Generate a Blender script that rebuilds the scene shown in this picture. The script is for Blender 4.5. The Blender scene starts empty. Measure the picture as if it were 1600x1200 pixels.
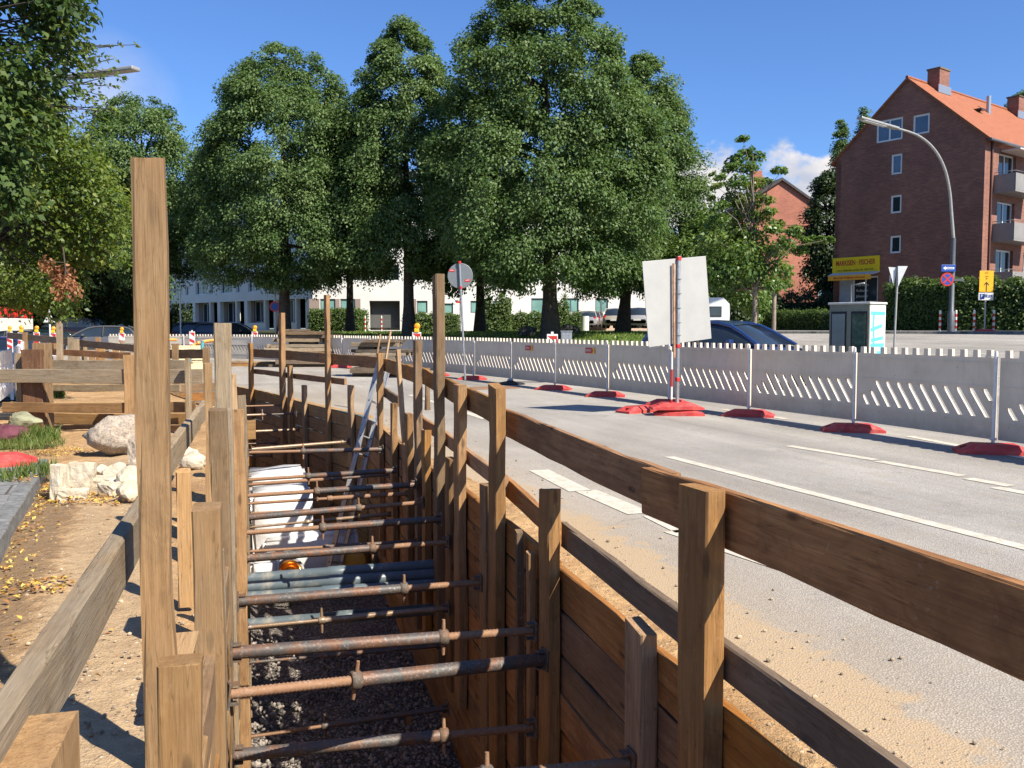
import bpy, bmesh, math, random
import numpy as np
from mathutils import Vector, Matrix, Quaternion
from mathutils.geometry import delaunay_2d_cdt
R = math.radians
SC = bpy.context.scene
COL = SC.collection
rng = np.random.default_rng(7)
random.seed(7)

# ------------------------------------------------------------------ camera
CAM_H, PITCH, FPX = 1.5, R(3.53), 1400.0          # focal length in pixels of the 1600 px wide photograph
cd = bpy.data.cameras.new('camera'); cam = bpy.data.objects.new('camera', cd); COL.objects.link(cam)
cd.sensor_width = 36.0; cd.lens = 36.0 * FPX / 1600.0; cd.clip_start = 0.05; cd.clip_end = 3000
cam.location = (0, 0, CAM_H); cam.rotation_euler = (math.pi/2 - PITCH, 0, 0)
SC.camera = cam
# ------------------------------------------------------------------ light
SUN_AZ, SUN_EL = math.atan2(.75, -.66), R(45)       # azimuth measured from +Y towards +X
sd = Vector((math.sin(SUN_AZ)*math.cos(SUN_EL), math.cos(SUN_AZ)*math.cos(SUN_EL), math.sin(SUN_EL)))
ld = bpy.data.lights.new('sun', 'SUN'); sun = bpy.data.objects.new('sun', ld); COL.objects.link(sun)
ld.energy = 5.0; ld.angle = R(0.5); ld.color = (1.0, .92, .78)
sun.rotation_euler = sd.to_track_quat('Z', 'Y').to_euler(); sun.location = sd*100
W = bpy.data.worlds.new('World'); SC.world = W; W.use_nodes = True
def setup_world():
    nt = W.node_tree; nt.nodes.clear(); N = nt.nodes.new; L = nt.links.new
    out = N('ShaderNodeOutputWorld'); bg = N('ShaderNodeBackground'); sky = N('ShaderNodeTexSky')
    sky.sky_type = 'NISHITA'; sky.sun_disc = False; sky.sun_elevation = SUN_EL; sky.sun_rotation = SUN_AZ
    sky.altitude = 50; sky.air_density = 1.0; sky.dust_density = .45; sky.ozone_density = 2.6
    bg.inputs['Strength'].default_value = .055
    # cumulus low on the northern horizon: a noise on the sky direction, limited to two patches of sky
    tc = N('ShaderNodeTexCoord'); sep = N('ShaderNodeSeparateXYZ'); L(tc.outputs['Generated'], sep.inputs[0])
    mp = N('ShaderNodeMapping'); mp.inputs['Scale'].default_value = (1, 1, 1.5); L(tc.outputs['Generated'], mp.inputs[0])
    nz = N('ShaderNodeTexNoise'); nz.inputs['Scale'].default_value = 7.0; nz.inputs['Detail'].default_value = 8; nz.inputs['Roughness'].default_value = .56
    L(mp.outputs[0], nz.inputs['Vector'])
    def patch(vec, r0, r1):
        d = N('ShaderNodeVectorMath'); d.operation = 'DISTANCE'; L(tc.outputs['Generated'], d.inputs[0]); d.inputs[1].default_value = Vector(vec).normalized()
        m = N('ShaderNodeMapRange'); m.inputs['From Min'].default_value = r0; m.inputs['From Max'].default_value = r1; m.inputs['To Min'].default_value = 1; m.inputs['To Max'].default_value = 0
        L(d.outputs['Value'], m.inputs['Value']); return m.outputs[0]
    def math_(op, a, b):
        m = N('ShaderNodeMath'); m.operation = op
        for i, x in enumerate((a, b)):
            if isinstance(x, (int, float)): m.inputs[i].default_value = x
            else: L(x, m.inputs[i])
        return m.outputs[0]
    a = patch((.262, 1, .11), .01, .13); b = patch((-.447, 1, .245), .0, .075); c = patch((.345, 1, .125), .01, .085)
    t = math_('ADD', math_('MAXIMUM', a, c), math_('MULTIPLY', math_('SUBTRACT', nz.outputs['Fac'], .5), 2.6))
    mr = N('ShaderNodeMapRange'); mr.interpolation_type = 'SMOOTHSTEP'; mr.inputs['From Min'].default_value = .42; mr.inputs['From Max'].default_value = .62; L(t, mr.inputs['Value'])
    wisp = math_('MULTIPLY', math_('MULTIPLY', b, .75), math_('MAXIMUM', math_('SUBTRACT', nz.outputs['Fac'], .36), 0.0)); wisp = math_('MINIMUM', math_('MULTIPLY', wisp, 3.0), .5)
    mix = N('ShaderNodeMixRGB'); L(math_('MAXIMUM', mr.outputs[0], wisp), mix.inputs['Fac']); L(sky.outputs[0], mix.inputs['Color1'])
    nz2 = N('ShaderNodeTexNoise'); nz2.inputs['Scale'].default_value = 16; nz2.inputs['Detail'].default_value = 6; L(mp.outputs[0], nz2.inputs['Vector'])
    cr = N('ShaderNodeValToRGB'); cr.color_ramp.elements[0].color = (5.2, 5.6, 6.8, 1); cr.color_ramp.elements[0].position = .35
    cr.color_ramp.elements[1].color = (9.0, 8.5, 8.2, 1); cr.color_ramp.elements[1].position = .62
    L(nz2.outputs['Fac'], cr.inputs[0]); L(cr.outputs[0], mix.inputs['Color2'])
    # photographed sky is a touch more saturated than the model's: tint
    tint = N('ShaderNodeMixRGB'); tint.blend_type = 'MULTIPLY'; tint.inputs['Fac'].default_value = 1; tint.inputs['Color2'].default_value = SKY_TINT
    L(sky.outputs[0], tint.inputs['Color1']); L(tint.outputs[0], mix.inputs['Color1'])
    L(mix.outputs[0], bg.inputs['Color']); L(bg.outputs[0], out.inputs['Surface'])
SKY_TINT = (.80, 1.12, 1.62, 1)
setup_world()
SC.view_settings.view_transform = 'Standard'; SC.view_settings.look = 'None'
SC.view_settings.exposure = 1.0; SC.view_settings.gamma = 1.0
SC.render.engine = 'CYCLES'
SC.cycles.max_bounces = 8; SC.cycles.diffuse_bounces = 6; SC.cycles.transparent_max_bounces = 8

# ------------------------------------------------------------------ pixel helpers (1600x1200 photograph -> world)
def ray(u, v):
    a, b = (u - 800)/FPX, (v - 600)/FPX
    c, s = math.cos(PITCH), math.sin(PITCH)
    return Vector((a, c - b*s, -s - b*c))
def G(u, v, z=0.0):
    d = ray(u, v); k = (z - CAM_H)/d.z; return Vector((d.x*k, d.y*k, z))
def P(u, v, y):
    d = ray(u, v); k = y/d.y; return Vector((d.x*k, y, CAM_H + d.z*k))
# ------------------------------------------------------------------ trench frame: t across, y along
SL = -.28
TD = Vector((SL, 1, 0)).normalized(); ND = Vector((-SL*-1, 0, 0)); ND = Vector((TD.y, -TD.x, 0))
FD = Vector((-.507, .862, 0)); FN = Vector((FD.y, -FD.x, 0))
T_R, T_L = 1.80, -.22
BEND = Vector((T_R + SL*15.3, 15.3, 0))
WID = (T_R - T_L)*TD.y
def TR(t, y, z=0.0): return Vector((t + SL*y, y, z))
def wallhit(u, v, t):
    """point of the vertical plane at lateral offset t seen at pixel u, v"""
    d = ray(u, v); k = t/(d.x - SL*d.y); return Vector((d.x*k, d.y*k, CAM_H + d.z*k))
def farhit(u, v, off=0.0):
    d = ray(u, v); b = BEND + FN*off; k = b.dot(FN)/d.dot(FN); return Vector((d.x*k, d.y*k, CAM_H + d.z*k))

# ------------------------------------------------------------------ object helpers
def tag(o, label, cat, group=None):
    o['label'] = label; o['category'] = cat
    if group: o['group'] = group
    return o
def thing(name, label, cat, loc=(0, 0, 0), rz=0.0, group=None):
    o = bpy.data.objects.new(name, None); COL.objects.link(o); o.empty_display_size = .1
    o.location = loc; o.rotation_euler = (0, 0, rz)
    return tag(o, label, cat, group)
def dup(o, loc=None, rz=None, label=None, group=None, parent=None):
    c = o.copy(); COL.objects.link(c)
    if parent is not None: c.parent = parent; c.matrix_parent_inverse = o.matrix_parent_inverse.copy()
    if loc is not None: c.location = loc
    if rz is not None: c.rotation_euler = (0, 0, rz)
    if label: c['label'] = label
    if group: c['group'] = group
    for ch in list(o.children): dup(ch, parent=c)
    return c
class MB:
    def __init__(s): s.v = []; s.f = []; s.m = []; s.sm = []
    def add(s, vs, fs, mi=0, smooth=False, M=None):
        b = len(s.v)
        for p in vs:
            p = Vector(p)
            if M is not None: p = M @ p
            s.v.append(p)
        for f in fs: s.f.append([b+i for i in f]); s.m.append(mi); s.sm.append(smooth)
        return s
    def box(s, c, d, mi=0, M=None, bev=0.0):
        x, y, z = d[0]/2, d[1]/2, d[2]/2; c = Vector(c)
        if bev <= 0:
            vs = [c+Vector((a*x, b*y, e*z)) for e in (-1, 1) for b in (-1, 1) for a in (-1, 1)]
            return s.add(vs, [(0, 2, 3, 1), (4, 5, 7, 6), (0, 1, 5, 4), (2, 6, 7, 3), (0, 4, 6, 2), (1, 3, 7, 5)], mi, M=M)
        bm = bmesh.new(); bmesh.ops.create_cube(bm, size=1, matrix=Matrix.Translation(c) @ Matrix.Diagonal((d[0], d[1], d[2], 1)))
        bmesh.ops.bevel(bm, geom=bm.edges[:], offset=min(bev, .45*min(d)), segments=2, affect='EDGES', profile=.5)
        bm.verts.index_update(); s.add([v.co.copy() for v in bm.verts], [[v.index for v in f.verts] for f in bm.faces], mi, M=M); bm.free(); return s
    def tube(s, pts, rad, n=10, mi=0, caps=True, M=None, smooth=True):
        pts = [Vector(p) for p in pts]
        if not hasattr(rad, '__len__'): rad = [rad]*len(pts)
        vs = []; fs = []; k = len(pts)
        up = None
        for i, p in enumerate(pts):
            t = (pts[min(i+1, k-1)] - pts[max(i-1, 0)]).normalized()
            if up is None: up = t.orthogonal().normalized()
            up = (up - t*up.dot(t)); up = up.normalized() if up.length > 1e-6 else t.orthogonal().normalized()
            w = t.cross(up)
            for j in range(n):
                a = 2*math.pi*j/n; vs.append(p + (up*math.cos(a) + w*math.sin(a))*rad[i])
        for i in range(k-1):
            for j in range(n): fs.append((i*n+j, i*n+(j+1) % n, (i+1)*n+(j+1) % n, (i+1)*n+j))
        s.add(vs, fs, mi, smooth, M)
        if caps:
            s.add(vs[:n], [tuple(range(n-1, -1, -1))], mi, False, M); s.add(vs[-n:], [tuple(range(n))], mi, False, M)
        return s
    def prism(s, poly, z0, z1, mi=0, M=None):
        n = len(poly); vs = [(p[0], p[1], z0) for p in poly] + [(p[0], p[1], z1) for p in poly]
        fs = [tuple(range(n-1, -1, -1)), tuple(range(n, 2*n))] + [(i, (i+1) % n, n+(i+1) % n, n+i) for i in range(n)]
        return s.add(vs, fs, mi, M=M)
    def lathe(s, prof, n=16, mi=0, M=None, smooth=True):
        vs = []; fs = []
        for r, z in prof:
            for j in range(n): a = 2*math.pi*j/n; vs.append((r*math.cos(a), r*math.sin(a), z))
        for i in range(len(prof)-1):
            for j in range(n): fs.append((i*n+j, i*n+(j+1) % n, (i+1)*n+(j+1) % n, (i+1)*n+j))
        s.add(vs, fs, mi, smooth, M); return s
    def mesh(s, name, mats, smooth=None):
        me = bpy.data.meshes.new(name); me.from_pydata([tuple(p) for p in s.v], [], s.f)
        for m in (mats if isinstance(mats, (list, tuple)) else [mats]): me.materials.append(m)
        me.polygons.foreach_set('material_index', s.m)
        me.polygons.foreach_set('use_smooth', s.sm if smooth is None else [smooth]*len(s.f)); me.update(); return me
    def obj(s, name, mats, parent=None, M=None, smooth=None):
        me = s.mesh(name, mats, smooth); o = bpy.data.objects.new(name, me); COL.objects.link(o)
        if parent is not None: o.parent = parent
        if M is not None: o.matrix_basis = M
        return o
def frame(x, up=Vector((0, 0, 1))):
    """rotation whose X axis is x and whose Y axis lies as near as can be to up"""
    x = Vector(x).normalized(); y = Vector(up); y = (y - x*y.dot(x)).normalized(); z = x.cross(y)
    m = Matrix.Identity(4)
    for i in range(3): m[i][0], m[i][1], m[i][2] = x[i], y[i], z[i]
    return m

# ------------------------------------------------------------------ materials
def mat(name): 
    m = bpy.data.materials.new(name); m.use_nodes = True; nt = m.node_tree
    b = nt.nodes['Principled BSDF']; return m, nt, b
class NT:
    def __init__(s, nt): s.nt = nt; s.N = nt.nodes.new
    def L(s, a, b): s.nt.links.new(a, b)
    def coord(s, kind='Object', scale=None, rot=None):
        t = s.N('ShaderNodeTexCoord').outputs[kind]
        if scale is not None:
            m = s.N('ShaderNodeMapping'); m.inputs['Scale'].default_value = scale; s.L(t, m.inputs[0]); t = m.outputs[0]
        return t
    def world(s): return s.N('ShaderNodeNewGeometry').outputs['Position']
    def noise(s, vec, scale, detail=4, rough=.55, dist=0.0, w=None):
        n = s.N('ShaderNodeTexNoise')
        if w is not None:
            n.noise_dimensions = '4D'
            if isinstance(w, float): n.inputs['W'].default_value = w
            else: s.L(w, n.inputs['W'])
        n.inputs['Scale'].default_value = scale; n.inputs['Detail'].default_value = detail; n.inputs['Roughness'].default_value = rough; n.inputs['Distortion'].default_value = dist
        if vec is not None: s.L(vec, n.inputs['Vector'])
        return n.outputs['Fac']
    def voro(s, vec, scale, out='Distance', feat='F1'):
        n = s.N('ShaderNodeTexVoronoi'); n.feature = feat; n.inputs['Scale'].default_value = scale; s.L(vec, n.inputs['Vector']); return n.outputs[out]
    def ramp(s, x, stops):
        r = s.N('ShaderNodeValToRGB'); e = r.color_ramp.elements
        while len(e) < len(stops): e.new(.5)
        for i, (p, c) in enumerate(stops):
            e[i].position = p; e[i].color = (c, c, c, 1) if isinstance(c, (int, float)) else (*c, 1)
        s.L(x, r.inputs[0]); return r.outputs[0]
    def mix(s, f, a, b, blend='MIX'):
        m = s.N('ShaderNodeMixRGB'); m.blend_type = blend
        for k, x in zip(('Fac', 'Color1', 'Color2'), (f, a, b)):
            if isinstance(x, (int, float)): m.inputs[k].default_value = x if k == 'Fac' else (x, x, x, 1)
            elif isinstance(x, tuple): m.inputs[k].default_value = (*x, 1) if len(x) == 3 else x
            else: s.L(x, m.inputs[k])
        return m.outputs[0]
    def math(s, op, a, b=0.0, clamp=False):
        m = s.N('ShaderNodeMath'); m.operation = op; m.use_clamp = clamp
        for i, x in enumerate((a, b)):
            if isinstance(x, (int, float)): m.inputs[i].default_value = x
            else: s.L(x, m.inputs[i])
        return m.outputs[0]
    def bump(s, h, strength, dist, b, chain=None):
        n = s.N('ShaderNodeBump'); n.inputs['Strength'].default_value = strength; n.inputs['Distance'].default_value = dist
        s.L(h, n.inputs['Height'])
        if chain is not None: s.L(chain, n.inputs['Normal'])
        s.L(n.outputs[0], b.inputs['Normal']); return n.outputs[0]
def plain(name, col, rough=.6, metal=0.0, var=.12, scale=6.0, spec=.4, bump=0.0):
    m, nt, b = mat(name); t = NT(nt); v = t.coord('Object')
    n = t.noise(v, scale, 5, .6)
    dk = tuple(c*(1-var*1.6) for c in col); lt = tuple(min(1, c*(1+var)) for c in col)
    t.L(t.ramp(n, [(.3, dk), (.7, lt)]), b.inputs['Base Color'])
    b.inputs['Roughness'].default_value = rough; b.inputs['Metallic'].default_value = metal; b.inputs['Specular IOR Level'].default_value = spec
    if bump: t.bump(n, .5, bump, b)
    return m
def wood(name, dark, mid, light, grey=None, greyf=0.0, tint=(1, 1, 1)):
    """sawn timber, grain along the object's X axis, every timber its own tone"""
    m, nt, b = mat(name); t = NT(nt)
    oi = t.N('ShaderNodeObjectInfo'); rnd = oi.outputs['Random']
    w = t.math('MULTIPLY', rnd, 37.0)
    g1 = t.noise(t.coord('Object', (1.2, 22, 22)), 1.6, 6, .62, .6, w)
    g2 = t.noise(t.coord('Object', (5, 120, 120)), 1.0, 4, .7, .2, w)
    big = t.noise(t.coord('Object', (1, 2.2, 2.2)), 1.3, 4, .6, .3, w)
    c = t.ramp(g1, [(.28, dark), (.5, mid), (.72, light)])
    c = t.mix(.28, c, t.ramp(g2, [(.35, .4), (.65, 1.0)]), 'MULTIPLY')
    c = t.mix(t.ramp(big, [(.42, 0.0), (.72, .7)]), c, tuple(x*.55 for x in dark))
    vd = t.coord('Object', (3.0, 9, 9)); kn = t.voro(vd, .9)
    c = t.mix(t.ramp(kn, [(.06, .9), (.10, .75), (.17, 0.0)]), c, tuple(x*.35 for x in dark))
    if grey:
        gn = t.noise(t.coord('Object', (1.6, 5, 5)), 1.9, 5, .6, .5, w)
        c = t.mix(t.ramp(gn, [(.35, min(1., greyf*1.25)), (.65, greyf*.55)]), c, t.ramp(g2, [(.3, tuple(x*.55 for x in grey)), (.7, grey)]))
    tone = t.N('ShaderNodeHueSaturation'); t.L(c, tone.inputs['Color'])
    t.L(t.math('ADD', t.math('MULTIPLY', t.math('FRACT', t.math('MULTIPLY', rnd, 7.31)), .5), .75), tone.inputs['Value'])
    t.L(t.math('ADD', t.math('MULTIPLY', t.math('FRACT', t.math('MULTIPLY', rnd, 3.77)), .45), .75), tone.inputs['Saturation'])
    c = tone.outputs[0]
    # cement and sand splashes
    sp = t.noise(t.coord('Object'), 26, 3, .7, .4, w)
    c = t.mix(t.ramp(sp, [(.62, 0.0), (.72, .4)]), c, (.42, .36, .28))
    ck = t.noise(t.coord('Object', (1.1, 26, 26)), 1.0, 3, .45, 1.2, t.math('ADD', w, 5.0))          # drying cracks along the grain
    c = t.mix(t.ramp(ck, [(.489, 0.0), (.498, .45), (.502, .45), (.511, 0.0)]), c, tuple(x*.25 for x in dark))
    st = t.noise(t.coord('Object', (2.5, 4, 4)), 1.4, 6, .7, 1.0, t.math('ADD', w, 9.0))            # water stains
    c = t.mix(t.ramp(st, [(.52, 0.0), (.7, .55)]), c, tuple(x*.6 for x in dark))
    c = t.mix(1.0, c, tint, 'MULTIPLY')
    t.L(c, b.inputs['Base Color']); b.inputs['Roughness'].default_value = .82; b.inputs['Specular IOR Level'].default_value = .25
    k = t.bump(g1, .6, .006, b); t.bump(g2, .8, .0035, b, k)
    return m
WARM = wood('wood_warm', (.20, .112, .05), (.34, .20, .092), (.46, .29, .14), (.34, .27, .19), .28, (.9, .8, .67))
PALE = wood('wood_pale', (.34, .20, .09), (.50, .32, .155), (.62, .42, .22), (.45, .36, .25), .3, (.74, .64, .51))
GREY = wood('wood_weathered', (.19, .135, .085), (.32, .24, .155), (.42, .33, .22), (.37, .33, .275), .7, (.88, .80, .68))
TALL = wood('wood_tan', (.25, .16, .085), (.37, .25, .14), (.46, .33, .2), (.40, .34, .26), .55, (.68, .55, .40))
BROWN = wood('wood_brown', (.18, .088, .04), (.29, .15, .068), (.38, .215, .10), None, 0, (1.14, 1.05, .87))
MIDW = wood('wood_mid_brown', (.19, .105, .05), (.30, .178, .088), (.40, .25, .13), (.30, .24, .17), .25, (.98, .88, .74))
RBRN = wood('wood_red_brown', (.10, .055, .035), (.17, .095, .06), (.23, .135, .09))
DARKW = wood('wood_dark', (.08, .05, .03), (.145, .092, .055), (.21, .145, .09), (.2, .165, .125), .35)

def rust(name, base, rustc, f, rough=.55, metal=.55):
    m, nt, b = mat(name); t = NT(nt); v = t.coord('Object'); oi = t.N('ShaderNodeObjectInfo'); w = t.math('MULTIPLY', oi.outputs['Random'], 23.0)
    n = t.noise(v, 9, 6, .65, .3, w); n2 = t.noise(v, 70, 4, .7, 0, w); n3 = t.noise(v, 60, 5, .7, .5, w)
    c = t.mix(t.ramp(n, [(.5-f*.28, 1.0), (.66-f*.28, 0.0)]), base, t.ramp(n2, [(.3, tuple(x*.5 for x in rustc)), (.7, rustc)]))
    c = t.mix(t.ramp(n3, [(.54, 0.0), (.66, .55)]), c, (.34, .30, .27))
    c = t.mix(t.ramp(n2, [(.56, 0.0), (.7, .55)]), c, (.03, .025, .02))
    t.L(c, b.inputs['Base Color']); b.inputs['Roughness'].default_value = rough; b.inputs['Metallic'].default_value = metal*.35
    t.bump(n2, .5, .003, b); return m
TUBE = rust('worn_steel_tube', (.075, .068, .064), (.2, .095, .05), .35)
RUSTY = rust('rusty_thread', (.24, .13, .07), (.42, .21, .08), .9, .75)
GALV = rust('grey_steel', (.38, .38, .38), (.3, .2, .12), -.2, .4, .8)
PLATE = rust('dark_steel_plate', (.09, .075, .06), (.2, .11, .06), .4, .7)
STEEL = plain('galvanised_pole', (.42, .43, .44), .38, .7, .15, 20)
ALU = plain('aluminium', (.40, .41, .42), .5, .5, .12, 25)
WHITEP = plain('white_plastic', (.74, .73, .70), .5, 0, .07, 5)
REDRUB = None
def mk_red():
    m, nt, b = mat('red_recycled_rubber'); t = NT(nt); v = t.coord('Object'); oi = t.N('ShaderNodeObjectInfo'); w = t.math('MULTIPLY', oi.outputs['Random'], 11.0)
    n = t.noise(v, 5, 6, .65, .2, w); n2 = t.noise(v, 60, 3, .6, 0, w)
    c = t.ramp(n, [(.32, (.32, .024, .024)), (.6, (.52, .05, .045)), (.8, (.55, .11, .09))])
    c = t.mix(t.ramp(t.noise(v, 11, 5, .7, .4, w), [(.5, 0.0), (.75, .55)]), c, (.30, .22, .17))
    t.L(c, b.inputs['Base Color']); b.inputs['Roughness'].default_value = .6; t.bump(n2, .3, .004, b); return m
REDRUB = mk_red()
RED = plain('red_paint', (.46, .03, .025), .45, 0, .1)
BLACK = plain('black_rubber', (.018, .018, .02), .55, 0, .3)
WHITE = plain('white_paint', (.62, .61, .58), .5, 0, .06)
YELLOW = plain('yellow_plastic', (.78, .42, .02), .4, 0, .1)
def mk_lens():
    m, nt, b = mat('amber_lens'); t = NT(nt); v = t.coord('Object')
    vo = t.voro(v, 60); t.L(t.ramp(vo, [(.1, (.85, .28, .01)), (.6, (.95, .42, .02))]), b.inputs['Base Color'])
    b.inputs['Roughness'].default_value = .18; b.inputs['Transmission Weight'].default_value = .25; t.bump(vo, .4, .004, b); return m
LENS = mk_lens()
DARKGLASS = None
def mk_glass(name, col, rough=.06):
    m, nt, b = mat(name); t = NT(nt); n = t.noise(t.coord('Object'), .8, 3)
    t.L(t.ramp(n, [(.3, tuple(c*.6 for c in col)), (.7, col)]), b.inputs['Base Color'])
    b.inputs['Roughness'].default_value = rough; b.inputs['Specular IOR Level'].default_value = .9; b.inputs['IOR'].default_value = 1.5; return m
DARKGLASS = mk_glass('dark_window_glass', (.03, .04, .05))
BLUEGLASS = mk_glass('bluish_window_glass', (.07, .11, .18))
CARGLASS = mk_glass('car_glass', (.025, .035, .045), .03)
TEALGLASS = mk_glass('greenish_window_glass', (.22, .42, .38), .12)
def poly_in(p, poly):
    x, y = p[0], p[1]; c = False; n = len(poly); j = n-1
    for i in range(n):
        xi, yi = poly[i][0], poly[i][1]; xj, yj = poly[j][0], poly[j][1]
        if (yi > y) != (yj > y) and x < (xj-xi)*(y-yi)/(yj-yi)+xi: c = not c
        j = i
    return c
# ================================================================== GROUND
BAR = [(9.6, 1.0), (7.9, 5.3), (6.62, 8.8), (5.9, 10.85), (5.05, 13.2), (4.1, 15.5), (3.14, 17.7), (2.17, 19.85), (1.1, 22.1), (-.05, 24.4), (-1.2, 26.7),
       (-2.6, 29.0), (-4.2, 31.3), (-6.2, 34.2), (-8.6, 37.2), (-11.6, 40.0), (-15.3, 42.6), (-20.0, 44.6), (-26., 46.2), (-60, 52)]
_bp = np.array(BAR)
def signed_d(x, y):
    p = np.stack([np.asarray(x, float), np.asarray(y, float)], -1).reshape(-1, 2)
    a = _bp[:-1]; d = _bp[1:] - a; L2 = (d**2).sum(1)
    ap = p[:, None, :] - a[None]; k = np.clip((ap*d).sum(-1)/L2, 0, 1)
    q = ap - k[..., None]*d; dist = np.sqrt((q**2).sum(-1)); i = dist.argmin(1); r = np.arange(len(p))
    cr = d[i, 0]*ap[r, i, 1] - d[i, 1]*ap[r, i, 0]
    return np.where(cr < 0, dist[r, i], -dist[r, i])
def terrain(x, y):
    D = signed_d(x, y); s = np.clip((D-1.0)/17.0, 0, 1); s = s*.75 + .25*s*s*(3-2*s)
    return 1.22*s + .0035*np.clip(D-18, 0, 80)
def hz(x, y): return float(terrain([x], [y])[0])
def lumps(x, y): return .012*np.sin(x*5.1+1.3*np.sin(y*3.3)) * np.sin(y*4.3+.8*np.cos(x*2.7)) + .01*np.sin(x*11+y*7.3) + .008*np.sin(x*17.3-y*14.1)

def T2(p): return (p.x, p.y)
RW0, RWB, RWE = TR(T_R+.03, -6), Vector(BEND), BEND + FD*11.5
def off_bend(w):            # bend point of a line parallel to the right wall at perpendicular distance w to the left
    a0 = TR(T_R, 0) - ND*w; b0 = BEND - FN*w
    den = TD.x*FD.y - TD.y*FD.x; dd = b0 - a0; k = (dd.x*FD.y - dd.y*FD.x)/den
    return a0 + TD*k
LWB = off_bend(WID); LW0 = TR(T_L-.03, -6); LWE = LWB + FD*10.5
TRENCH = [T2(p) for p in (RW0, RWB, RWE, LWE, LWB, LW0)]
sh = lambda p, w: (p.x+ND.x*w, p.y+ND.y*w)
SAND = [T2(TR(T_R+.36, -8)), T2(TR(T_R+.36, 8.0)), T2(TR(T_R+.1, 11.0)), T2(TR(T_R+.1, 15.2)), (RWB.x+FN.x*.12, RWB.y+FN.y*.12), (RWE.x+FN.x*.12, RWE.y+FN.y*.12), (-10.5, 27.5), (-17, 29), (-26, 24), (-30, 12), (-32, -8)]
ROAD = [T2(TR(T_R+.36, -8)), T2(TR(T_R+.36, 8.0)), T2(TR(T_R+.1, 11.0)), T2(TR(T_R+.1, 15.2)), (RWB.x+FN.x*.12, RWB.y+FN.y*.12), (RWE.x+FN.x*.12, RWE.y+FN.y*.12), (-10.5, 27.5), (-17, 29), (-26, 24), (-60, 26), (-60, 59),
        (-28, 53.5), (-18, 51), (-10.4, 46.2), (-4.5, 40.0), (0.4, 34.2), (3.2, 30.2), (5.6, 31), (8.4, 36.5), (9.6, 44), (10.5, 60), (6, 72), (-6, 76), (-6, 84), (14, 84), (20, 66), (12.6, 51), (13.5, 48), (32, 37.2), (60, 22), (60, -8)]
LAWN = [(-10.2, 48.5), (-3.6, 42.0), (1.4, 36.2), (3.6, 33.6), (5.3, 34.4), (7.2, 39), (8.2, 46), (8.4, 58), (3, 66), (-8, 68), (-14, 60)]
REG = [('trench', TRENCH), ('sand_ground', SAND), ('lawn', LAWN), ('road', ROAD)]
def densify(poly, step):
    out = []
    for i, a in enumerate(poly):
        b = poly[(i+1) % len(poly)]; n = max(1, int(math.hypot(b[0]-a[0], b[1]-a[1])/step))
        for k in range(n): out.append((a[0]+(b[0]-a[0])*k/n, a[1]+(b[1]-a[1])*k/n))
    return out
def build_ground(mats):
    pts = []; edges = []
    for nm, poly in REG:
        d = densify(poly, 1.0); b = len(pts); pts += d; edges += [(b+i, b+(i+1) % len(d)) for i in range(len(d))]
    for x in np.arange(-40, 46, 1.3):
        for y in np.arange(-8, 72, 1.3): pts.append((x+.1*math.sin(y*9), y+.1*math.sin(x*7)))
    for x in np.arange(-8, 3.2, .16):
        for y in np.arange(.4, 16, .2): pts.append((x+.05*math.sin(y*19+x), y+.05*math.sin(x*17)))
    for r in (90, 120, 170, 250, 400, 700):
        for a in np.linspace(0, 2*math.pi, 40)[:-1]: pts.append((r*math.cos(a), 30+r*math.sin(a)))
    for y in np.linspace(-8, -60, 10):
        for x in np.linspace(-60, 60, 14): pts.append((x, y-.3))
    vs, es, fs, *_ = delaunay_2d_cdt([Vector(p) for p in pts], edges, [], 0, 1e-5)
    V = np.array([(v.x, v.y) for v in vs]); Z = terrain(V[:, 0], V[:, 1])
    groups = {n: [] for n, _ in REG}; groups['ground'] = []
    for f in fs:
        c = V[list(f)].mean(0)
        for n, poly in REG:
            if poly_in(c, poly): groups[n].append(f); break
        else: groups['ground'].append(f)
    sandv = set(i for f in groups['sand_ground'] for i in f); edge = set(i for n in groups if n not in ('sand_ground', 'trench') for f in groups[n] for i in f)
    trv = set(i for f in groups['trench'] for i in f)
    Lm = lumps(V[:, 0], V[:, 1])
    # churned sand in soft heaps behind the cross fence
    for i in sandv:
        if i in edge: continue
        Z[i] += Lm[i] + (.22*math.exp(-(((V[i, 0]+8.6)/1.3)**2+((V[i, 1]-16.6)/.9)**2)) + .12*math.exp(-(((V[i, 0]+6.4)/1.0)**2+((V[i, 1]-15.6)/.7)**2)) if i not in trv else 0)
    for n, fl in groups.items():
        if n == 'trench': continue
        idx = sorted(set(i for f in fl for i in f)); mp = {k: j for j, k in enumerate(idx)}
        me = bpy.data.meshes.new(n); me.from_pydata([(V[i, 0], V[i, 1], Z[i]) for i in idx], [], [[mp[i] for i in f] for f in fl])
        me.polygons.foreach_set('use_smooth', [True]*len(me.polygons)); me.materials.append(mats[n]); me.update()
        o = bpy.data.objects.new(n, me); COL.objects.link(o); o['kind'] = 'structure'
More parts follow.
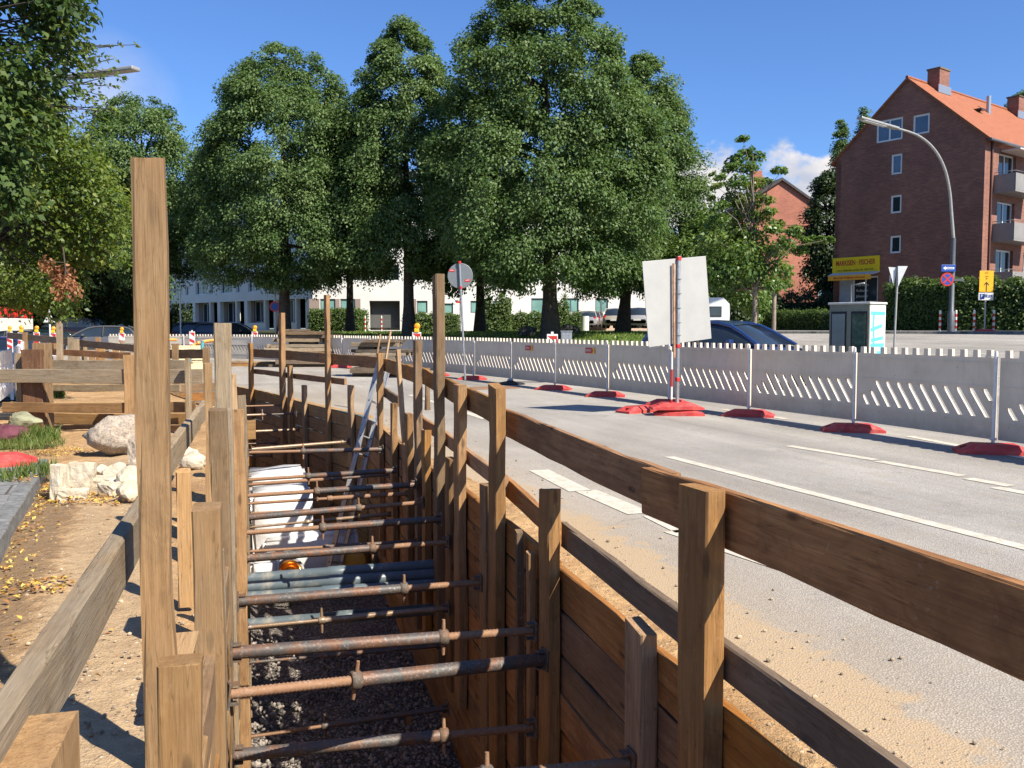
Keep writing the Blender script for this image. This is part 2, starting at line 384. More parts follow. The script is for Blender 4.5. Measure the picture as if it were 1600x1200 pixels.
def mk_sand():
    m, nt, b = mat('sand_soil'); t = NT(nt); v = t.world()
    n1 = t.noise(v, 1.1, 6, .62, .6); n2 = t.noise(v, 9, 6, .7, .3); n3 = t.noise(v, 90, 3, .6)
    c = t.ramp(n1, [(.32, (.28, .165, .08)), (.5, (.46, .29, .14)), (.68, (.56, .38, .20))])
    c = t.mix(t.ramp(n2, [(.42, .75), (.62, 0.0)]), c, (.31, .19, .095))
    # hard pale track: a strip of old concrete path under the dust, left of the trench
    sx = t.N('ShaderNodeSeparateXYZ'); t.L(v, sx.inputs[0])
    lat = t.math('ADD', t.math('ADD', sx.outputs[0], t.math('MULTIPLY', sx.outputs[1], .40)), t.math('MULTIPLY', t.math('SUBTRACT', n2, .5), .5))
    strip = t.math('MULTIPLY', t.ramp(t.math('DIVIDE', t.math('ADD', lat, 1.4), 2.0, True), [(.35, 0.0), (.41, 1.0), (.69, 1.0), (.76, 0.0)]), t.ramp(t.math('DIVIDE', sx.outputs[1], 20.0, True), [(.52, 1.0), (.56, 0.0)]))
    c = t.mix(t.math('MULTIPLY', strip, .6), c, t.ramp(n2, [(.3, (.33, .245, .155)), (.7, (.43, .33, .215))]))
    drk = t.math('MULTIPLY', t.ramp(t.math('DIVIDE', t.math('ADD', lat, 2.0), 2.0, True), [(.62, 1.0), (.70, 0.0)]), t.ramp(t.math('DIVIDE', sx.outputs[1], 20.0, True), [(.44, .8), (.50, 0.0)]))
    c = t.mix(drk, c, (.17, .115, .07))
    vo = t.voro(v, 34); peb = t.voro(v, 34, 'Color'); pr = t.N('ShaderNodeSeparateColor'); t.L(peb, pr.inputs[0])
    pm = t.math('MULTIPLY', t.ramp(vo, [(.2, 1.0), (.32, 0.0)]), t.ramp(pr.outputs[0], [(.72, 0.0), (.78, .8)]))
    c = t.mix(pm, c, t.ramp(pr.outputs[1], [(.2, (.2, .16, .12)), (.8, (.62, .55, .45))]))
    c = t.mix(.35, c, t.ramp(n3, [(.3, .5), (.7, 1.3)]), 'MULTIPLY')
    t.L(c, b.inputs['Base Color']); b.inputs['Roughness'].default_value = .95; b.inputs['Specular IOR Level'].default_value = .15
    k = t.bump(n2, .7, .05, b); k = t.bump(n3, .6, .012, b, k); t.bump(pm, .6, .02, b, k); return m
def mk_asphalt():
    m, nt, b = mat('asphalt'); t = NT(nt); v = t.world()
    n1 = t.noise(v, .35, 5, .6, .5); n2 = t.noise(v, 3.2, 6, .65, .4); g = t.noise(v, 130, 2, .5); vo = t.voro(v, 95)
    gm = t.mix(.5, g, t.ramp(vo, [(.15, 1.0), (.6, .15)]))
    c = t.ramp(gm, [(.25, (.2, .188, .172)), (.5, (.295, .275, .248)), (.75, (.41, .385, .345))])
    c = t.mix(1, c, t.ramp(n1, [(.3, .78), (.7, 1.2)]), 'MULTIPLY')
    c = t.mix(t.ramp(n2, [(.5, 0.0), (.75, .4)]), c, (.30, .255, .185))
    s = t.N('ShaderNodeSeparateXYZ'); t.L(v, s.inputs[0])
    lat = t.math('ADD', s.outputs[0], t.math('MULTIPLY', s.outputs[1], -SL))        # metres across from the trench axis
    lat = t.math('ADD', lat, t.math('ADD', t.math('MULTIPLY', t.math('SUBTRACT', n2, .5), .9), t.math('MULTIPLY', t.math('SUBTRACT', n1, .5), .8)))
    cv = t.N('ShaderNodeCombineXYZ'); t.L(t.math('MULTIPLY', t.math('ADD', s.outputs[0], t.math('MULTIPLY', s.outputs[1], .34)), 1.5), cv.inputs[0]); t.L(t.math('MULTIPLY', s.outputs[1], .09), cv.inputs[1])
    stk = t.noise(cv.outputs[0], 1.0, 5, .6, .3)                                   # wheel tracks along the lane
    c = t.mix(1, c, t.ramp(stk, [(.3, .8), (.5, 1.0), (.7, 1.16)]), 'MULTIPLY')
    sp = t.noise(v, 1.7, 4, .6, 1.0); c = t.mix(t.ramp(sp, [(.6, 0.0), (.74, .35)]), c, (.12, .11, .10))
    d = t.ramp(t.math('DIVIDE', t.math('SUBTRACT', lat, 1.9), 3.4, True), [(.0, 1.0), (.175, .93), (.205, .34), (.3, .2), (.7, .12), (1.0, .0)])
    d = t.math('MULTIPLY', d, t.ramp(t.noise(v, 26, 4, .7), [(.25, .7), (.55, 1.0)]))
    y0 = t.ramp(t.math('DIVIDE', s.outputs[1], 40.0, True), [(.18, 1.0), (.36, .35), (.6, .12)])
    c = t.mix(t.math('MULTIPLY', d, y0), c, t.ramp(g, [(.3, (.31, .22, .13)), (.7, (.42, .315, .195))]))
    # faint darker crack sealing and patches
    ck = t.noise(v, .9, 3, .5, 2.2)
    c = t.mix(t.ramp(ck, [(.496, 0.0), (.5, .25), (.504, 0.0)]), c, (.06, .06, .06))
    t.L(c, b.inputs['Base Color']); b.inputs['Roughness'].default_value = .88; b.inputs['Specular IOR Level'].default_value = .3
    t.bump(gm, .55, .008, b); return m
def mk_grass(name, a, bb):
    m, nt, b = mat(name); t = NT(nt); v = t.world(); n = t.noise(v, .8, 5, .6); n2 = t.noise(v, 18, 4, .7)
    c = t.mix(.5, t.ramp(n, [(.3, a), (.7, bb)]), t.ramp(n2, [(.3, tuple(x*.5 for x in a)), (.7, bb)]))
    t.L(c, b.inputs['Base Color']); b.inputs['Roughness'].default_value = .95; b.inputs['Specular IOR Level'].default_value = .1; t.bump(n2, 1.0, .08, b); return m
ASPH = mk_asphalt(); SANDM = mk_sand()
GRASSM = mk_grass('lawn_grass', (.07, .12, .025), (.16, .22, .055))
SOILM = mk_grass('rough_ground', (.06, .085, .03), (.14, .13, .07))
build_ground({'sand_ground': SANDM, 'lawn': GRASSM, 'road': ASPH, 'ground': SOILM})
# raised slabs with kerb face
def slab(name, poly, h, m, kerbm=None, step=1.0):
    d = densify(poly, step); pts = list(d); n = len(d)
    xs = [p[0] for p in d]; ys = [p[1] for p in d]
    for x in np.arange(min(xs), max(xs), 2.1):
        for y in np.arange(min(ys), max(ys), 2.1):
            if poly_in((x, y), poly): pts.append((x, y))
    vs, es, fs, *_ = delaunay_2d_cdt([Vector(p) for p in pts], [(i, (i+1) % n) for i in range(n)], [], 1, 1e-5)
    V = np.array([(v.x, v.y) for v in vs]); Z = terrain(V[:, 0], V[:, 1])
    mb = MB(); mb.add([(V[i, 0], V[i, 1], Z[i]+h) for i in range(len(V))], [list(f) for f in fs])
    bz = terrain(np.array(xs), np.array(ys))
    mb.add([(d[i][0], d[i][1], bz[i]+h) for i in range(n)] + [(d[i][0], d[i][1], bz[i]-.25) for i in range(n)], [(i, (i+1) % n, n+(i+1) % n, n+i) for i in range(n)])
    o = mb.obj(name, m); o['kind'] = 'structure'; return o
def mk_paving(name, sx, sy, c0, c1, joint, ang=0.0):
    m, nt, b = mat(name); t = NT(nt); v = t.world()
    mp = t.N('ShaderNodeMapping'); mp.inputs['Rotation'].default_value = (0, 0, ang); t.L(v, mp.inputs[0])
    br = t.N('ShaderNodeTexBrick'); t.L(mp.outputs[0], br.inputs['Vector']); br.inputs['Scale'].default_value = 1; br.inputs['Brick Width'].default_value = sx; br.inputs['Row Height'].default_value = sy
    br.inputs['Mortar Size'].default_value = .012; br.inputs['Mortar Smooth'].default_value = .2
    br.inputs['Color1'].default_value = (*c0, 1); br.inputs['Color2'].default_value = (*c1, 1); br.inputs['Mortar'].default_value = (*joint, 1)
    n = t.noise(v, 7, 6, .7, .4); n2 = t.noise(v, 80, 2)
    c = t.mix(1, br.outputs['Color'], t.ramp(n, [(.3, .6), (.7, 1.2)]), 'MULTIPLY'); c = t.mix(.3, c, t.ramp(n2, [(.3, .6), (.7, 1.3)]), 'MULTIPLY')
    t.L(c, b.inputs['Base Color']); b.inputs['Roughness'].default_value = .85; t.bump(br.outputs['Fac'], -.6, .01, b); return m
PAVE = mk_paving('grey_paving', .5, .5, (.16, .16, .16), (.21, .205, .2), (.07, .06, .045), R(-23))
PAVE2 = mk_paving('far_paving', .4, .25, (.24, .23, .22), (.3, .28, .26), (.12, .11, .1), R(35))
KL0, KL1 = Vector((-1.75, 2.05, 0)), Vector((-4.85, 9.3, 0)); KD = (KL1-KL0).normalized(); KN = Vector((KD.y, -KD.x, 0))
a = KL0 - KN*.13; b_ = KL1 - KN*.13
slab('footpath', [T2(a), T2(b_), (-8.5, 9.9), (-16, 8.5), (-16, -4), (-3, -4), (-1.2, .8)], .115, PAVE)
slab('pavement', [(13.2, 51), (14, 48.6), (32, 37.8), (60, 22.8), (90, 40), (70, 90), (30, 90), (22, 70)], .12, PAVE2)
slab('path', [(-9.8, 46.9), (-4.0, 40.8), (1.0, 34.9), (3.3, 31.2), (5.2, 32), (5.0, 33.6), (3.3, 33), (.9, 35.9), (-3.9, 41.6), (-9.9, 47.7)], .1, PAVE2)
# kerb stones on the left
kerbm = plain('granite_kerb', (.17, .17, .165), .8, 0, .3, 14, bump=.02)
n = 7; Lk = (KL1-KL0).length/n
for i in range(n):
    c = KL0 + KD*(Lk*(i+.5)); M = Matrix.Translation((c.x-KN.x*.06, c.y-KN.y*.06, .02)) @ Matrix.Rotation(math.atan2(KD.y, KD.x)+random.uniform(-.012, .012), 4, 'Z')
    mb = MB(); mb.box((0, 0, random.uniform(-.006, .006)), (Lk-.012, .13, .24), bev=.012)
    o = mb.obj('kerb', kerbm, M=M); o['kind'] = 'structure'
# road markings
def mk_paint():
    m, nt, b = mat('road_paint'); t = NT(nt); v = t.world(); n = t.noise(v, 9, 6, .7, .3); g = t.noise(v, 120, 2)
    c = t.ramp(g, [(.3, (.42, .39, .32)), (.6, (.55, .52, .44))]); c = t.mix(t.ramp(n, [(.42, .0), (.66, .8)]), c, (.34, .29, .22))
    t.L(c, b.inputs['Base Color']); b.inputs['Roughness'].default_value = .8; return m
PAINT = mk_paint()
def stripe(p, q, w, name='road_marking'):
    p = Vector((p.x, p.y, 0)); q = Vector((q.x, q.y, 0)); d = (q-p).normalized(); s = Vector((d.y, -d.x, 0))*w/2; L = (q-p).length; n = max(1, int(L/.7)); vs = []; fs = []
    for i in range(n+1):
        c = p+d*(L*i/n); j = .006*math.sin(i*2.7+p.x*9)
        for e in (-1, 1): x = c+s*(e+j); vs.append((x.x, x.y, hz(x.x, x.y)+.005))
    for i in range(n): fs.append((2*i, 2*i+1, 2*i+3, 2*i+2))
    o = MB().add(vs, fs).obj(name, PAINT); o['kind'] = 'structure'
for a, b_, w in [((842, 735), (907, 768), .22), ((915, 767), (1000, 803), .22), ((1022, 806), (1075, 832), .2), ((1050, 830), (1310, 915), .16), ((1340, 925), (1560, 1010), .16),
                 ((1045, 714), (1600, 856), .13), ((1600, 856), (2100, 985), .13), ((1232, 697), (1368, 719), .15), ((1372, 721), (1505, 744), .15), ((1512, 748), (1580, 760), .15), ((1555, 762), (1760, 800), .15),
                 ((1420, 682), (1700, 735), .13), ((716, 641), (760, 655), .16), ((640, 617), (690, 632), .14), ((1130, 640), (1230, 655), .13)]:
    stripe(G(*a), G(*b_), w)
for a, b_ in [((9.5, 20.5), (12.8, 17.8)), ((15, 33), (19, 30.6)), ((21, 29.4), (25, 27)), ((27, 25.8), (31, 23.4)), ((12, 25.5), (16, 22.7))]: stripe(Vector((*a, 0)), Vector((*b_, 0)), .15)
# ================================================================== TRENCH
FLOOR = -2.55
def mk_gravel():
    m, nt, b = mat('crushed_gravel'); t = NT(nt); v = t.world(); vo = t.voro(v, 30); vc = t.voro(v, 30, 'Color'); s = t.N('ShaderNodeSeparateColor'); t.L(vc, s.inputs[0])
    c = t.ramp(s.outputs[0], [(.0, (.10, .085, .075)), (.45, (.23, .195, .17)), (1.0, (.46, .40, .35))]); c = t.mix(t.ramp(vo, [(.1, 0.0), (.7, .8)]), c, (.04, .034, .03))
    t.L(c, b.inputs['Base Color']); b.inputs['Roughness'].default_value = .9; t.bump(t.ramp(vo, [(0.0, 1.0), (.7, 0.0)]), 1.0, .04, b); return m
GRAVM = mk_gravel()
def build_floor():
    vs = []; fs = []; rows = []
    ys = np.arange(-3, 15.2, .16)
    def row(pl, pr, n=14):
        b = len(vs)
        for k in range(n+1):
            p = pl.lerp(pr, k/n); z = FLOOR + .05*math.sin(p.x*6+p.y*3.1) * math.sin(p.y*4.7) + .22*max(0, 1-k/3.2)**2 + random.uniform(-.012, .012)
            if 9.0 < p.y < 9.9: z += .02
            vs.append((p.x, p.y, z))
        rows.append(b)
    for y in ys: row(TR(T_L-.1, y-.5), TR(T_R+.05, y))
    for k in np.linspace(.05, 1.05, 40): row(LWB+FD*10.5*k-FN*.1, BEND+FD*11.5*k+FN*.05)
    for i in range(len(rows)-1):
        for k in range(14): fs.append((rows[i]+k, rows[i]+k+1, rows[i+1]+k+1, rows[i+1]+k))
    o = MB().add(vs, fs, 0, True).obj('trench_floor', GRAVM); o['kind'] = 'structure'
    # loose crushed stones
    vs, fs = [], []; base = bmesh.new(); bmesh.ops.create_icosphere(base, subdivisions=1, radius=1); bv = [v.co.copy() for v in base.verts]; bf = [[v.index for v in f.verts] for f in base.faces]; base.free()
    mb = MB()
    for i in range(3600):
        y = random.uniform(4.2, 11.5); t = random.uniform(T_L+.02, T_R-.04); p = TR(t, y, FLOOR+.03+.2*max(0, 1-(t-T_L)/.5)**2); r = random.uniform(.012, .032)
        q = Quaternion((random.random()-.5, random.random()-.5, random.random()-.5, random.random()-.5)).normalized()
        sc = Vector((1, random.uniform(.6, 1), random.uniform(.45, .8)))
        mb.add([p + q @ Vector((v.x*sc.x*r, v.y*sc.y*r, v.z*sc.z*r)) for v in bv[::1]], bf)
    o = mb.obj('gravel', plain('gravel_stone', (.27, .235, .205), .9, 0, .5, 8)); o['kind'] = 'stuff'
build_floor()

# ---- timbers ----------------------------------------------------------------
def timber(name, p0, p1, w, d, up, m, parent=None, jag=.004, end=0.0, bend=.0, chip=False):
    """sawn timber from p0 to p1, w across 'up', d through; its own X axis is the grain"""
    p0, p1 = Vector(p0), Vector(p1); L = (p1-p0).length; F = frame(p1-p0, up); n = max(2, min(16, int(L/.28))); mb = MB(); vs = []; fs = []
    c = min(.009, d*.14); sd0 = random.random()*9
    for i in range(n+1):
        x = L*i/n; k = i/n
        jy = bend*math.sin(math.pi*k) + jag*math.sin(k*7+sd0); jz = jag*.8*math.sin(k*9+sd0*2)
        W2 = w/2*(1+random.uniform(-.012, .012)); D2 = d/2*(1+random.uniform(-.02, .02))
        ex = 0
        pr = [(-W2+c, -D2), (W2-c, -D2), (W2, -D2+c), (W2, D2-c), (W2-c, D2), (-W2+c, D2), (-W2, D2-c), (-W2, -D2+c)]
        cj = [random.uniform(0, 1)**4*c*1.6 for _ in range(8)]; pr = [(yy-math.copysign(cj[q//2], yy), zz-math.copysign(cj[q//2], zz)) for q, (yy, zz) in enumerate(pr)]
        for q, (yy, zz) in enumerate(pr):
            xx = x
            if i == n: xx += end*(yy/w) + random.uniform(-.004, .004)
            elif i == 0: xx += random.uniform(-.004, .004)
            vs.append((xx, yy+jy+random.uniform(-.0012, .0012), zz+jz))
    for i in range(n):
        for j in range(8): fs.append((i*8+j, (i+1)*8+j, (i+1)*8+(j+1) % 8, i*8+(j+1) % 8))
    fs.append(tuple(range(8))); fs.append(tuple(n*8+7-j for j in range(8)))
    mb.add(vs, fs); M = Matrix.Translation(p0) @ F
    return mb.obj(name, m, parent, M)
def plankwall(label, p0, d, nrm, L, rows, hts, m, bays, tops, group=None, cat='timber wall'):
    """horizontal planks stacked from the top down between bay joints; the wall stands behind p0..p0+d*L"""
    root = thing('plank_wall', label, cat, (p0.x, p0.y, FLOOR), group=group)
    inv = Vector((p0.x, p0.y, FLOOR))
    for bi in range(len(bays)-1):
        z = tops[bi]
        for r in range(rows):
            h = hts*random.uniform(.88, 1.12); a = p0 + d*(bays[bi]+.006) + nrm*random.uniform(-.006, .006); b = p0 + d*(bays[bi+1]-.006) + nrm*random.uniform(-.006, .006)
            z0 = z - h/2; tilt = random.uniform(-.008, .008)
            timber('plank', Vector((a.x, a.y, z0+tilt))-inv, Vector((b.x, b.y, z0-tilt))-inv, h-.004-random.random()*.006, .055, Vector((0, 0, 1)), m[(bi*3+r) % len(m)], root, jag=.003)
            z -= h
    return root
UP = Vector((0, 0, 1))
p0 = TR(T_R, -2.0) + ND*.03
sc = 1/TD.y
bays = [0, (3.62+2)*sc, (5.5+2)*sc, (8.3+2)*sc, (11.6+2)*sc, (15.25+2)*sc]
plankwall('brown plank wall along the road side of the trench, nearest the camera', p0, TD, ND, 0, 11, .245, [BROWN, WARM, BROWN, BROWN], bays, [.0, .03, .06, .02, .0])
p0 = BEND + FN*.03
plankwall('far plank wall of wide brown boards where the trench bends left, beyond the ladder', p0, FD, FN, 0, 11, .25, [PALE, WARM, PALE], [0.05, 4.3, 8.0, 11.5], [-.02, .03, .0])
p0 = TR(T_L, -2.0) - ND*.03
plankwall('plank wall on the footpath side of the trench behind the left timbers', p0, TD, ND, 0, 11, .245, [PALE, WARM], [0, 5.2*sc, 9*sc, 12.5*sc, 15.8*sc], [.02, .04, .0, .03])
plankwall('far plank wall on the footpath side past the trench bend', LWB - FN*.03, FD, FN, 0, 11, .25, [WARM], [0, 5, 10.4], [.02, .04])
plankwall('plank wall closing the far end of the trench', LWE.lerp(RWE, 0), FN, FD, 0, 11, .25, [WARM, BROWN], [0, (RWE-LWE).length], [.02])

def upright(u0, u1, vtop, wall='R', along=.24, lat=.085, m=WARM, label='', tin=.045, zbot=None, y=None, lean=0, vbot=None, name='timber_post', group='upright timbers along the trench', end=0.0, leany=0, cat='timber post'):
    """post standing against a trench wall, seen with its face between u0 and u1 in the photo"""
    u = (u0+u1)/2
    if wall == 'R':
        t = T_R - tin
        q = wallhit(u, vtop, t) if y is None else P(u, vtop, y); d, n = TD, ND
    elif wall == 'F': q = farhit(u, vtop, -tin); d, n = FD, FN
    else:
        q = P(u, vtop, y); d, n = TD, ND
    zb = zbot if zbot is not None else -1.9
    if vbot is not None: zb = P(u, vbot, q.y).z
    base = Vector((q.x, q.y, zb)) + n*lean + d*leany
    o = timber(name, base, q, along, lat, d, m, end=end)
    return tag(o, label, cat, group)
RG = 'upright timbers on the road side of the trench'
LG = 'upright timbers on the footpath side of the trench'
for a in [
    (1060, 1134, 762, .25, .085, MIDW, 'nearest tall upright plank post carrying the big top rail'),
    (976, 1028, 978, .20, .085, MIDW, 'short upright post with a slanted dark sawn top just left of the nearest rail post'),
    (840, 878, 764, .20, .085, WARM, 'mid height upright post with a dark flat top and an orange chip'),
    (806, 818, 830, .06, .05, DARKW, 'thin dark stake standing against the planks left of the orange chipped post'),
    (824, 836, 864, .08, .05, MIDW, 'thin short batten beside the orange chipped post, lower than the stake next to it'),
    (764, 788, 603, .22, .085, WARM, 'tall upright post where the second top rail span begins'),
    (747, 776, 757, .22, .085, WARM, 'short upright post close in front of the tall post at the second rail span'),
    (709, 728, 601, .20, .085, WARM, 'upright rail post just right of the very tall tan post'),
    (692, 717, 716, .22, .085, WARM, 'short upright post at the foot of the very tall tan post'),
    (675, 695, 430, .20, .09, TALL, 'very tall tan post rising above all others on the road side'),
    (656, 676, 672, .20, .08, WARM, 'short pale topped post left of the very tall tan post'),
    (646, 659, 532, .18, .08, WARM, 'tall post with the warning lamp board showing right above it'),
    (630, 648, 646, .20, .08, WARM, 'short post below the tall post under the warning lamp'),
    (609, 622, 630, .19, .08, WARM, 'short post right of the leaning ladder top'),
    (587, 600, 552, .19, .08, WARM, 'upright post right beside the top of the aluminium ladder'),
]:
    upright(a[0], a[1], a[2], 'R', a[3], a[4], a[5], a[6], group=RG, end=random.uniform(-.03, .03))
upright(615, 628, 549, 'R', .16, .05, PALE, 'pale leaning batten just right of the ladder post', group=RG, zbot=.12, lean=.02, leany=-.35, tin=.09)
for a in [(543, 554, 602, .18, .08, MIDW, 'dark short post on the far plank wall left of the ladder'),
          (505, 516, 461, .15, .08, WARM, 'tall thin post standing above the far plank wall, right of the tall pair'),
          (470, 481, 602, .17, .08, MIDW, 'dark lower post in the middle of the far plank wall'),
          (448, 458, 571, .17, .09, WARM, 'rounded pale topped post next to the tall dark post on the far wall'),
          (434, 446, 489, .2, .1, MIDW, 'tall dark edged post on the far plank wall, second of the tall pair'),
          (387, 396, 536, .2, .09, WARM, 'slender post near the far end of the far plank wall')]:
    upright(a[0], a[1], a[2], 'F', a[3], a[4], a[5], a[6], group=RG)
# left row
for a in [(203, 258, 246, 2.95, .085, .105, TALL, 'tallest weathered square post in the left foreground, standing high against the trees', -.25),
          (250, 312, 1032, 2.55, .11, .125, PALE, 'short thick post with cracked flat top at the foot of the tallest post', -1.9),
          (300, 348, 792, 4.05, .2, .125, TALL, 'broad pale post with a capped flat top carrying a steel strut plate', -2.3),
          (274, 300, 735, 4.7, .05, .085, PALE, 'split short board standing loose on the sand between rail and trench', .02),
          (318, 331, 568, 6.6, .08, .06, PALE, 'thin clean pale batten standing left of the knotty grey post', -.8),
          (333, 361, 506, 6.1, .1, .118, GREY, 'tall weathered grey post with a nail near its top, left row', -2.3),
          (328, 356, 640, 5.5, .12, .118, TALL, 'wide mid height post in front of the weathered grey post', -2.3),
          (352, 363, 640, 5.9, .12, .05, GREY, 'narrow split board leaning between the grey posts', -1.0),
          (357, 372, 585, 7.6, .1, .07, PALE, 'thin orange tinted plank edge behind the weathered grey post', -1.5),
          (360, 383, 640, 7.4, .18, .11, WARM, 'lower brown post beside the trench struts on the left row', -2.3),
          (371, 385, 618, 8.6, .12, .09, GREY, 'narrow post at the inner edge of the left row nearest the struts', -2.3),
          (338, 350, 860, 4.35, .06, .04, GREY, 'narrow short batten nailed against the broad pale post', -1.6)]:
    upright(a[0], a[1], a[2], 'L', a[4], a[5], a[6], a[7], y=a[3], zbot=a[8], group=LG, end=random.uniform(-.02, .02))
# leaning offcut board between the broad post and the sand, and the block behind the rust strut
o = timber('timber_board', P(268, 1075, 3.2), P(290, 990, 3.55), .1, .03, ND, PALE); tag(o, 'pale splintered offcut board leaning behind the short thick foreground post', 'timber board')
q = P(384, 672, 9.4); o = timber('timber_block', q - ND*.1, q + ND*.1, .2, .12, UP, PALE); tag(o, 'small square timber block wedged on the inner side of the left post row', 'timber block')

# ---- rails ------------------------------------------------------------------
def rail(pts, w, d, m, label, group, name='timber_rail', jag=.004):
    o = timber(name, pts[0], pts[1], w, d, UP, m, jag=jag); return tag(o, label, 'timber rail', group)
TO = T_R + .05
def rr(u0, v0, u1, v1, t=TO):
    return wallhit(u0, v0, t), wallhit(u1, v1, t)
GR = 'guard rails of the trench fence'
def railpx(u0, c0, u1, c1, w, m, label, t=TO, d=.05, ext0=0, ext1=0):
    a = wallhit(u0, c0, t); b = wallhit(u1, c1, t); dr = (b-a).normalized(); a = a-dr*ext0; b = b+dr*ext1
    return rail((a, b), w, d, m, label, GR)
railpx(1010, 765, 1600, 984, .235, BROWN, 'nearest top guard rail, wide brown plank with knots running off the right edge', ext1=1.2)
railpx(786, 658, 1055, 776, .215, BROWN, 'second top guard rail board meeting the nearest one at a stepped joint', t=TO+.055)
railpx(698, 606, 786, 650, .2, WARM, 'short top guard rail board just right of the very tall tan post')
railpx(655, 584, 700, 607, .19, WARM, 'top guard rail piece left of the very tall tan post', t=TO+.05)
railpx(592, 567, 657, 588, .19, WARM, 'top guard rail board between the ladder post and the warning lamp post')
railpx(880, 835, 1420, 1246, .15, DARKW, 'long lower guard rail, dark brown plank sloping to the bottom right corner', ext1=.8)
railpx(787, 756, 880, 836, .15, BROWN, 'lower guard rail between the striped tall post and the chipped post', t=TO+.05)
railpx(697, 685, 790, 758, .14, BROWN, 'lower guard rail running past the foot of the very tall tan post')
railpx(655, 655, 700, 688, .14, BROWN, 'lower guard rail piece left of the very tall tan post', t=TO+.05)
railpx(590, 606, 625, 628, .14, DARKW, 'dark lower rail piece just right of the ladder top')
o = timber('timber_block', wallhit(668, 575, TO+.12), wallhit(668, 640, TO+.12), .1, .06, TD, WARM); tag(o, 'short vertical cleat nailed to the top rail left of the very tall tan post', 'timber block')
def railf(u0, c0, u1, c1, w, m, label, off=.06, d=.05):
    a = farhit(u0, c0, off); b = farhit(u1, c1, off); o = timber('timber_rail', a, b, w, d, UP, m); tag(o, label, 'timber rail', GR)
railf(592, 567, 500, 559, .2, BROWN, 'dark top rail of the far plank wall between ladder and tall thin post')
railf(505, 559, 396, 551, .2, WARM, 'lighter top rail of the far plank wall between the tall thin post and slender post', off=.11)
railf(540, 597, 396, 580, .12, BROWN, 'thin lower rail of the far plank wall')
# left guard rail: heavy weathered planks along the footpath edge
TLR = -.5
o = timber('timber_rail', TR(TLR, .9, .715), TR(TLR, 4.6, .715), .17, .06, UP, GREY, jag=.003); tag(o, 'heavy weathered grey rail in the bottom left foreground', 'timber rail', GR)
o = timber('timber_rail', TR(TLR-.065, 4.3, .72), TR(TLR-.065, 8.7, .72), .17, .06, UP, GREY, jag=.004); tag(o, 'weathered grey rail continuing towards the cross fence behind the tallest post', 'timber rail', GR)
o = timber('timber_post', TR(TLR+.07, 1.62, -.3), TR(TLR+.07, 1.62, .735), .26, .12, TD, PALE, jag=.002); tag(o, 'thick post stub in the bottom left corner with a flat top', 'timber post', LG)
# ================================================================== STRUTS
SG = 'adjustable steel struts across the trench'
def strut(a, b, nut, rt, thread_left, m_t, m_r, label, plates=True, handle=.11, wing=True):
    """a = left end, b = right end; the nut sits at fraction nut; threaded rod on one side, tube on the other"""
    a, b = Vector(a), Vector(b); L = (b-a).length; F = frame(b-a, UP)
    root = thing('steel_strut', label, 'trench strut', a, group=SG); root.rotation_mode = 'QUATERNION'; root.rotation_quaternion = F.to_quaternion()
    xn = L*nut; rr_ = rt*.72
    def rod(x0, x1):
        mb = MB(); n = max(6, int((x1-x0)/.011)); pts = []; rad = []
        for i in range(n+1): pts.append((x0+(x1-x0)*i/n, 0, 0)); rad.append(rr_*(1.0 if i % 2 else .86))
        mb.tube(pts, rad, 12); mb.obj('threaded_rod', m_r, root)
    def tube(x0, x1):
        mb = MB(); mb.tube([(x0, 0, 0), (x0+.012, 0, 0), (x1-.012, 0, 0), (x1, 0, 0)], [rt*.96, rt, rt, rt*.96], 16); mb.obj('outer_tube', m_t, root)
    if thread_left: rod(0.01, xn); tube(xn+.02, L-.005)
    else: tube(.005, xn-.02); rod(xn, L-.01)
    mb = MB(); mb.tube([(xn-.03, 0, 0), (xn-.02, 0, 0), (xn+.02, 0, 0), (xn+.03, 0, 0)], [rt*1.05, rt*1.3, rt*1.3, rt*1.05], 14)
    mb.obj('nut', PLATE if rt > .03 else m_t, root)
    if wing:
        ang = random.uniform(-.25, .25); e = Vector((0, math.cos(ang), math.sin(ang))); c = Vector((xn, 0, 0))
        mb = MB(); mb.tube([c-e*handle, c-e*handle*.4, c+e*handle*.4, c+e*handle], [.010, .013, .013, .010], 8); mb.obj('wing_handle', RUSTY if rt > .03 else m_t, root)
    if plates:
        for x in (0.0, L):
            mb = MB(); mb.box((x, 0, 0), (.012, .13, .1), bev=.003)
            for e in (-1, 1): mb.box((x+(.03 if x == 0 else -.03), e*rt*1.25, 0), (.05, .008, .05))
            mb.obj('end_plate', PLATE, root)
    return root
LFACE = T_L + .02
def strutpx(uR, vR, vL, nutf, rt, tl, mt, mr, label, dy=None, wallR='R', plates=True, tR=T_R-.1, **k):
    b = wallhit(uR, vR, tR)
    if dy is None: a = b - ND*((tR-LFACE)*TD.y)
    else: a = TR(LFACE, b.y - dy)
    q = ray(0, vL); a.z = CAM_H + (ray(800, vL).z/ray(800, vL).y)*a.y
    return strut(a, b, nutf, rt, tl, mt, mr, label, plates, **k)
strutpx(850, 1030, 1085, .36, .040, True, TUBE, RUSTY, 'thick strut with rusty thread on its left and square plate on the broad pale post', dy=.95)
strutpx(835, 985, 1020, .68, .038, False, TUBE, RUSTY, 'thick strut with flaking brown tube, directly above the strut with the square plate')
strutpx(690, 1008, 1036, .4, .022, True, TUBE, TUBE, 'thin dark strut low behind the two thick foreground struts', wing=False)
strutpx(750, 910, 940, .67, .037, False, TUBE, RUSTY, 'thick dark strut just in front of the blue pipe bundle')
strutpx(700, 950, 981, .37, .026, True, GALV, GALV, 'thin grey strut just below the blue pipe bundle')
strutpx(835, 1136, 1180, .68, .036, False, TUBE, RUSTY, 'thick strut nearest the bottom edge with speckled brown tube')
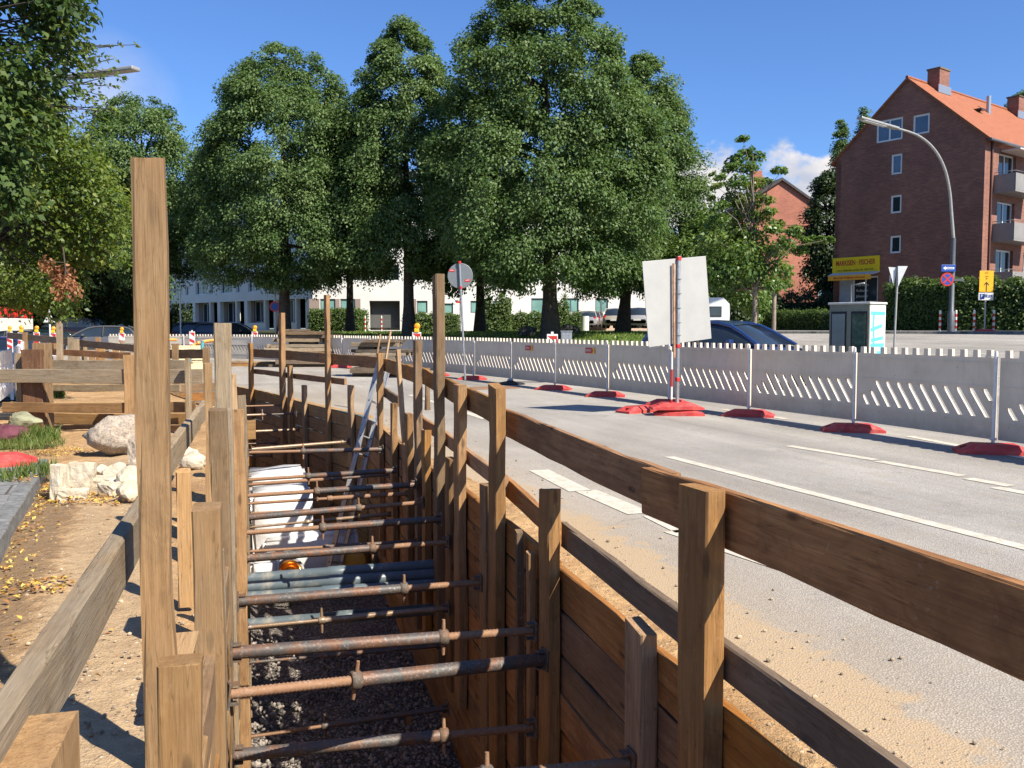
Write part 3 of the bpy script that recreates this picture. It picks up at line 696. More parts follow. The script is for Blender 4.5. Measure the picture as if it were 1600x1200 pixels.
strutpx(700, 1106, 1152, .38, .026, True, TUBE, RUSTY, 'thin strut with short rusty thread, low over the gravel near the bottom edge')
strutpx(985, 1192, 1255, .62, .042, False, TUBE, RUSTY, 'strut mostly cut off by the bottom edge of the photo')
strutpx(700, 847, 873, .62, .036, False, TUBE, RUSTY, 'long grey speckled strut just above the copper coloured pipe coupling')
strutpx(690, 811, 833, .39, .034, True, TUBE, RUSTY, 'strut with a smooth orange left rod crossing the white wrapped blocks')
strutpx(660, 785, 809, .63, .034, False, TUBE, RUSTY, 'grey speckled strut over the top of the white wrapped blocks')
strutpx(650, 757, 775, .41, .034, True, TUBE, RUSTY, 'strut with an orange rod and a square plate on the lower brown post')
strutpx(620, 735, 750, .40, .033, True, TUBE, RUSTY, 'strut with rusty rod and plate at the narrow inner post, above the white blocks')
strutpx(598, 702, 707, .40, .032, True, TUBE, RUSTY, 'strut with rust brown rod that passes in front of the ladder')
strutpx(612, 803, 824, .4, .024, True, GALV, GALV, 'thin silver strut low down between the white wrapped blocks', wing=False, tR=T_R-.05)
strutpx(604, 790, 802, .45, .022, True, RUSTY, RUSTY, 'thin red brown strut just above the thin silver one', wing=False, tR=T_R-.05)
strutpx(640, 771, 787, .5, .026, True, RUSTY, RUSTY, 'thin rusty strut close behind the grey speckled one over the blocks', wing=False, tR=T_R-.05)
strutpx(655, 846, 862, .45, .024, True, TUBE, RUSTY, 'thin dark strut low behind the long grey speckled one', wing=False, tR=T_R-.05)
strutpx(608, 742, 757, .55, .026, False, RUSTY, TUBE, 'thin pinkish rusty strut just below the one with the narrow post plate', wing=False, tR=T_R-.05)
def strutfar(uR, vR, uL, vL, nutf, rt, tl, mt, mr, label, y=None):
    b = farhit(uR, vR, -.1); a = b - FN*1.72; a.z = CAM_H + (ray(uL, vL).z/ray(uL, vL).y)*a.y
    return strut(a, b, nutf, rt, tl, mt, mr, label, True, wing=nutf < .9)
strutfar(545, 690, 385, 702, .93, .03, False, GALV, TUBE, 'bright steel strut whose right end meets the plank wall behind the ladder')
strutfar(467, 671, 385, 677, .93, .028, False, GALV, RUSTY, 'short looking strut with orange brown right half under the rounded post')
strutfar(462, 646, 385, 651, .6, .026, False, GALV, TUBE, 'strut below the rounded pale topped post with a dark right end')
strutfar(440, 633, 385, 637, .55, .026, False, GALV, RUSTY, 'topmost far strut meeting the tall dark post')
strutfar(432, 692, 385, 696, .5, .024, False, GALV, TUBE, 'far lower strut half hidden by the left post row')
strutfar(425, 712, 385, 717, .5, .024, True, RUSTY, RUSTY, 'lowest far strut, rusty and in deep shade')

# ================================================================== IN THE TRENCH
def mk_pvc(name, col):
    m, nt, b = mat(name); t = NT(nt); v = t.coord('Object'); n = t.noise(v, 6, 5, .65, .3)
    c = t.mix(t.ramp(n, [(.5, 0.0), (.72, .55)]), col, (.42, .36, .27)); t.L(c, b.inputs['Base Color']); b.inputs['Roughness'].default_value = .42; return m
PVC = mk_pvc('blue_grey_plastic_pipe', (.085, .112, .13))
a = TR(T_L-.06, 8.05); bpt = wallhit(690, 890, T_R)
pl = [(0, 0), (.0, .118), (.115, .06), (-.115, .05), (.10, .172), (.0, -.25)]
for i, (dy, dz) in enumerate(pl):
    zc = -1.10 + dz; off = TD*dy
    A = TR(T_L-.04, bpt.y-.52, zc) + off; Bp = TR(T_R-.02, bpt.y, zc + random.uniform(-.03, .02)) + off
    d = (Bp-A); k = .40+.04*(i % 3); mb = MB(); r = .056
    pts = [A+d*x for x in (0, k-.005, k, k+.09, k+.095, 1)]; rad = [r, r, r*1.13, r*1.13, r*1.04, r*1.04]
    M = Matrix.Translation(A); mb.tube([p-A for p in pts], rad, 20)
    o = mb.obj('plastic_pipe', PVC, M=M)
    tag(o, ['blue grey plastic pipe in the middle of the bundle across the trench', 'blue grey pipe on top of the bundle nearest the camera side', 'blue grey pipe at the far side of the bundle', 'blue grey pipe at the near side of the bundle behind the thick dark strut', 'topmost blue grey pipe at the back of the bundle', 'single blue grey pipe hanging lower than the rest of the bundle'][i], 'pipe', 'blue grey pipes laid across the trench')
# white wrapped blocks
def mk_foil():
    m, nt, b = mat('white_wrapping'); t = NT(nt); v = t.coord('Object'); n = t.noise(v, 2.4, 5, .6, .8)
    t.L(t.ramp(n, [(.3, (.48, .48, .49)), (.6, (.6, .6, .6))]), b.inputs['Base Color']); b.inputs['Roughness'].default_value = .42; t.bump(n, .5, .05, b); return m
FOIL = mk_foil()
def wrapped(c, dims, rz, label, seed):
    bm = bmesh.new(); bmesh.ops.create_cube(bm, size=1, matrix=Matrix.Diagonal((*dims, 1))); bmesh.ops.bevel(bm, geom=bm.edges[:], offset=.06, segments=2, affect='EDGES')
    bmesh.ops.subdivide_edges(bm, edges=bm.edges[:], cuts=2, use_grid_fill=True); r = random.Random(seed)
    for v in bm.verts:
        p = v.co; q = math.sin(p.x*9+seed)*math.cos(p.y*7+p.z*8); v.co += Vector((r.uniform(-.012, .012), r.uniform(-.012, .012), q*.014))
    me = bpy.data.meshes.new('wrapped_block'); bm.to_mesh(me); bm.free(); me.materials.append(FOIL); me.polygons.foreach_set('use_smooth', [True]*len(me.polygons))
    o = bpy.data.objects.new('wrapped_block', me); COL.objects.link(o); o.location = c; o.rotation_euler = (r.uniform(-.06, .06), r.uniform(-.06, .06), rz)
    tag(o, label, 'wrapped block', 'white wrapped blocks in the trench')
az = math.atan2(ND.y, ND.x)
wrapped(TR(.25, 15.4, -1.75), (1.0, 1.0, 1.6), az, 'large white wrapped block standing furthest back in the trench', 3)
wrapped(TR(.28, 14.3, -1.78), (.95, .9, 1.45), az+.05, 'white wrapped block in the middle under the orange rod strut', 5)
wrapped(TR(.75, 14.0, -2.12), (1.45, .7, .8), az-.04, 'low white wrapped block nearest the copper coupling', 8)
wrapped(TR(.0, 13.0, -2.2), (.42, .3, .7), az, 'small white upright block right beside the left posts behind the blue pipes', 11)
COPPER = plain('copper_brass', (.62, .28, .07), .22, .85, .2)
root = thing('pipe_coupling', 'grey pipe end with shiny copper coloured ring standing behind the blue pipes', 'pipe', TR(.36, 13.0, -2.08))
M = Matrix.Rotation(R(60), 4, 'X') @ Matrix.Diagonal((1.35, 1.35, 1.35, 1))
mb = MB(); mb.lathe([(.10, -.35), (.15, -.34), (.15, -.03), (.165, -.02), (.165, .0), (.13, .0), (.12, -.05)], 28, M=M); mb.obj('pipe_body', plain('dark_pipe', (.2, .2, .2), .4), root)
mb = MB(); mb.lathe([(.128, -.06), (.135, .015), (.12, .03), (.105, .015), (.1, -.05), (.06, -.08), (0.001, -.08)], 28, M=M); mb.obj('ring', COPPER, root)
root = thing('capped_pipe', 'round ochre yellow pipe cap facing the camera right of the copper coupling', 'pipe cap', TR(1.40, 13.7, -2.1))
mb = MB(); mb.lathe([(0.001, .02), (.16, .02), (.175, .005), (.175, -.3), (.001, -.3)], 28, M=Matrix.Rotation(R(80), 4, 'X')); mb.obj('cap', plain('ochre_cap', (.45, .25, .03), .5), root)
mb = MB(); mb.lathe([(.185, -.06), (.185, -.5), (.001, -.5)], 28, M=Matrix.Rotation(R(80), 4, 'X')); mb.obj('pipe_body', plain('ochre_pipe', (.38, .2, .04), .5), root)
# small pale debris board on the gravel
o = timber('timber_board', wallhit(640, 1075, 1.45), wallhit(632, 1130, 1.40), .06, .02, UP, PALE); o.location.z = FLOOR+.12; tag(o, 'pale curled strip of wood lying on the gravel by the plank wall', 'wood strip')
# ---- ladder -----------------------------------------------------------------
def ladder():
    top = wallhit(597, 540, T_R-.13); 
    bot = TR(1.02, top.y-2.45, FLOOR+.05)
    bot = TR(.95, 13.4, FLOOR+.03)
    top = TR(T_R+.14, 14.15, .95)
    d = (top-bot); L = d.length; F = frame(d, TD*.8+ND*.55)       # X up the ladder, Y across, Z = depth
    root = thing('ladder', 'aluminium ladder leaning out of the trench against the road side', 'ladder', bot); root.rotation_mode = 'QUATERNION'; root.rotation_quaternion = F.to_quaternion()
    for s in (-1, 1):
        mb = MB(); mb.box((L/2, s*.19, 0), (L, .022, .075), bev=.004)
        for e in (-1, 1): mb.box((L/2, s*.19 - s*.016, e*.033), (L, .014, .006))
        for i in range(int(L/.28)): mb.tube([(.2+i*.28, s*.2015, 0), (.2+i*.28, s*.2035, 0)], .012, 8, 1)
        mb.obj('rail', [ALU, BLACK], root)
    for i in range(int(L/.28)):
        mb = MB(); mb.tube([(.2+i*.28, -.175, 0), (.2+i*.28, .175, 0)], .016, 8); mb.obj('rung', ALU, root)
    mb = MB(); mb.box((L*.55, .2035, 0), (.2, .002, .06)); mb.obj('sticker', plain('pale_blue_sticker', (.5, .65, .72), .5), root)
ladder()
for i, (du, tilt) in enumerate([(0, .06), (14, .09)]):
    q = wallhit(586+du, 575, T_R+.3); o = timber('timber_board', q, q+Vector((.08+.02*i, .12, .62)), .10, .03, TD, PALE)
    tag(o, ['pale board leaning up behind the ladder top, left of the two', 'pale board leaning up behind the ladder top, right of the two'][i], 'timber board')

# ================================================================== CROSS FENCE (left middle)
CG = 'timbers of the cross fence on the footpath'
YF = 13.15
def crail(u0, u1, c, w, y, m, label, d=.05, slope=0):
    a, b = P(u0, c-slope, y+.25), P(u1, c+slope, y-.25); o = timber('timber_rail', a, b, w, d, UP, m, jag=.006); tag(o, label, 'timber rail', CG)
for a in [(35, 66, 546, .22, .1, RBRN, 'dark reddish brown post of the cross fence beside the white barrier', .4, 13.15),
          (55, 76, 536, .1, .22, PALE, 'pale post touching the dark reddish brown one on the cross fence', .45, 13.3),
          (24, 36, 552, .12, .1, GREY, 'grey post at the left end of the cross fence next to the white barrier', .45, 13.3),
          (194, 214, 555, .15, .1, PALE, 'pale post of the cross fence half hidden by the tallest post', 0, 12.8),
          (289, 297, 560, .12, .08, GREY, 'grey end post of the cross fence left of the clean pale batten', 0, 12.5)]:
    u = (a[0]+a[1])/2; q = P(u, a[2], a[8]); wd = (a[1]-a[0])/FPX*a[8]
    o = timber('timber_post', (q.x, q.y, -.15), q, wd, a[4], Vector((1, 0, 0)), a[5]); tag(o, a[6], 'timber post', CG)
crail(-60, 317, 588, .205, 12.9, GREY, 'upper wide weathered rail of the cross fence running to the left edge', slope=0)
crail(70, 290, 571, .17, 13.5, GREY, 'second upper board of the cross fence just behind and above the wide rail')
crail(5, 305, 637, .15, 12.9, WARM, 'lower rail of the cross fence in front of the sand heap')
crail(72, 282, 606, .11, 13.6, GREY, 'thin middle board of the cross fence, seen through the gap below the wide rail')
crail(62, 292, 655, .17, 13.4, PALE, 'upper kick board of the cross fence behind the boulder')
crail(40, 292, 671, .13, 13.35, WARM, 'bottom kick board of the cross fence lying on the sand')
# ================================================================== FAR FENCES AND CLUTTER
FG = 'timbers of the far trench fences'
fp = [(92, 500, 640, 24.5, 'tallest thin post of the far fences, left of the lit white barrier panels'), (110, 527, 560, 25.5, 'slim far fence post just right of the tallest thin one'), (119, 530, 562, 25.8, 'slim far fence post, second right of the tallest thin one'),
      (111+20, 531, 565, 26, 'stubby far fence post in front of the first lit barrier slots'), (153, 527, 562, 26.3, 'dark far fence post in front of the lit barrier slots'), (160, 535, 562, 26.6, 'pale low far fence post beside the dark one'),
      (181, 536, 562, 26.4, 'far fence post just left of the tallest weathered post'), (191, 532, 558, 26.8, 'far fence post touching the edge of the tallest weathered post'), (122+22, 548, 575, 25, 'low far fence post under the lower rail'),
      (274, 537, 580, 21, 'pale post in front of the pale crates in the middle distance'), (314+8, 543, 590, 19.5, 'pale post left of the weathered grey post'), (39, 519, 535, 28, 'pale stub post behind the left white barrier between the lamps'), (232, 540, 575, 22, 'grey post right of the tallest weathered post'),]
for u, vt, vb, y, lab in fp:
    q = P(u, vt, y); o = timber('timber_post', (q.x, q.y, -.1), q, .14 if u != 92 else .16, .1, Vector((1, 0, 0)), [WARM, PALE, GREY][int(u) % 3]); tag(o, lab, 'timber post', FG)
def frail(u0, v0, y0, u1, v1, y1, w, m, label):
    o = timber('timber_rail', P(u0, v0, y0), P(u1, v1, y1), w, .05, UP, m); tag(o, label, 'timber rail', FG)
frail(12, 524, 29, 215, 545, 24, .2, DARKW, 'dark far rail sloping down from the left edge under the warning lamps')
frail(82, 550, 25, 205, 556, 22.5, .17, BROWN, 'brown far rail behind the pale post of the cross fence')
frail(235, 553, 22, 322, 553, 20.5, .22, DARKW, 'dark wide far rail below the pale crates')
frail(250, 566, 21, 300, 567, 20, .06, GREY, 'thin far rail under the dark wide one')
frail(75, 541, 25, 95, 541, 25, .18, WARM, 'short brown board end beside the tallest thin far post')
# stacked crates and material behind
CRT = plain('pale_plywood', (.62, .52, .33), .8, 0, .1, 9)
def crate(c, d, rz, label):
    root = thing('wooden_crate', label, 'crate', c, rz, 'pale crates behind the far rails')
    mb = MB(); mb.box((0, 0, d[2]/2), d, bev=.01); mb.obj('box_body', CRT, root)
    for s in (-1, 1):
        mb = MB(); mb.box((s*d[0]*.3, 0, -.05), (.09, d[1], .1)); mb.obj('skid', DARKW, root)
    mb = MB(); mb.box((0, 0, d[2]+.016), (d[0]*1.02, d[1]*1.02, .03)); mb.obj('lid', CRT, root)
q = P(293, 542, 29); crate((q.x, q.y, .5), (.95, .9, .42), .3, 'wide pale plywood crate below the small red white arrow board')
q = P(297, 553, 29); crate((q.x+.1, q.y, .1), (.9, .9, .34), .22, 'lower pale crate carrying the wide one')
ORG = plain('orange_plastic', (.75, .3, .07), .5, 0, .15)
for i, (u0, v0, u1, v1) in enumerate([(300, 540, 336, 532), (308, 536, 345, 531), (246, 533, 275, 531)]):
    A, B_ = P(u0, v0, 29.5), P(u1, v1, 30.2); mb = MB(); mb.tube([Vector((0, 0, 0)), (B_-A)*.5+Vector((0, 0, .03)), B_-A], .05, 8); o = mb.obj('orange_tube', ORG, M=Matrix.Translation(A))
    tag(o, ['lower orange tube lying over the crates', 'upper orange tube lying over the crates', 'orange tube left of the crates, right of the tallest post'][i], 'tube', 'orange tubes on the material pile')
TEAL = plain('teal_steel', (.1, .38, .42), .4, .2); BLU = plain('blue_steel', (.06, .12, .4), .4, .2)
for i, (u, vt, vb, m) in enumerate([(316, 533, 557, TEAL), (297, 556, 566, TEAL), (319, 556, 566, BLU)]):
    A, B_ = P(u, vb, 25), P(u, vt, 25); mb = MB(); mb.tube([(0, 0, 0), B_-A], .045, 10); mb.tube([(B_-A)*.97, (B_-A)*1.03], .06, 10); o = mb.obj('steel_prop', m, M=Matrix.Translation(A)); tag(o, ['teal upright steel prop right of the pale crates', 'short teal prop end under the dark wide rail', 'short blue prop end under the dark wide rail'][i], 'steel prop')
# timber piles
def pile(cx, cy, rz, layers, label, name='timber_stack'):
    root = thing(name, label, 'timber stack', (cx, cy, 0), rz)
    z = .0
    for (n, L, h, w, off, m) in layers:
        h *= 1.4
        for k in range(n):
            y = (k-(n-1)/2)*(w+.01); 
            timber('board', (-L/2+off+random.uniform(-.12, .12), y, z+h/2), (L/2+off+random.uniform(-.12, .12), y, z+h/2), h-.004, w, UP, m, root)
        z += h
def layers(nl, L, seed, mats):
    rd = random.Random(seed); out = [(3, L*.9, .08, .16, 0, DARKW)]
    for k in range(nl):
        out.append((rd.choice((4, 5, 5)), L*rd.uniform(.62, 1.05)*(1-.035*k), rd.choice((.07, .09, .1, .13)), .2, rd.uniform(-.3, .3), mats[rd.randrange(len(mats))]))
        if k % 3 == 1: out.append((3, L*rd.uniform(.25, .4), .06, .2, rd.uniform(-.6, .6), DARKW))
    return out
q = G(476, 573); pile(q.x, q.y, R(10), layers(8, 2.9, 4, [DARKW, DARKW, GREY, MIDW]), 'large dark stack of used planks left of the lit entrance, below the lawn hedge')
q = G(598, 588); pile(q.x, q.y, R(-8), layers(7, 2.0, 7, [DARKW, GREY, GREY]), 'smaller stack of grey planks behind the ladder top')
q = G(390, 572); pile(q.x, q.y, R(3), [(3, 2.2, .07, .2, 0, WARM), (2, 1.8, .06, .2, .2, PALE)], 'low pile of boards lying on the ground at the far end of the trench')
o = MB().tube([(0, 0, 0), (.9, .1, 0)], .035, 8).obj('yellow_rod', YELLOW, M=Matrix.Translation(G(546, 578, .05))); tag(o, 'short yellow rod lying on the road beside the grey plank stack', 'rod')

# ================================================================== ROCKS, RUBBLE, LEAVES
def rock(name, c, r, seed, m, label, cat, squash=(1, 1, 1), cuts=3, flat=.0, group=None, rough=.16):
    bm = bmesh.new(); bmesh.ops.create_icosphere(bm, subdivisions=cuts+1, radius=1); rd = random.Random(seed)
    pl = [(Vector((rd.gauss(0, 1), rd.gauss(0, 1), rd.gauss(0, 1))).normalized(), rd.uniform(.62, .92)) for _ in range(11)]
    ph = [rd.uniform(0, 6) for _ in range(6)]
    for v in bm.verts:
        p = v.co.copy(); k = 1.0
        for nrm, dd in pl:
            q = p.dot(nrm)
            if q > dd: k = min(k, dd/q)
        p *= k; p *= 1 + rough*.35*(math.sin(p.x*5+ph[0])*math.sin(p.y*6+ph[1])+.5*math.sin(p.z*13+ph[2])*math.sin(p.x*12+ph[3])) + rd.uniform(-1, 1)*rough*.06
        v.co = Vector((p.x*squash[0], p.y*squash[1], p.z*squash[2]))*r
    zmin = min(v.co.z for v in bm.verts)
    me = bpy.data.meshes.new(name); bm.to_mesh(me); bm.free(); me.materials.append(m)
    if cuts >= 3 and rough > .2: me.polygons.foreach_set('use_smooth', [True]*len(me.polygons))
    o = bpy.data.objects.new(name, me); COL.objects.link(o); o.location = (c[0], c[1], c[2]-zmin-.02); return tag(o, label, cat, group)
def mk_granite():
    m, nt, b = mat('pinkish_granite'); t = NT(nt); v = t.coord('Object'); n = t.noise(v, 4, 6, .7, 1.2); n2 = t.noise(v, 26, 5, .75, .6)
    c = t.ramp(n, [(.3, (.25, .22, .19)), (.5, (.38, .31, .24)), (.68, (.46, .38, .29))]); c = t.mix(t.ramp(n2, [(.38, .85), (.5, 0.0)]), c, (.15, .14, .13))
    c = t.mix(t.ramp(n2, [(.58, 0.0), (.7, .6)]), c, (.72, .68, .6)); t.L(c, b.inputs['Base Color']); b.inputs['Roughness'].default_value = .85; t.bump(n2, .8, .03, b); return m
def mk_rubble():
    m, nt, b = mat('broken_sandlime_brick'); t = NT(nt); v = t.coord('Object'); n = t.noise(v, 10, 6, .7, .4); n2 = t.noise(v, 40, 4, .7)
    c = t.ramp(n, [(.3, (.32, .26, .18)), (.55, (.48, .42, .32)), (.75, (.56, .51, .42))]); t.L(c, b.inputs['Base Color']); b.inputs['Roughness'].default_value = .92; t.bump(n2, .7, .012, b); return m
GRAN, RUB = mk_granite(), mk_rubble()
q = G(186, 712); rock('boulder', (q.x, q.y+.05, 0), .37, 4, GRAN, 'big rounded pinkish grey granite boulder on the sand behind the tallest post', 'boulder', (1.12, .95, .78), 3, rough=.24)
rb = [(88, 783, 'prism', (.10, .14, .32), 'tall narrow white broken block standing at the left end of the rubble', 4, -8), (121, 768, 'prism', (.23, .15, .27), 'largest squarish white broken block of the rubble, leaning upright', 7, 6),
      (108, 784, 'prism', (.24, .15, .11), 'small flat white broken brick lying in front of the large block', 2, 12), (152, 766, 'prism', (.34, .2, .12), 'long flat pale slab piece in the middle of the rubble', 3, 4),
      (176, 752, 'rock', .125, 'round whitish rubble lump on top at the back of the pile', 9, 0), (168, 778, 'prism', (.19, .15, .13), 'small angular cream rubble piece in front of the long flat slab', 6, -20),
      (202, 768, 'rock', .15, 'bright white rubble lump beside the tallest post', 12, 0), (200, 787, 'rock', .13, 'rounded cream rubble lump at the front right of the pile', 14, 0),
      (210, 735, 'prism', (.14, .16, .33), 'upright speckled grey stone block next to the boulder', 5, 0), (150, 745, 'rock', .085, 'small grey white rubble bit at the back of the pile', 21, 0), (300, 735, 'rock', .14, 'pale rubble lump seen right of the weathered rail under the cross fence', 17, 0), (290, 722, 'rock', .11, 'small pale rubble lump behind the weathered rail', 19, 0)]
for u, v, kd, s, lab, seed, rz in rb:
    q = G(u, v)
    if kd == 'rock': rock('rubble_stone', (q.x, q.y+.08, 0), s, seed, RUB, lab, 'rubble stone', (1.1, 1, .85), 2, group='white rubble stones on the footpath', rough=.2)
    else:
        bm = bmesh.new(); bmesh.ops.create_cube(bm, size=1, matrix=Matrix.Diagonal((*s, 1))); bmesh.ops.subdivide_edges(bm, edges=bm.edges[:], cuts=4, use_grid_fill=True); rd = random.Random(seed)
        for w in bm.verts:
            k = (abs(w.co.x)/s[0]*2 > .9)+(abs(w.co.y)/s[1]*2 > .9)+(abs(w.co.z)/s[2]*2 > .9)
            w.co *= 1-.035*max(0, k-1)*rd.uniform(.4, 2.2); w.co += Vector([rd.uniform(-1, 1)*.006 for _ in range(3)]); w.co.x += .14*w.co.z*math.sin(seed); w.co.y *= 1+.25*w.co.x/s[0]*math.cos(seed*2)
        me = bpy.data.meshes.new('rubble_block'); bm.to_mesh(me); bm.free(); me.materials.append(RUB if u != 210 else GRAN); o = bpy.data.objects.new('rubble_block', me); COL.objects.link(o)
        o.location = (q.x, q.y+s[1]/2, s[2]/2-.01); o.rotation_euler = (R(-7 if s[2] > .2 else 3), R(3), R(rz)); tag(o, lab, 'rubble stone', 'white rubble stones on the footpath')
def leafmat(name, cols, trans=.35, rough=.45, spec=.4):
    m, nt, b = mat(name); t = NT(nt); at = t.N('ShaderNodeAttribute'); at.attribute_name = 'var'; f = at.outputs['Fac']
    st = [(i/(len(cols)-1), c) for i, c in enumerate(cols)]; c = t.ramp(f, st)
    t.L(c, b.inputs['Base Color']); b.inputs['Roughness'].default_value = rough; b.inputs['Specular IOR Level'].default_value = spec
    tr = t.N('ShaderNodeBsdfTranslucent'); hs = t.N('ShaderNodeHueSaturation'); hs.inputs['Saturation'].default_value = 1.15; hs.inputs['Value'].default_value = 1.5; hs.inputs['Hue'].default_value = .485; t.L(c, hs.inputs['Color']); t.L(hs.outputs[0], tr.inputs['Color'])
    mx = t.N('ShaderNodeMixShader'); mx.inputs[0].default_value = trans; t.L(b.outputs[0], mx.inputs[1]); t.L(tr.outputs[0], mx.inputs[2])
    t.L(mx.outputs[0], nt.nodes['Material Output'].inputs['Surface']); return m
def leaf_cloud(name, pos, nrm, axis, size, m, parent=None, var=None, wid=.62, fold=.18):
    """one small folded leaf (two triangles pairs) at each position"""
    n = len(pos); nrm = nrm/np.linalg.norm(nrm, axis=1, keepdims=True)
    ax = axis - nrm*(axis*nrm).sum(1, keepdims=True); ax /= np.linalg.norm(ax, axis=1, keepdims=True)+1e-9
    sd_ = np.cross(nrm, ax); s = np.asarray(size).reshape(-1, 1)*np.ones((n, 1))
    v = np.empty((n, 4, 3)); v[:, 0] = pos - ax*s*.5; v[:, 2] = pos + ax*s*.5
    v[:, 1] = pos + sd_*s*wid*.5 + nrm*s*fold - ax*s*.08; v[:, 3] = pos - sd_*s*wid*.5 + nrm*s*fold - ax*s*.08
    me = bpy.data.meshes.new(name); me.vertices.add(4*n); me.vertices.foreach_set('co', v.reshape(-1))
    me.loops.add(4*n); me.loops.foreach_set('vertex_index', np.arange(4*n, dtype=np.int32)); me.polygons.add(n)
    me.polygons.foreach_set('loop_start', np.arange(0, 4*n, 4, dtype=np.int32)); me.polygons.foreach_set('loop_total', np.full(n, 4, dtype=np.int32))
    me.update(calc_edges=True); a = me.attributes.new('var', 'FLOAT', 'FACE'); a.data.foreach_set('value', (rng.random(n) if var is None else np.clip(var, 0, 1)).astype(np.float32))
    me.materials.append(m); o = bpy.data.objects.new(name, me); COL.objects.link(o)
    if parent is not None: o.parent = parent
    return o
LITTER = leafmat('dry_leaf', [(.30, .13, .05), (.48, .26, .08), (.58, .42, .09), (.62, .5, .14)], .2, .6)
def litter():
    ps = []
    def patch(c, r, n):
        for _ in range(n):
            a = random.random()*6.28; k = math.sqrt(random.random()); x, y = c[0]+r[0]*k*math.cos(a), c[1]+r[1]*k*math.sin(a); ps.append((x, y))
    for i in range(420): 
        k = random.random(); p = KL0+KD*(k*(KL1-KL0).length)+KN*(.03+abs(random.gauss(0, .11))); ps.append((p.x, p.y))
    for (u, v, ru, n) in [(40, 925, (.28, .16), 130), (120, 780, (.4, .15), 170), (100, 708, (.35, .3), 200), (160, 787, (.5, .12), 160), (30, 735, (.5, .4), 110), (60, 770, (.2, .25), 120)]:
        q = G(u, v); patch((q.x, q.y), ru, n)
    for _ in range(60): q = G(random.uniform(0, 260), random.uniform(740, 1150)); ps.append((q.x, q.y))
    P_ = np.array(ps); lat = (P_ - np.array([KL0.x, KL0.y])) @ np.array([KN.x, KN.y]); al = (P_ - np.array([KL0.x, KL0.y])) @ np.array([KD.x, KD.y])
    z = np.where((lat < 0) & (al < 7.9), .13, .022) + lumps(P_[:, 0], P_[:, 1])*(lat > 0) + rng.random(len(P_))*.015
    pos = np.column_stack([P_, z]); n = len(pos)
    nr = np.column_stack([rng.normal(0, .35, n), rng.normal(0, .35, n), np.ones(n)]); ax = rng.normal(0, 1, (n, 3))
    o = leaf_cloud('fallen_leaves', pos, nr, ax, rng.uniform(.018, .045, n), LITTER); o['kind'] = 'stuff'
litter()
BLADE = leafmat('grass_blade', [(.06, .11, .02), (.11, .17, .035), (.2, .22, .07)], .35)
def grass_patch(c, r, n, h, z=.1):
    a = rng.random(n)*6.28; k = np.sqrt(rng.random(n)); x = c[0]+r[0]*k*np.cos(a); y = c[1]+r[1]*k*np.sin(a)
    s = h*rng.uniform(.5, 1.2, n); up = np.column_stack([rng.normal(0, .3, n), rng.normal(0, .3, n), np.ones(n)]); pos = np.column_stack([x, y, z+s*.42]); return pos, up, s
def grass_tufts():
    parts = [grass_patch(c, r, n, h, z) for c, r, n, h, z in [(T2(G(62, 700)), (.22, .3), 500, .22, .08), (T2(G(30, 712)), (.5, .45), 800, .12, .1), (T2(G(45, 745, .1)), (.2, .4), 450, .15, .1), (T2(G(83, 625)), (.22, .2), 350, .3, .03), (T2(G(10, 700)), (.7, .3), 500, .12, .1)]]
    pos = np.concatenate([p[0] for p in parts]); up = np.concatenate([p[1] for p in parts]); s = np.concatenate([p[2] for p in parts]); n = len(pos)
    nr = rng.normal(0, 1, (n, 3)); nr[:, 2] *= .3
    o = leaf_cloud('grass', pos, nr, up, s, BLADE, wid=.07, fold=.03); o['kind'] = 'stuff'
grass_tufts()
# ---- loose pebbles and clods ------------------------------------------------
def pebbles():
    base = bmesh.new(); bmesh.ops.create_icosphere(base, subdivisions=1, radius=1); bv = [v.co.copy() for v in base.verts]; bf = [[v.index for v in f.verts] for f in base.faces]; base.free(); mb = MB(); rd = random.Random(77)
    for i in range(1900):
        if i < 1200: y = 2.2 + 13*rd.random()**1.5; t = T_R + .08 + abs(rd.gauss(0, .45)); p = TR(t, y)
        else: q = G(rd.uniform(40, 330), rd.uniform(720, 1150)); p = Vector((q.x, q.y, 0)); t = p.x - SL*p.y; 
        if T_L-.12 < t < T_R+.07: continue
        r = .003 + .012*rd.random()**5; p.z = r*.4 + (lumps(p.x, p.y) if t < T_R+.3 else .004)
        mb.add([p + Vector((v.x*r*rd.uniform(.8, 1.2), v.y*r, v.z*r*.7)) for v in bv], bf)
    o = mb.obj('pebbles', plain('pebble_stone', (.36, .28, .19), .9, 0, .5, 3)); o['kind'] = 'stuff'
pebbles()
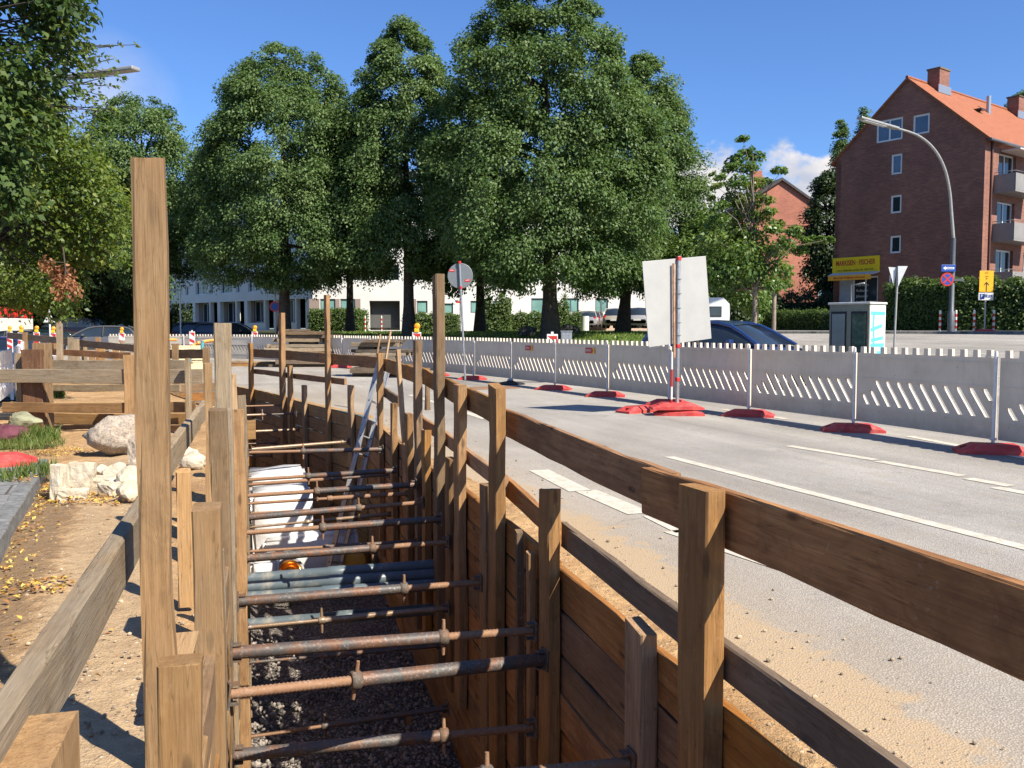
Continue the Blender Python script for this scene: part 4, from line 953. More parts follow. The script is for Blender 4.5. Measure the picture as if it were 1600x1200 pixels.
# ================================================================== BARRIER
PL, PT = 2.40, .045
def panel_mesh():
    zb, zt, zk = .15, 1.15, 1.24
    out = [(-PL/2+.02, zb), (PL/2-.02, zb), (PL/2-.02, zt)]
    n = 12; pitch = (PL-.04)/n
    for i in range(n-1, -1, -1):
        x = -PL/2+.02 + pitch*(i+.5); out += [(x+.038, zt), (x+.034, zk), (x-.034, zk), (x-.038, zt)]
    out += [(-PL/2+.02, zt)]
    slots = []; run = .26; w = .085
    for i in range(12):
        x0 = -PL/2 - .10 + i*.203; a, b = .76, .41
        if i == 0: a = .55
        if i == 1: a = .61
        if i == 11: b = .62
        xa = x0 + run*(.76-a)/.35; xb = x0 + run*(.76-b)/.35
        slots.append([(xa+.05, a), (xa+.05+w, a-.0), (xb+.05+w, b), (xb+.05, b)])
    pts = list(out); e = [(i, (i+1) % len(out)) for i in range(len(out))]
    for s in slots:
        b0 = len(pts); pts += s; e += [(b0+i, b0+(i+1) % 4) for i in range(4)]
    vs, es, fs, *_ = delaunay_2d_cdt([Vector(p) for p in pts], e, [], 0, 1e-6)
    keep = []
    for f in fs:
        c = (sum(vs[i].x for i in f)/3, sum(vs[i].y for i in f)/3)
        if poly_in(c, out) and not any(poly_in(c, s) for s in slots): keep.append(list(f))
    cnt = {}
    for f in keep:
        for i in range(3): k = (f[i], f[(i+1) % 3]); cnt[k] = 1
    mb = MB(); nv = len(vs)
    V = [(v.x, -PT/2, v.y) for v in vs] + [(v.x, PT/2, v.y) for v in vs]; F = [f for f in keep] + [[i+nv for i in reversed(f)] for f in keep]
    for (a, b) in cnt:
        if (b, a) not in cnt: F.append([b, a, a+nv, b+nv])
    mb.add(V, F)
    for z in (.355, .79, 1.08):
        for s in (-1, 1): mb.box((0, s*(PT/2+.004), z), (PL-.06, .008, .018))
    return mb
def mk_barrier():
    m, nt, b = mat('grey_white_barrier_plastic'); t = NT(nt); v = t.coord('Object'); oi = t.N('ShaderNodeObjectInfo'); w = t.math('MULTIPLY', oi.outputs['Random'], 19.0)
    n = t.noise(v, 2.5, 6, .65, .4, w); sx = t.N('ShaderNodeSeparateXYZ'); t.L(v, sx.inputs[0])
    c = t.ramp(n, [(.3, (.55, .475, .37)), (.65, (.66, .575, .46))])
    st = t.noise(t.coord('Object', (9, 9, .8)), 2.2, 5, .7, 0, w); c = t.mix(t.ramp(st, [(.5, 0.0), (.75, .35)]), c, (.34, .31, .27))
    dirt = t.math('MULTIPLY', t.ramp(sx.outputs[2], [(.12, .75), (.42, .0)]), t.ramp(t.noise(v, 8, 5, .7, .3, w), [(.3, .3), (.6, 1.0)]))
    c = t.mix(dirt, c, (.33, .27, .2))
    sp = t.voro(t.coord('Object', (3.3, 1, 5)), 1.6); c = t.mix(t.ramp(sp, [(.035, .8), (.06, 0.0)]), c, (.12, .11, .1))
    t.L(c, b.inputs['Base Color']); b.inputs['Roughness'].default_value = .55; b.inputs['Specular IOR Level'].default_value = .35; t.bump(n, .2, .01, b); return m
BARM = mk_barrier(); PM = panel_mesh().mesh('panel', BARM)
def mk_post(): 
    mb = MB(); mb.tube([(0, 0, .02), (0, 0, 1.2), (0, 0, 1.23)], [.021, .021, .015], 12); mb.box((0, 0, .16), (.06, .05, .03)); mb.box((-.06, 0, 1.16), (.2, .012, .012)); return mb.mesh('post', plain('white_grey_post', (.62, .61, .6), .4, 0, .1, 12))
POSTM = mk_post()
_seg = [(Vector((*BAR[i], 0)), Vector((*BAR[i+1], 0))) for i in range(len(BAR)-1)]
def walk(s0):           # point at arclength s measured from the anchor post, positive towards the far end
    acc = 0; tot = 0
    for a, b in _seg:
        if (a - Vector((5.9, 10.85, 0))).length < .01: break
        tot += (b-a).length
    s = tot + s0
    for a, b in _seg:
        L = (b-a).length
        if s <= L or (b == _seg[-1][1]): return a + (b-a)*(s/L)
        s -= L
NPAN = 19
JOINTS = [walk(PL*1.02*(i-1)) for i in range(NPAN+1)]
BG = 'barrier panels along the work zone'
plabs = ['nearest barrier panel, cut off by the right edge of the photo', 'barrier panel in front of the pavement bollards, second from the right edge', 'barrier panel right in front of the grey green utility cabinet', 'barrier panel directly below the parked blue car', 'barrier panel right behind the poles of the white board',
         'barrier panel with the larger red and yellow company sticker', 'barrier panel with the smaller red and yellow company sticker', 'barrier panel between the stickered one and the black round foot', 'barrier panel just right of the grey round sign pole', 'barrier panel behind the foot of the grey round sign',
         'barrier panel showing right of the very tall tan post', 'barrier panel behind the warning lamp on the near plank fence', 'barrier panel behind the smaller grey plank stack', 'barrier panel between the two plank stacks', 'barrier panel behind the large dark plank stack', 'barrier panel right of the weathered grey post in the distance',
         'far sunlit turn of the barrier behind the pale crates', 'sunlit white barrier panel right of the tall thin far post', 'sunlit white barrier panel at the far left end, under the parked silver car']
STK = None
for i in range(NPAN):
    a, b = JOINTS[i+1], JOINTS[i]; c = (a+b)/2; d = b-a; rz = math.atan2(d.y, d.x)       # local X from far to near = left to right in the photo
    root = thing('road_barrier', plabs[i], 'barrier', (c.x, c.y, hz(c.x, c.y)), rz + random.uniform(-.012, .012), BG)
    o = bpy.data.objects.new('panel', PM); COL.objects.link(o); o.parent = root; sx = (d.length-.02)/PL; o.scale = (sx, 1, 1)
    p = bpy.data.objects.new('post', POSTM); COL.objects.link(p); p.parent = root; p.location = (d.length/2-.005, -.05, 0); p.rotation_euler = (0, random.uniform(-.01, .01), 0)
    if i in (5, 6):
        mb = MB(); mb.box((0, 0, 0), (.42, .004, .125)); s = mb.obj('sticker', RED, root); s.location = (.45 if i == 5 else -.18, -PT/2-.012, 1.0)
        mb = MB(); mb.box((.15, -.003, 0), (.11, .004, .118)); mb.obj('yellow_field', YELLOW, s)
        mb = MB(); mb.prism([(.05*math.cos(k*math.pi/3), .05*math.sin(k*math.pi/3)) for k in range(6)], 0, .003, M=Matrix.Translation((.095, -.0055, 0)) @ Matrix.Rotation(R(90), 4, 'X')); mb.obj('emblem', RED, s)
        STK = STK or []; STK.append(s)
def text(body, size, m, parent, loc, rx=90, rz=0, extr=.001, align='CENTER', bold=0.0, sx=1.0, name='lettering'):
    cu = bpy.data.curves.new(name, 'FONT'); cu.body = body; cu.size = size; cu.align_x = align; cu.align_y = 'CENTER'; cu.extrude = extr; cu.offset = bold
    cu.materials.append(m); tmp = bpy.data.objects.new('tmp', cu); me = bpy.data.meshes.new_from_object(tmp); bpy.data.objects.remove(tmp); bpy.data.curves.remove(cu)
    if not me.materials: me.materials.append(m)
    o = bpy.data.objects.new(name, me); COL.objects.link(o); o.parent = parent; o.location = loc; o.rotation_euler = (R(rx), 0, R(rz)); o.scale = (sx, 1, 1); return o
for s in STK: text('ZEPPELIN', .062, WHITE, s, (-.06, -.004, 0), bold=.001)

# ---- red rubber base plates -------------------------------------------------
def plate_mb():
    mb = MB(); W2, H = .2, .115
    for s in (-1, 1):
        pass
    def q(*p): mb.add(p, [(0, 1, 2, 3)])
    a, b = .24, .43; lo = .035
    # centre block
    vs = [(-a, -W2, 0), (a, -W2, 0), (a, W2, 0), (-a, W2, 0), (-a, -W2, .06), (a, -W2, .06), (a, W2, .06), (-a, W2, .06), (-a, -W2*.62, H), (a, -W2*.62, H), (a, W2*.62, H), (-a, W2*.62, H)]
    mb.add(vs, [(0, 3, 2, 1), (0, 1, 5, 4), (2, 3, 7, 6), (4, 5, 9, 8), (6, 7, 11, 10), (8, 9, 10, 11)])
    for s in (-1, 1):
        T = lambda x, y, z: (s*x, y, z)
        e = [T(a, -W2*.62, H), T(a, W2*.62, H), T(b, W2*.9, lo), T(b, -W2*.9, lo)]
        # sloping end with a hand hole through it
        def lerp(u, v): 
            p = [e[0][i]*(1-u)*(1-v)+e[1][i]*(1-u)*v+e[3][i]*u*(1-v)+e[2][i]*u*v for i in range(3)]; return tuple(p)
        h = [lerp(.3, .3), lerp(.3, .7), lerp(.72, .7), lerp(.72, .3)]; hb = [(p[0], p[1], .008) for p in h]
        f = [(0, 1, 2, 3)] if s > 0 else [(3, 2, 1, 0)]
        for i in range(4):
            j = (i+1) % 4; mb.add([e[i], e[j], h[j], h[i]], f); mb.add([h[i], h[j], hb[j], hb[i]], f)
        mb.add(hb, f)
        mb.add([T(a, -W2, .06), T(a, -W2*.62, H), T(b, -W2*.9, lo)], [(0, 1, 2)]); mb.add([T(a, W2, .06), T(a, W2*.62, H), T(b, W2*.9, lo)], [(0, 1, 2)])
        mb.add([T(a, -W2, 0), T(a, -W2, .06), T(b, -W2*.9, lo), T(b, -W2*.9, 0)], f); mb.add([T(a, W2, 0), T(a, W2, .06), T(b, W2*.9, lo), T(b, W2*.9, 0)], f)
        mb.add([T(b, -W2*.9, 0), T(b, -W2*.9, lo), T(b, W2*.9, lo), T(b, W2*.9, 0)], f)
    return mb
PLM = plate_mb().mesh('base_plate', REDRUB)
def base_plate(x, y, rz, label, z=None, tilt=0):
    o = bpy.data.objects.new('rubber_ballast', PLM); COL.objects.link(o); o.location = (x, y, hz(x, y) if z is None else z); o.rotation_euler = (0, tilt, rz); return tag(o, label, 'base plate', 'red rubber base plates')
bl = {1: 'red base plate under the barrier post at the right edge of the photo', 2: 'red base plate below the grey green utility cabinet', 3: 'red base plate just right of the stacked plates of the white board', 4: 'red base plate behind the stacked plates of the white board', 5: 'red base plate below the larger company sticker', 6: 'red base plate below the smaller company sticker',
      8: 'red base plate left of the black round foot', 9: 'red base plate at the far side of the round sign foot', 12: 'far red base plate showing between the fence timbers beside the grey plank stack', 14: 'far red base plate under the dark top rail by the large plank stack'}
for i, lab in bl.items():
    j = JOINTS[i]; d = (JOINTS[i+1]-JOINTS[i-1]); base_plate(j.x-.08, j.y-.1, math.atan2(d.y, d.x)+R(90)+random.uniform(-.15, .15)-.62, lab)
# black round foot with one barrier pole
j = JOINTS[7]; root = thing('rubber_stand', 'black round rubber foot with a grey clamp under a barrier pole', 'barrier foot', (j.x-.05, j.y-.1, 0)); mb = MB(); mb.lathe([(.001, .12), (.07, .12), (.1, .085), (.36, .04), (.4, .02), (.4, 0), (.001, 0)], 28); mb.obj('rubber_disc', BLACK, root); mb = MB(); mb.lathe([(.03, .16), (.075, .14), (.09, .06), (.001, .06)], 14); mb.obj('clamp', STEEL, root)
o = MB().box((0, 0, .012), (1.7, .75, .022), bev=.006).obj('road_cover', RUSTY); q = G(755, 607); o.location = (q.x, q.y, 0); o.rotation_euler = (0, 0, R(25)); tag(o, 'rust red steel cover plate lying flat on the road near the round sign', 'steel plate')

# ================================================================== SIGNS IN THE WORK ZONE
def pole(name, h, r, m, parent, x=0, y=0, z0=0, tilt=(0, 0)): return MB().tube([(x, y, z0), (x+tilt[0], y+tilt[1], z0+h)], r, 12).obj(name, m, parent)
# white board seen from behind, on a square pole beside a thinner red white pole
c = Vector((2.86, 15.55, 0)); root = thing('board_sign', 'large blank white board, the back of a traffic sign, wired to a grey pole', 'traffic sign', c, R(27))
Mb = Matrix.Translation((.03, .036, 1.98)) @ Matrix.Rotation(R(-6), 4, 'Y')
mb = MB(); mb.box((0, 0, 0), (1.36, .012, 1.46), M=Mb, bev=.004); mb.obj('board', plain('white_sheet_metal', (.37, .365, .345), .45, .1, .05, 2.5), root)
mb = MB(); mb.box((.02, 0, 1.44), (.05, .05, 2.62), bev=.006); mb.obj('pole', STEEL, root)
for z in (2.71, 1.2, .62):
    mb = MB(); mb.box((.02, 0, z), (.07, .07, .07), bev=.008); mb.obj('red_clamp', RED, root)
for z in (2.35, 2.1, 1.85, 1.6, 1.38):
    mb = MB(); mb.tube([(-.1, -.03, z+.01), (.0, -.034, z), (.06, -.034, z+.006)], .005, 6); mb.obj('wire', BLACK, root)
BROWNP = plain('brown_weathered_pole', (.42, .22, .12), .7, 0, .3, 9)
mb = MB(); mb.tube([(-.07, -.02, 1.0), (-.105, -.02, 2.62)], .022, 10); mb.obj('brown_pole', BROWNP, root)
r2 = thing('striped_pole', 'thin red and white striped pole standing left of the white board pole', 'pole', c+Vector((-.10, -.08, 0)))
for k, (z0, z1, m) in enumerate([(.1, .28, RED), (.28, .5, WHITE), (.5, .8, RED), (.8, 1.1, WHITE)]):
    mb = MB(); mb.tube([(0, 0, z0), (0, 0, z1)], .02, 10); mb.obj('stripe', m, r2)
base_plate(c.x+.04, c.y-.02, R(-6), 'red base plate at the bottom of the stack under the white board', 0.0)
o = base_plate(c.x+.0, c.y, R(2), 'red base plate on top of the stack under the white board', .105); o.scale = (1.04, 1.12, 1)
base_plate(c.x-.55, c.y+.55, R(35), 'red base plate lying left behind the stacked plates of the white board', 0.0)
# round sign, back view
q = G(727, 596); root = thing('round_sign', 'grey back of a round traffic sign with two red stickers on a thin leaning pole', 'traffic sign', (q.x, q.y, 0), R(0))
M = Matrix.Rotation(R(-2.6), 4, 'Y')
mb = MB(); mb.tube([(0, 0, .05), (0, 0, 3.36)], .03, 12, M=M); mb.obj('pole', STEEL, root)
mb = MB(); mb.lathe([(.001, .005), (.35, .005), (.36, 0), (.36, -.012), (.001, -.012)], 40, M=M @ Matrix.Translation((0, .05, 3.0)) @ Matrix.Rotation(R(90), 4, 'X'), smooth=False); mb.obj('disc', plain('grey_sign_back', (.17, .19, .2), .5, .2, .06), root)
for z in (2.63, 3.34): mb = MB(); mb.tube([(0, 0, z), (0, 0, z+.07)], .045, 10, M=M); mb.obj('red_clamp', RED, root)
for x, z, a in ((-.23, 3.16, 6), (.2, 2.86, -4)):
    mb = MB(); mb.box((0, 0, 0), (.16, .003, .07), M=M @ Matrix.Translation((x, .041, z)) @ Matrix.Rotation(R(a), 4, 'Y')); s = mb.obj('sticker', RED, root)
    mb = MB(); mb.box((0, -.003, .008), (.11, .002, .014), M=M @ Matrix.Translation((x, .041, z)) @ Matrix.Rotation(R(a), 4, 'Y')); mb.obj('sticker_line', WHITE, s)
# ---- warning lamps on arrow boards -----------------------------------------
def warn(u, v, y, label, lamp=True, s=1.0, ret=False):
    q = P(u, v, y); zb = 0.0
    root = thing('warning_beacon', label, 'warning lamp', (q.x, q.y, hz(q.x, q.y)), 0, 'red white boards with amber lamps'); h = q.z - root.location.z
    mb = MB(); mb.box((0, 0, h-.55*s), (.30*s, .03, 1.1*s), bev=.01); mb.obj('board', WHITE, root)
    mb = MB(); mb.add([(-.13*s, -.018, h-.05*s), (.13*s, -.018, h-.05*s), (.13*s, -.018, h-.27*s), (-.13*s, -.021, h-.05*s), (.13*s, -.021, h-.05*s), (.13*s, -.021, h-.27*s)], [(3, 5, 4)]); mb.obj('red_wedge', RED, root)
    mb = MB()
    for k in range(1, 3):
        z = h-.05*s-.3*s*k; mb.add([(-.13*s, -.021, z), (.13*s, -.021, z-.12*s), (.13*s, -.021, z-.27*s), (-.13*s, -.021, z-.15*s)], [(0, 3, 2, 1)])
    mb.obj('red_stripe', RED, root)
    if lamp:
        mb = MB(); mb.box((0, 0, h+.06*s), (.16*s, .1*s, .13*s), bev=.02*s); mb.obj('battery_box', YELLOW, root)
        mb = MB(); mb.lathe([(.001, -.05*s), (.06*s, -.045*s), (.1*s, -.015*s), (.105*s, .01*s), (.09*s, .035*s), (.05*s, .055*s), (.001, .06*s)], 20, M=Matrix.Translation((.02*s, 0, h+.2*s)) @ Matrix.Rotation(R(90), 4, 'X')); mb.obj('lens', LENS, root)
    else:
        mb = MB(); mb.box((0, 0, h+.03), (.07*s, .03, .07*s)); mb.obj('holder', WHITE, root)
warn(651, 519, 31.5, 'amber warning lamp on a red white board behind the near plank fence', s=1.05)
warn(398, 518, 40.5, 'amber warning lamp on a red white board right of the weathered grey post', s=.92)
warn(300, 518, 42, 'small red white arrow board without lamp behind the pale crates', lamp=False, s=.9)
warn(190, 520, 43, 'amber warning lamp just left of the tallest weathered post, over the lit barrier', s=.9)
warn(83, 520, 38, 'amber warning lamp left of the tall thin far post', s=.9)
warn(57, 519, 36, 'amber warning lamp, middle of the three at the left edge', s=.85)
warn(33, 519, 34, 'amber warning lamp second from the left edge in front of the dark car', s=.85)
warn(15, 518, 33, 'amber warning lamp closest to the left edge, half hidden in front of the blue car', s=.7)
warn(863, 522, 24.6, 'red white arrow board without lamp rising behind the barrier, left of the white board', lamp=False, s=1.0)
q = P(885, 518, 27); root = thing('control_box', 'small grey metal box on the road behind the red white arrow board', 'box', (q.x, q.y, hz(q.x, q.y))); h = q.z - root.location.z
mb = MB(); mb.box((0, 0, h/2), (.32, .25, h), bev=.012); mb.obj('box_body', STEEL, root)
for s in (-1, 1): mb = MB(); mb.box((s*.09, -.13, h*.6), (.02, .012, h*.7)); mb.obj('rib', ALU, root)
mb = MB(); mb.box((0, 0, h+.012), (.36, .29, .024)); mb.obj('lid', STEEL, root)
# ---- white barrier at the left edge ----------------------------------------
def wp_mesh():
    mb = MB(); L = 2.0
    mb.box((0, 0, .93), (L-.03, .05, .26), bev=.012); mb.box((0, 0, .30), (L-.03, .05, .2), bev=.012)
    for i in range(9): mb.box((-L/2+.12+i*.22, 0, .6), (.10, .035, .42), bev=.006)
    for s in (-1, 1): mb.box((s*(L/2-.04), 0, .55), (.06, .056, 1.04), bev=.01)
    return mb
WPM = wp_mesh().mesh('panel', plain('clean_white_plastic', (.8, .8, .79), .45, 0, .05, 4))
WP = [P(-160, 700, 9.6), G(-75, 690), G(-8, 655), G(22, 628), G(34, 602), G(40, 584)]
wl = ['white plastic barrier element nearest at the left edge beside the cross fence', 'second white plastic barrier element from the left edge of the photo', 'third white plastic barrier element, beside the grey cross fence post', 'white plastic barrier element furthest back behind the cross fence posts', 'far white plastic barrier element behind the dark far rail']
for i in range(5):
    a, b = WP[i], WP[i+1]; a = Vector((a.x, a.y, 0)); b = Vector((b.x, b.y, 0)); d = b-a; c = (a+b)/2
    root = thing('plastic_barrier', wl[i], 'barrier', (c.x, c.y, .04), math.atan2(d.y, d.x), 'white plastic barrier elements on the footpath side')
    o = bpy.data.objects.new('panel', WPM); COL.objects.link(o); o.parent = root; o.scale = (min(1.6, (d.length-.02)/2), 1, 1)
    for s in (-1, 1): mb = MB(); mb.box((s*d.length*.42, 0, 0), (.12, .5, .07), bev=.01); mb.obj('foot', BLACK, root)
base_plate(*T2(G(-16, 730, .1)), R(28), 'red base plate lying on the grey paving at the left edge, among grass', .115)
q = G(14, 690, .1); rock('bundle', (q.x, q.y, .1), .2, 33, plain('dark_red_cloth', (.11, .03, .045), .8, 0, .3), 'dark wine red bundle lying by the white barrier at the left edge', 'bundle', (1.5, .8, .6), 2, rough=.25)
q = G(14, 676, .1); rock('stone', (q.x+.1, q.y+.2, .1), .2, 35, plain('mossy_stone', (.22, .22, .14), .9, 0, .3), 'mossy stone at the foot of the cross fence, left edge', 'stone', (1.3, 1, .7), 2, rough=.25)

# ================================================================== STREET FURNITURE ON THE RIGHT
Zc = lambda x, y: hz(x, y)
def at(u, y): return P(u, 600, y).x
# street lamp with arched arm
y = 40.5; x = at(1483, y); z0 = hz(x, y)+.12; root = thing('street_lamp', 'tall grey street lamp with an arched arm in front of the brick gable', 'street lamp', (x, y, z0))
DKST = plain('dark_grey_steel', (.10, .11, .125), .5, .3, .15); LTST = plain('light_grey_steel', (.34, .335, .325), .45, .3, .1)
zt = lambda v: P(1483, v, y).z - z0
hb = zt(372); mb = MB(); mb.tube([(0, 0, 0), (0, 0, .9), (0, 0, .95), (0, 0, hb)], [.15, .15, .11, .10], 14); mb.obj('lower_pole', DKST, root)
arc = [(1487, 372), (1486.5, 330), (1484, 300), (1478, 270), (1468, 246), (1455, 228), (1438, 214), (1420, 206), (1402, 201)]
pts = []
for u, v in arc: q = P(u, v, y - (1487-u)*.018); pts.append((q.x-x, q.y-y, q.z-z0))
pts = [(pts[0][0]*.0, 0, hb-.02)] + pts[1:]
V_ = [Vector(p) for p in pts]; pts = []
for i in range(len(V_)-1):
    p0, p1, p2, p3 = V_[max(0, i-1)], V_[i], V_[i+1], V_[min(len(V_)-1, i+2)]
    for k in range(5): t_ = k/5; pts.append(.5*((2*p1)+(p2-p0)*t_+(2*p0-5*p1+4*p2-p3)*t_*t_+(3*p1-p0-3*p2+p3)*t_**3))
pts.append(V_[-1])
mb = MB(); mb.tube(pts, [.07-.022*i/(len(pts)-1) for i in range(len(pts))], 12); mb.obj('arm', LTST, root)
A = Vector(pts[-1]); q = P(1343, 184, y-2.6); B_ = Vector((q.x-x, q.y-y, q.z-z0)); d = (B_-A); F = frame(d, UP)
mb = MB(); mb.box((d.length*.5, .0, 0), (d.length, .1, .28), M=Matrix.Translation(A) @ F, bev=.03); lh = mb.obj('lamp_head', LTST, root)
mb = MB(); mb.box((d.length*.62, -.06, 0), (d.length*.6, .05, .22), M=Matrix.Translation(A) @ F, bev=.02); mb.obj('lamp_glass', plain('frosted_lens', (.6, .6, .58), .3), lh)
# signs fixed on the lamp post
BLUE = plain('sign_blue', (.02, .07, .32), .4, 0, .06); YEL = plain('sign_yellow', (.78, .40, .02), .45, 0, .06)
def face_cam(x, y): return math.atan2(-x, y)*-1*-1
def signroot(name, u, v, yy, label, dy=-.16):
    q = P(u, v, yy); r = thing(name, label, 'traffic sign', q, 0); return r
r = signroot('one_way_sign', 1482, 419, 40.35, 'blue one way sign with a white arrow pointing left on the lamp post')
mb = MB(); mb.box((0, 0, 0), (.64, .02, .31), bev=.008); mb.obj('plate', BLUE, r)
mb = MB(); mb.prism([(-.25, 0), (-.13, .09), (-.13, .045), (.25, .045), (.25, -.045), (-.13, -.045), (-.13, -.09)], 0, .004, M=Matrix.Translation((0, -.012, 0)) @ Matrix.Rotation(R(90), 4, 'X')); mb.obj('arrow', WHITE, r)
text('Einbahnstraße', .052, BLUE, r, (.06, -.018, 0), bold=.0008)
r = signroot('no_stopping_sign', 1480, 436.5, 40.3, 'round red and blue no stopping sign just below the blue one way sign')
MX = Matrix.Rotation(R(90), 4, 'X')
mb = MB(); mb.lathe([(.001, .01), (.3, .01), (.3, -.01), (.001, -.01)], 36, M=MX, smooth=False); mb.obj('rim', RED, r)
mb = MB(); mb.lathe([(.001, .016), (.235, .016), (.235, .01)], 36, M=MX, smooth=False); mb.obj('blue_field', BLUE, r)
for a in (45, -45): mb = MB(); mb.box((0, -.019 - (.002 if a > 0 else 0), 0), (.5, .004, .07), M=Matrix.Rotation(R(a), 4, 'Y')); mb.obj('red_bar', RED, r)
mb = MB(); mb.box((.48, .06, -.02), (.62, .03, .1)); mb.obj('crossbar', DKST, r)
# yellow detour sign with white parking plate
y2 = 41.0; x2 = at(1536, y2); z2 = hz(x2, y2)+.12; r = thing('detour_sign', 'tall yellow detour sign with a black arrow over a white parking plate', 'traffic sign', (x2, y2, z2))
zz = lambda v: P(1536, v, y2).z - z2
mb = MB(); mb.tube([(0, .03, .05), (0, .03, zz(424))], .035, 10); mb.obj('pole', LTST, r)
zc, hh = (zz(423)+zz(456))/2, zz(423)-zz(456); mb = MB(); mb.box((0, 0, zc), (.64, .02, hh), bev=.006); yb = mb.obj('yellow_plate', YEL, r)
BLK = plain('sign_black', (.02, .02, .02), .5)
mb = MB(); mb.prism([(-.022, -.36), (.022, -.36), (.022, .0), (.11, -.1), (.11, -.04), (0, .08), (-.11, -.04), (-.11, -.1), (-.022, .0)], 0, .004, M=Matrix.Translation((0, -.012, zc-.1)) @ MX); mb.obj('arrow', BLK, yb)
text('P', .16, BLK, yb, (0, -.014, zc+.1)); text('U1', .15, BLK, yb, (0, -.014, zc+.38)); text('zum', .1, BLK, yb, (0, -.014, zc+.23))
z3, h3 = (zz(457)+zz(469.5))/2, zz(457)-zz(469.5); mb = MB(); mb.box((0, 0, z3), (.68, .02, h3-.02), bev=.006); wb = mb.obj('white_plate', WHITE, r)
mb = MB(); mb.box((-.18, -.012, z3), (.22, .004, .24)); bb = mb.obj('blue_field', BLUE, wb); text('P', .2, WHITE, bb, (-.18, -.016, z3), bold=.004); text('IKEA', .17, BLUE, wb, (.13, -.014, z3), bold=.004)
base_plate(x2, y2-.02, R(2), 'far red base plate under the yellow detour sign on the pavement', z2)
# bollards
BOL = None
def bollard(u, y, label, h=.95):
    x = at(u, y); r = thing('bollard', label, 'bollard', (x, y, hz(x, y)+(.12 if u > 1200 else .1)), 0, 'red and white bollards'); n = 7
    for k in range(n): mb = MB(); mb.tube([(0, 0, h*k/n), (0, 0, h*(k+1)/n)], .05, 12); mb.obj('band', WHITE if k % 2 == 0 else RED, r)
    mb = MB(); mb.lathe([(.05, h), (.04, h+.03), (.001, h+.045)], 12); mb.obj('cap', WHITE, r)
for u, y, l in [(1466, 42.2, 'red and white bollard left of the lamp post'), (1490.5, 41.6, 'red and white bollard just right of the lamp post'), (1519, 41.2, 'red and white bollard left of the detour sign pole'), (1549.5, 41, 'red and white bollard right of the detour sign pole')]: bollard(u, y, l)
# yield sign from the back
y4 = 27.0; x4 = at(1398, y4); z4 = hz(x4, y4); r = thing('yield_sign', 'pair of triangular sign backs on a leaning grey pole behind the cabinet', 'traffic sign', (x4, y4, z4)); zt = lambda u, v: (P(u, v, y4).x-x4, 0, P(u, v, y4).z-z4)
mb = MB(); mb.tube([(-.05, 0, 0), zt(1403, 416)], .03, 10); mb.obj('pole', LTST, r)
SB = plain('pale_sign_back', (.55, .56, .55), .45, .2, .06)
for tri, dy in (([(1389, 417), (1403, 418), (1397, 446)], .04), ([(1402, 416), (1417, 416), (1402, 448)], -.05)):
    pts = [zt(*t) for t in tri]; mb = MB(); mb.add([(p[0], dy-.008, p[2]) for p in pts]+[(p[0], dy+.008, p[2]) for p in pts], [(0, 2, 1), (3, 4, 5), (0, 1, 4, 3), (1, 2, 5, 4), (2, 0, 3, 5)]); mb.obj('triangle_plate', SB, r)
# utility cabinet
y5 = 21.3; xl = at(1311, y5); root = thing('utility_cabinet', 'grey green utility cabinet with two doors and cyan graffiti on its white side', 'cabinet', (at(1342, y5), y5+.2, hz(at(1342, y5), y5)), R(-50)); h = P(1342, 474, y5).z - root.location.z
GRN = plain('cabinet_green', (.2, .205, .15), .55, .1, .12, 4); GRN2 = plain('cabinet_panel', (.2, .23, .21), .5, .1, .1, 4)
Wc, Dc = 1.02, .75
mb = MB(); mb.box((0, 0, h/2+.06), (Wc, Dc, h-.16), bev=.012); mb.obj('cabinet_body', GRN, root)
mb = MB(); mb.box((0, 0, .08), (Wc-.06, Dc-.06, .16)); mb.obj('plinth', plain('cabinet_plinth', (.2, .2, .19), .8), root)
mb = MB(); mb.box((0, 0, h), (Wc+.06, Dc+.06, .05), bev=.012); mb.obj('lid', plain('cabinet_lid', (.55, .55, .5), .5), root)
for s, m in ((-1, GRN2), (1, plain('cabinet_poster', (.06, .10, .07), .2, 0, .5, 5))):
    mb = MB(); mb.box((s*.26, -Dc/2-.004, h*.52), (.40, .02, h*.74), bev=.006); dr = mb.obj('door', BLACK, root)
    mb = MB(); mb.box((s*.26, -Dc/2-.012, h*.52), (.33, .02, h*.68), bev=.004); mb.obj('door_panel', m, dr)
mb = MB(); mb.box((Wc/2+.004, 0, h*.5+.06), (.014, Dc-.04, h-.22)); sp = mb.obj('side_panel', plain('whitewashed_side', (.72, .73, .7), .5, 0, .1, 3), root)
CY = plain('cyan_spray', (.10, .62, .80), .6, 0, .12, 12); st = []
def stroke(pts, w=.085):
    mb = MB()
    for (a, b) in zip(pts[:-1], pts[1:]):
        a, b = Vector(a), Vector(b); d = (b-a); L = d.length; c = (a+b)/2; ang = math.atan2(d.y, d.x)
        mb.box((0, 0, 0), (.004, L+w*.8, w), M=Matrix.Translation((Wc/2+.0145+.0004*len(mb.f)/6, (c.x-.5)*(Dc-.1), .12+c.y*(h-.2))) @ Matrix.Rotation(math.atan2(d.y*(h-.2), d.x*(Dc-.1)), 4, 'X'))
    mb.obj('graffiti', CY, sp)
stroke([(.78, .9), (.2, .9), (.16, .66), (.62, .7)]); stroke([(.2, .66), (.22, .5), (.7, .52)]); stroke([(.22, .5), (.2, .44), (.25, .3), (.75, .3), (.76, .42), (.2, .42)]); stroke([(.2, .3), (.24, .22), (.82, .22), (.84, .08), (.2, .06)])
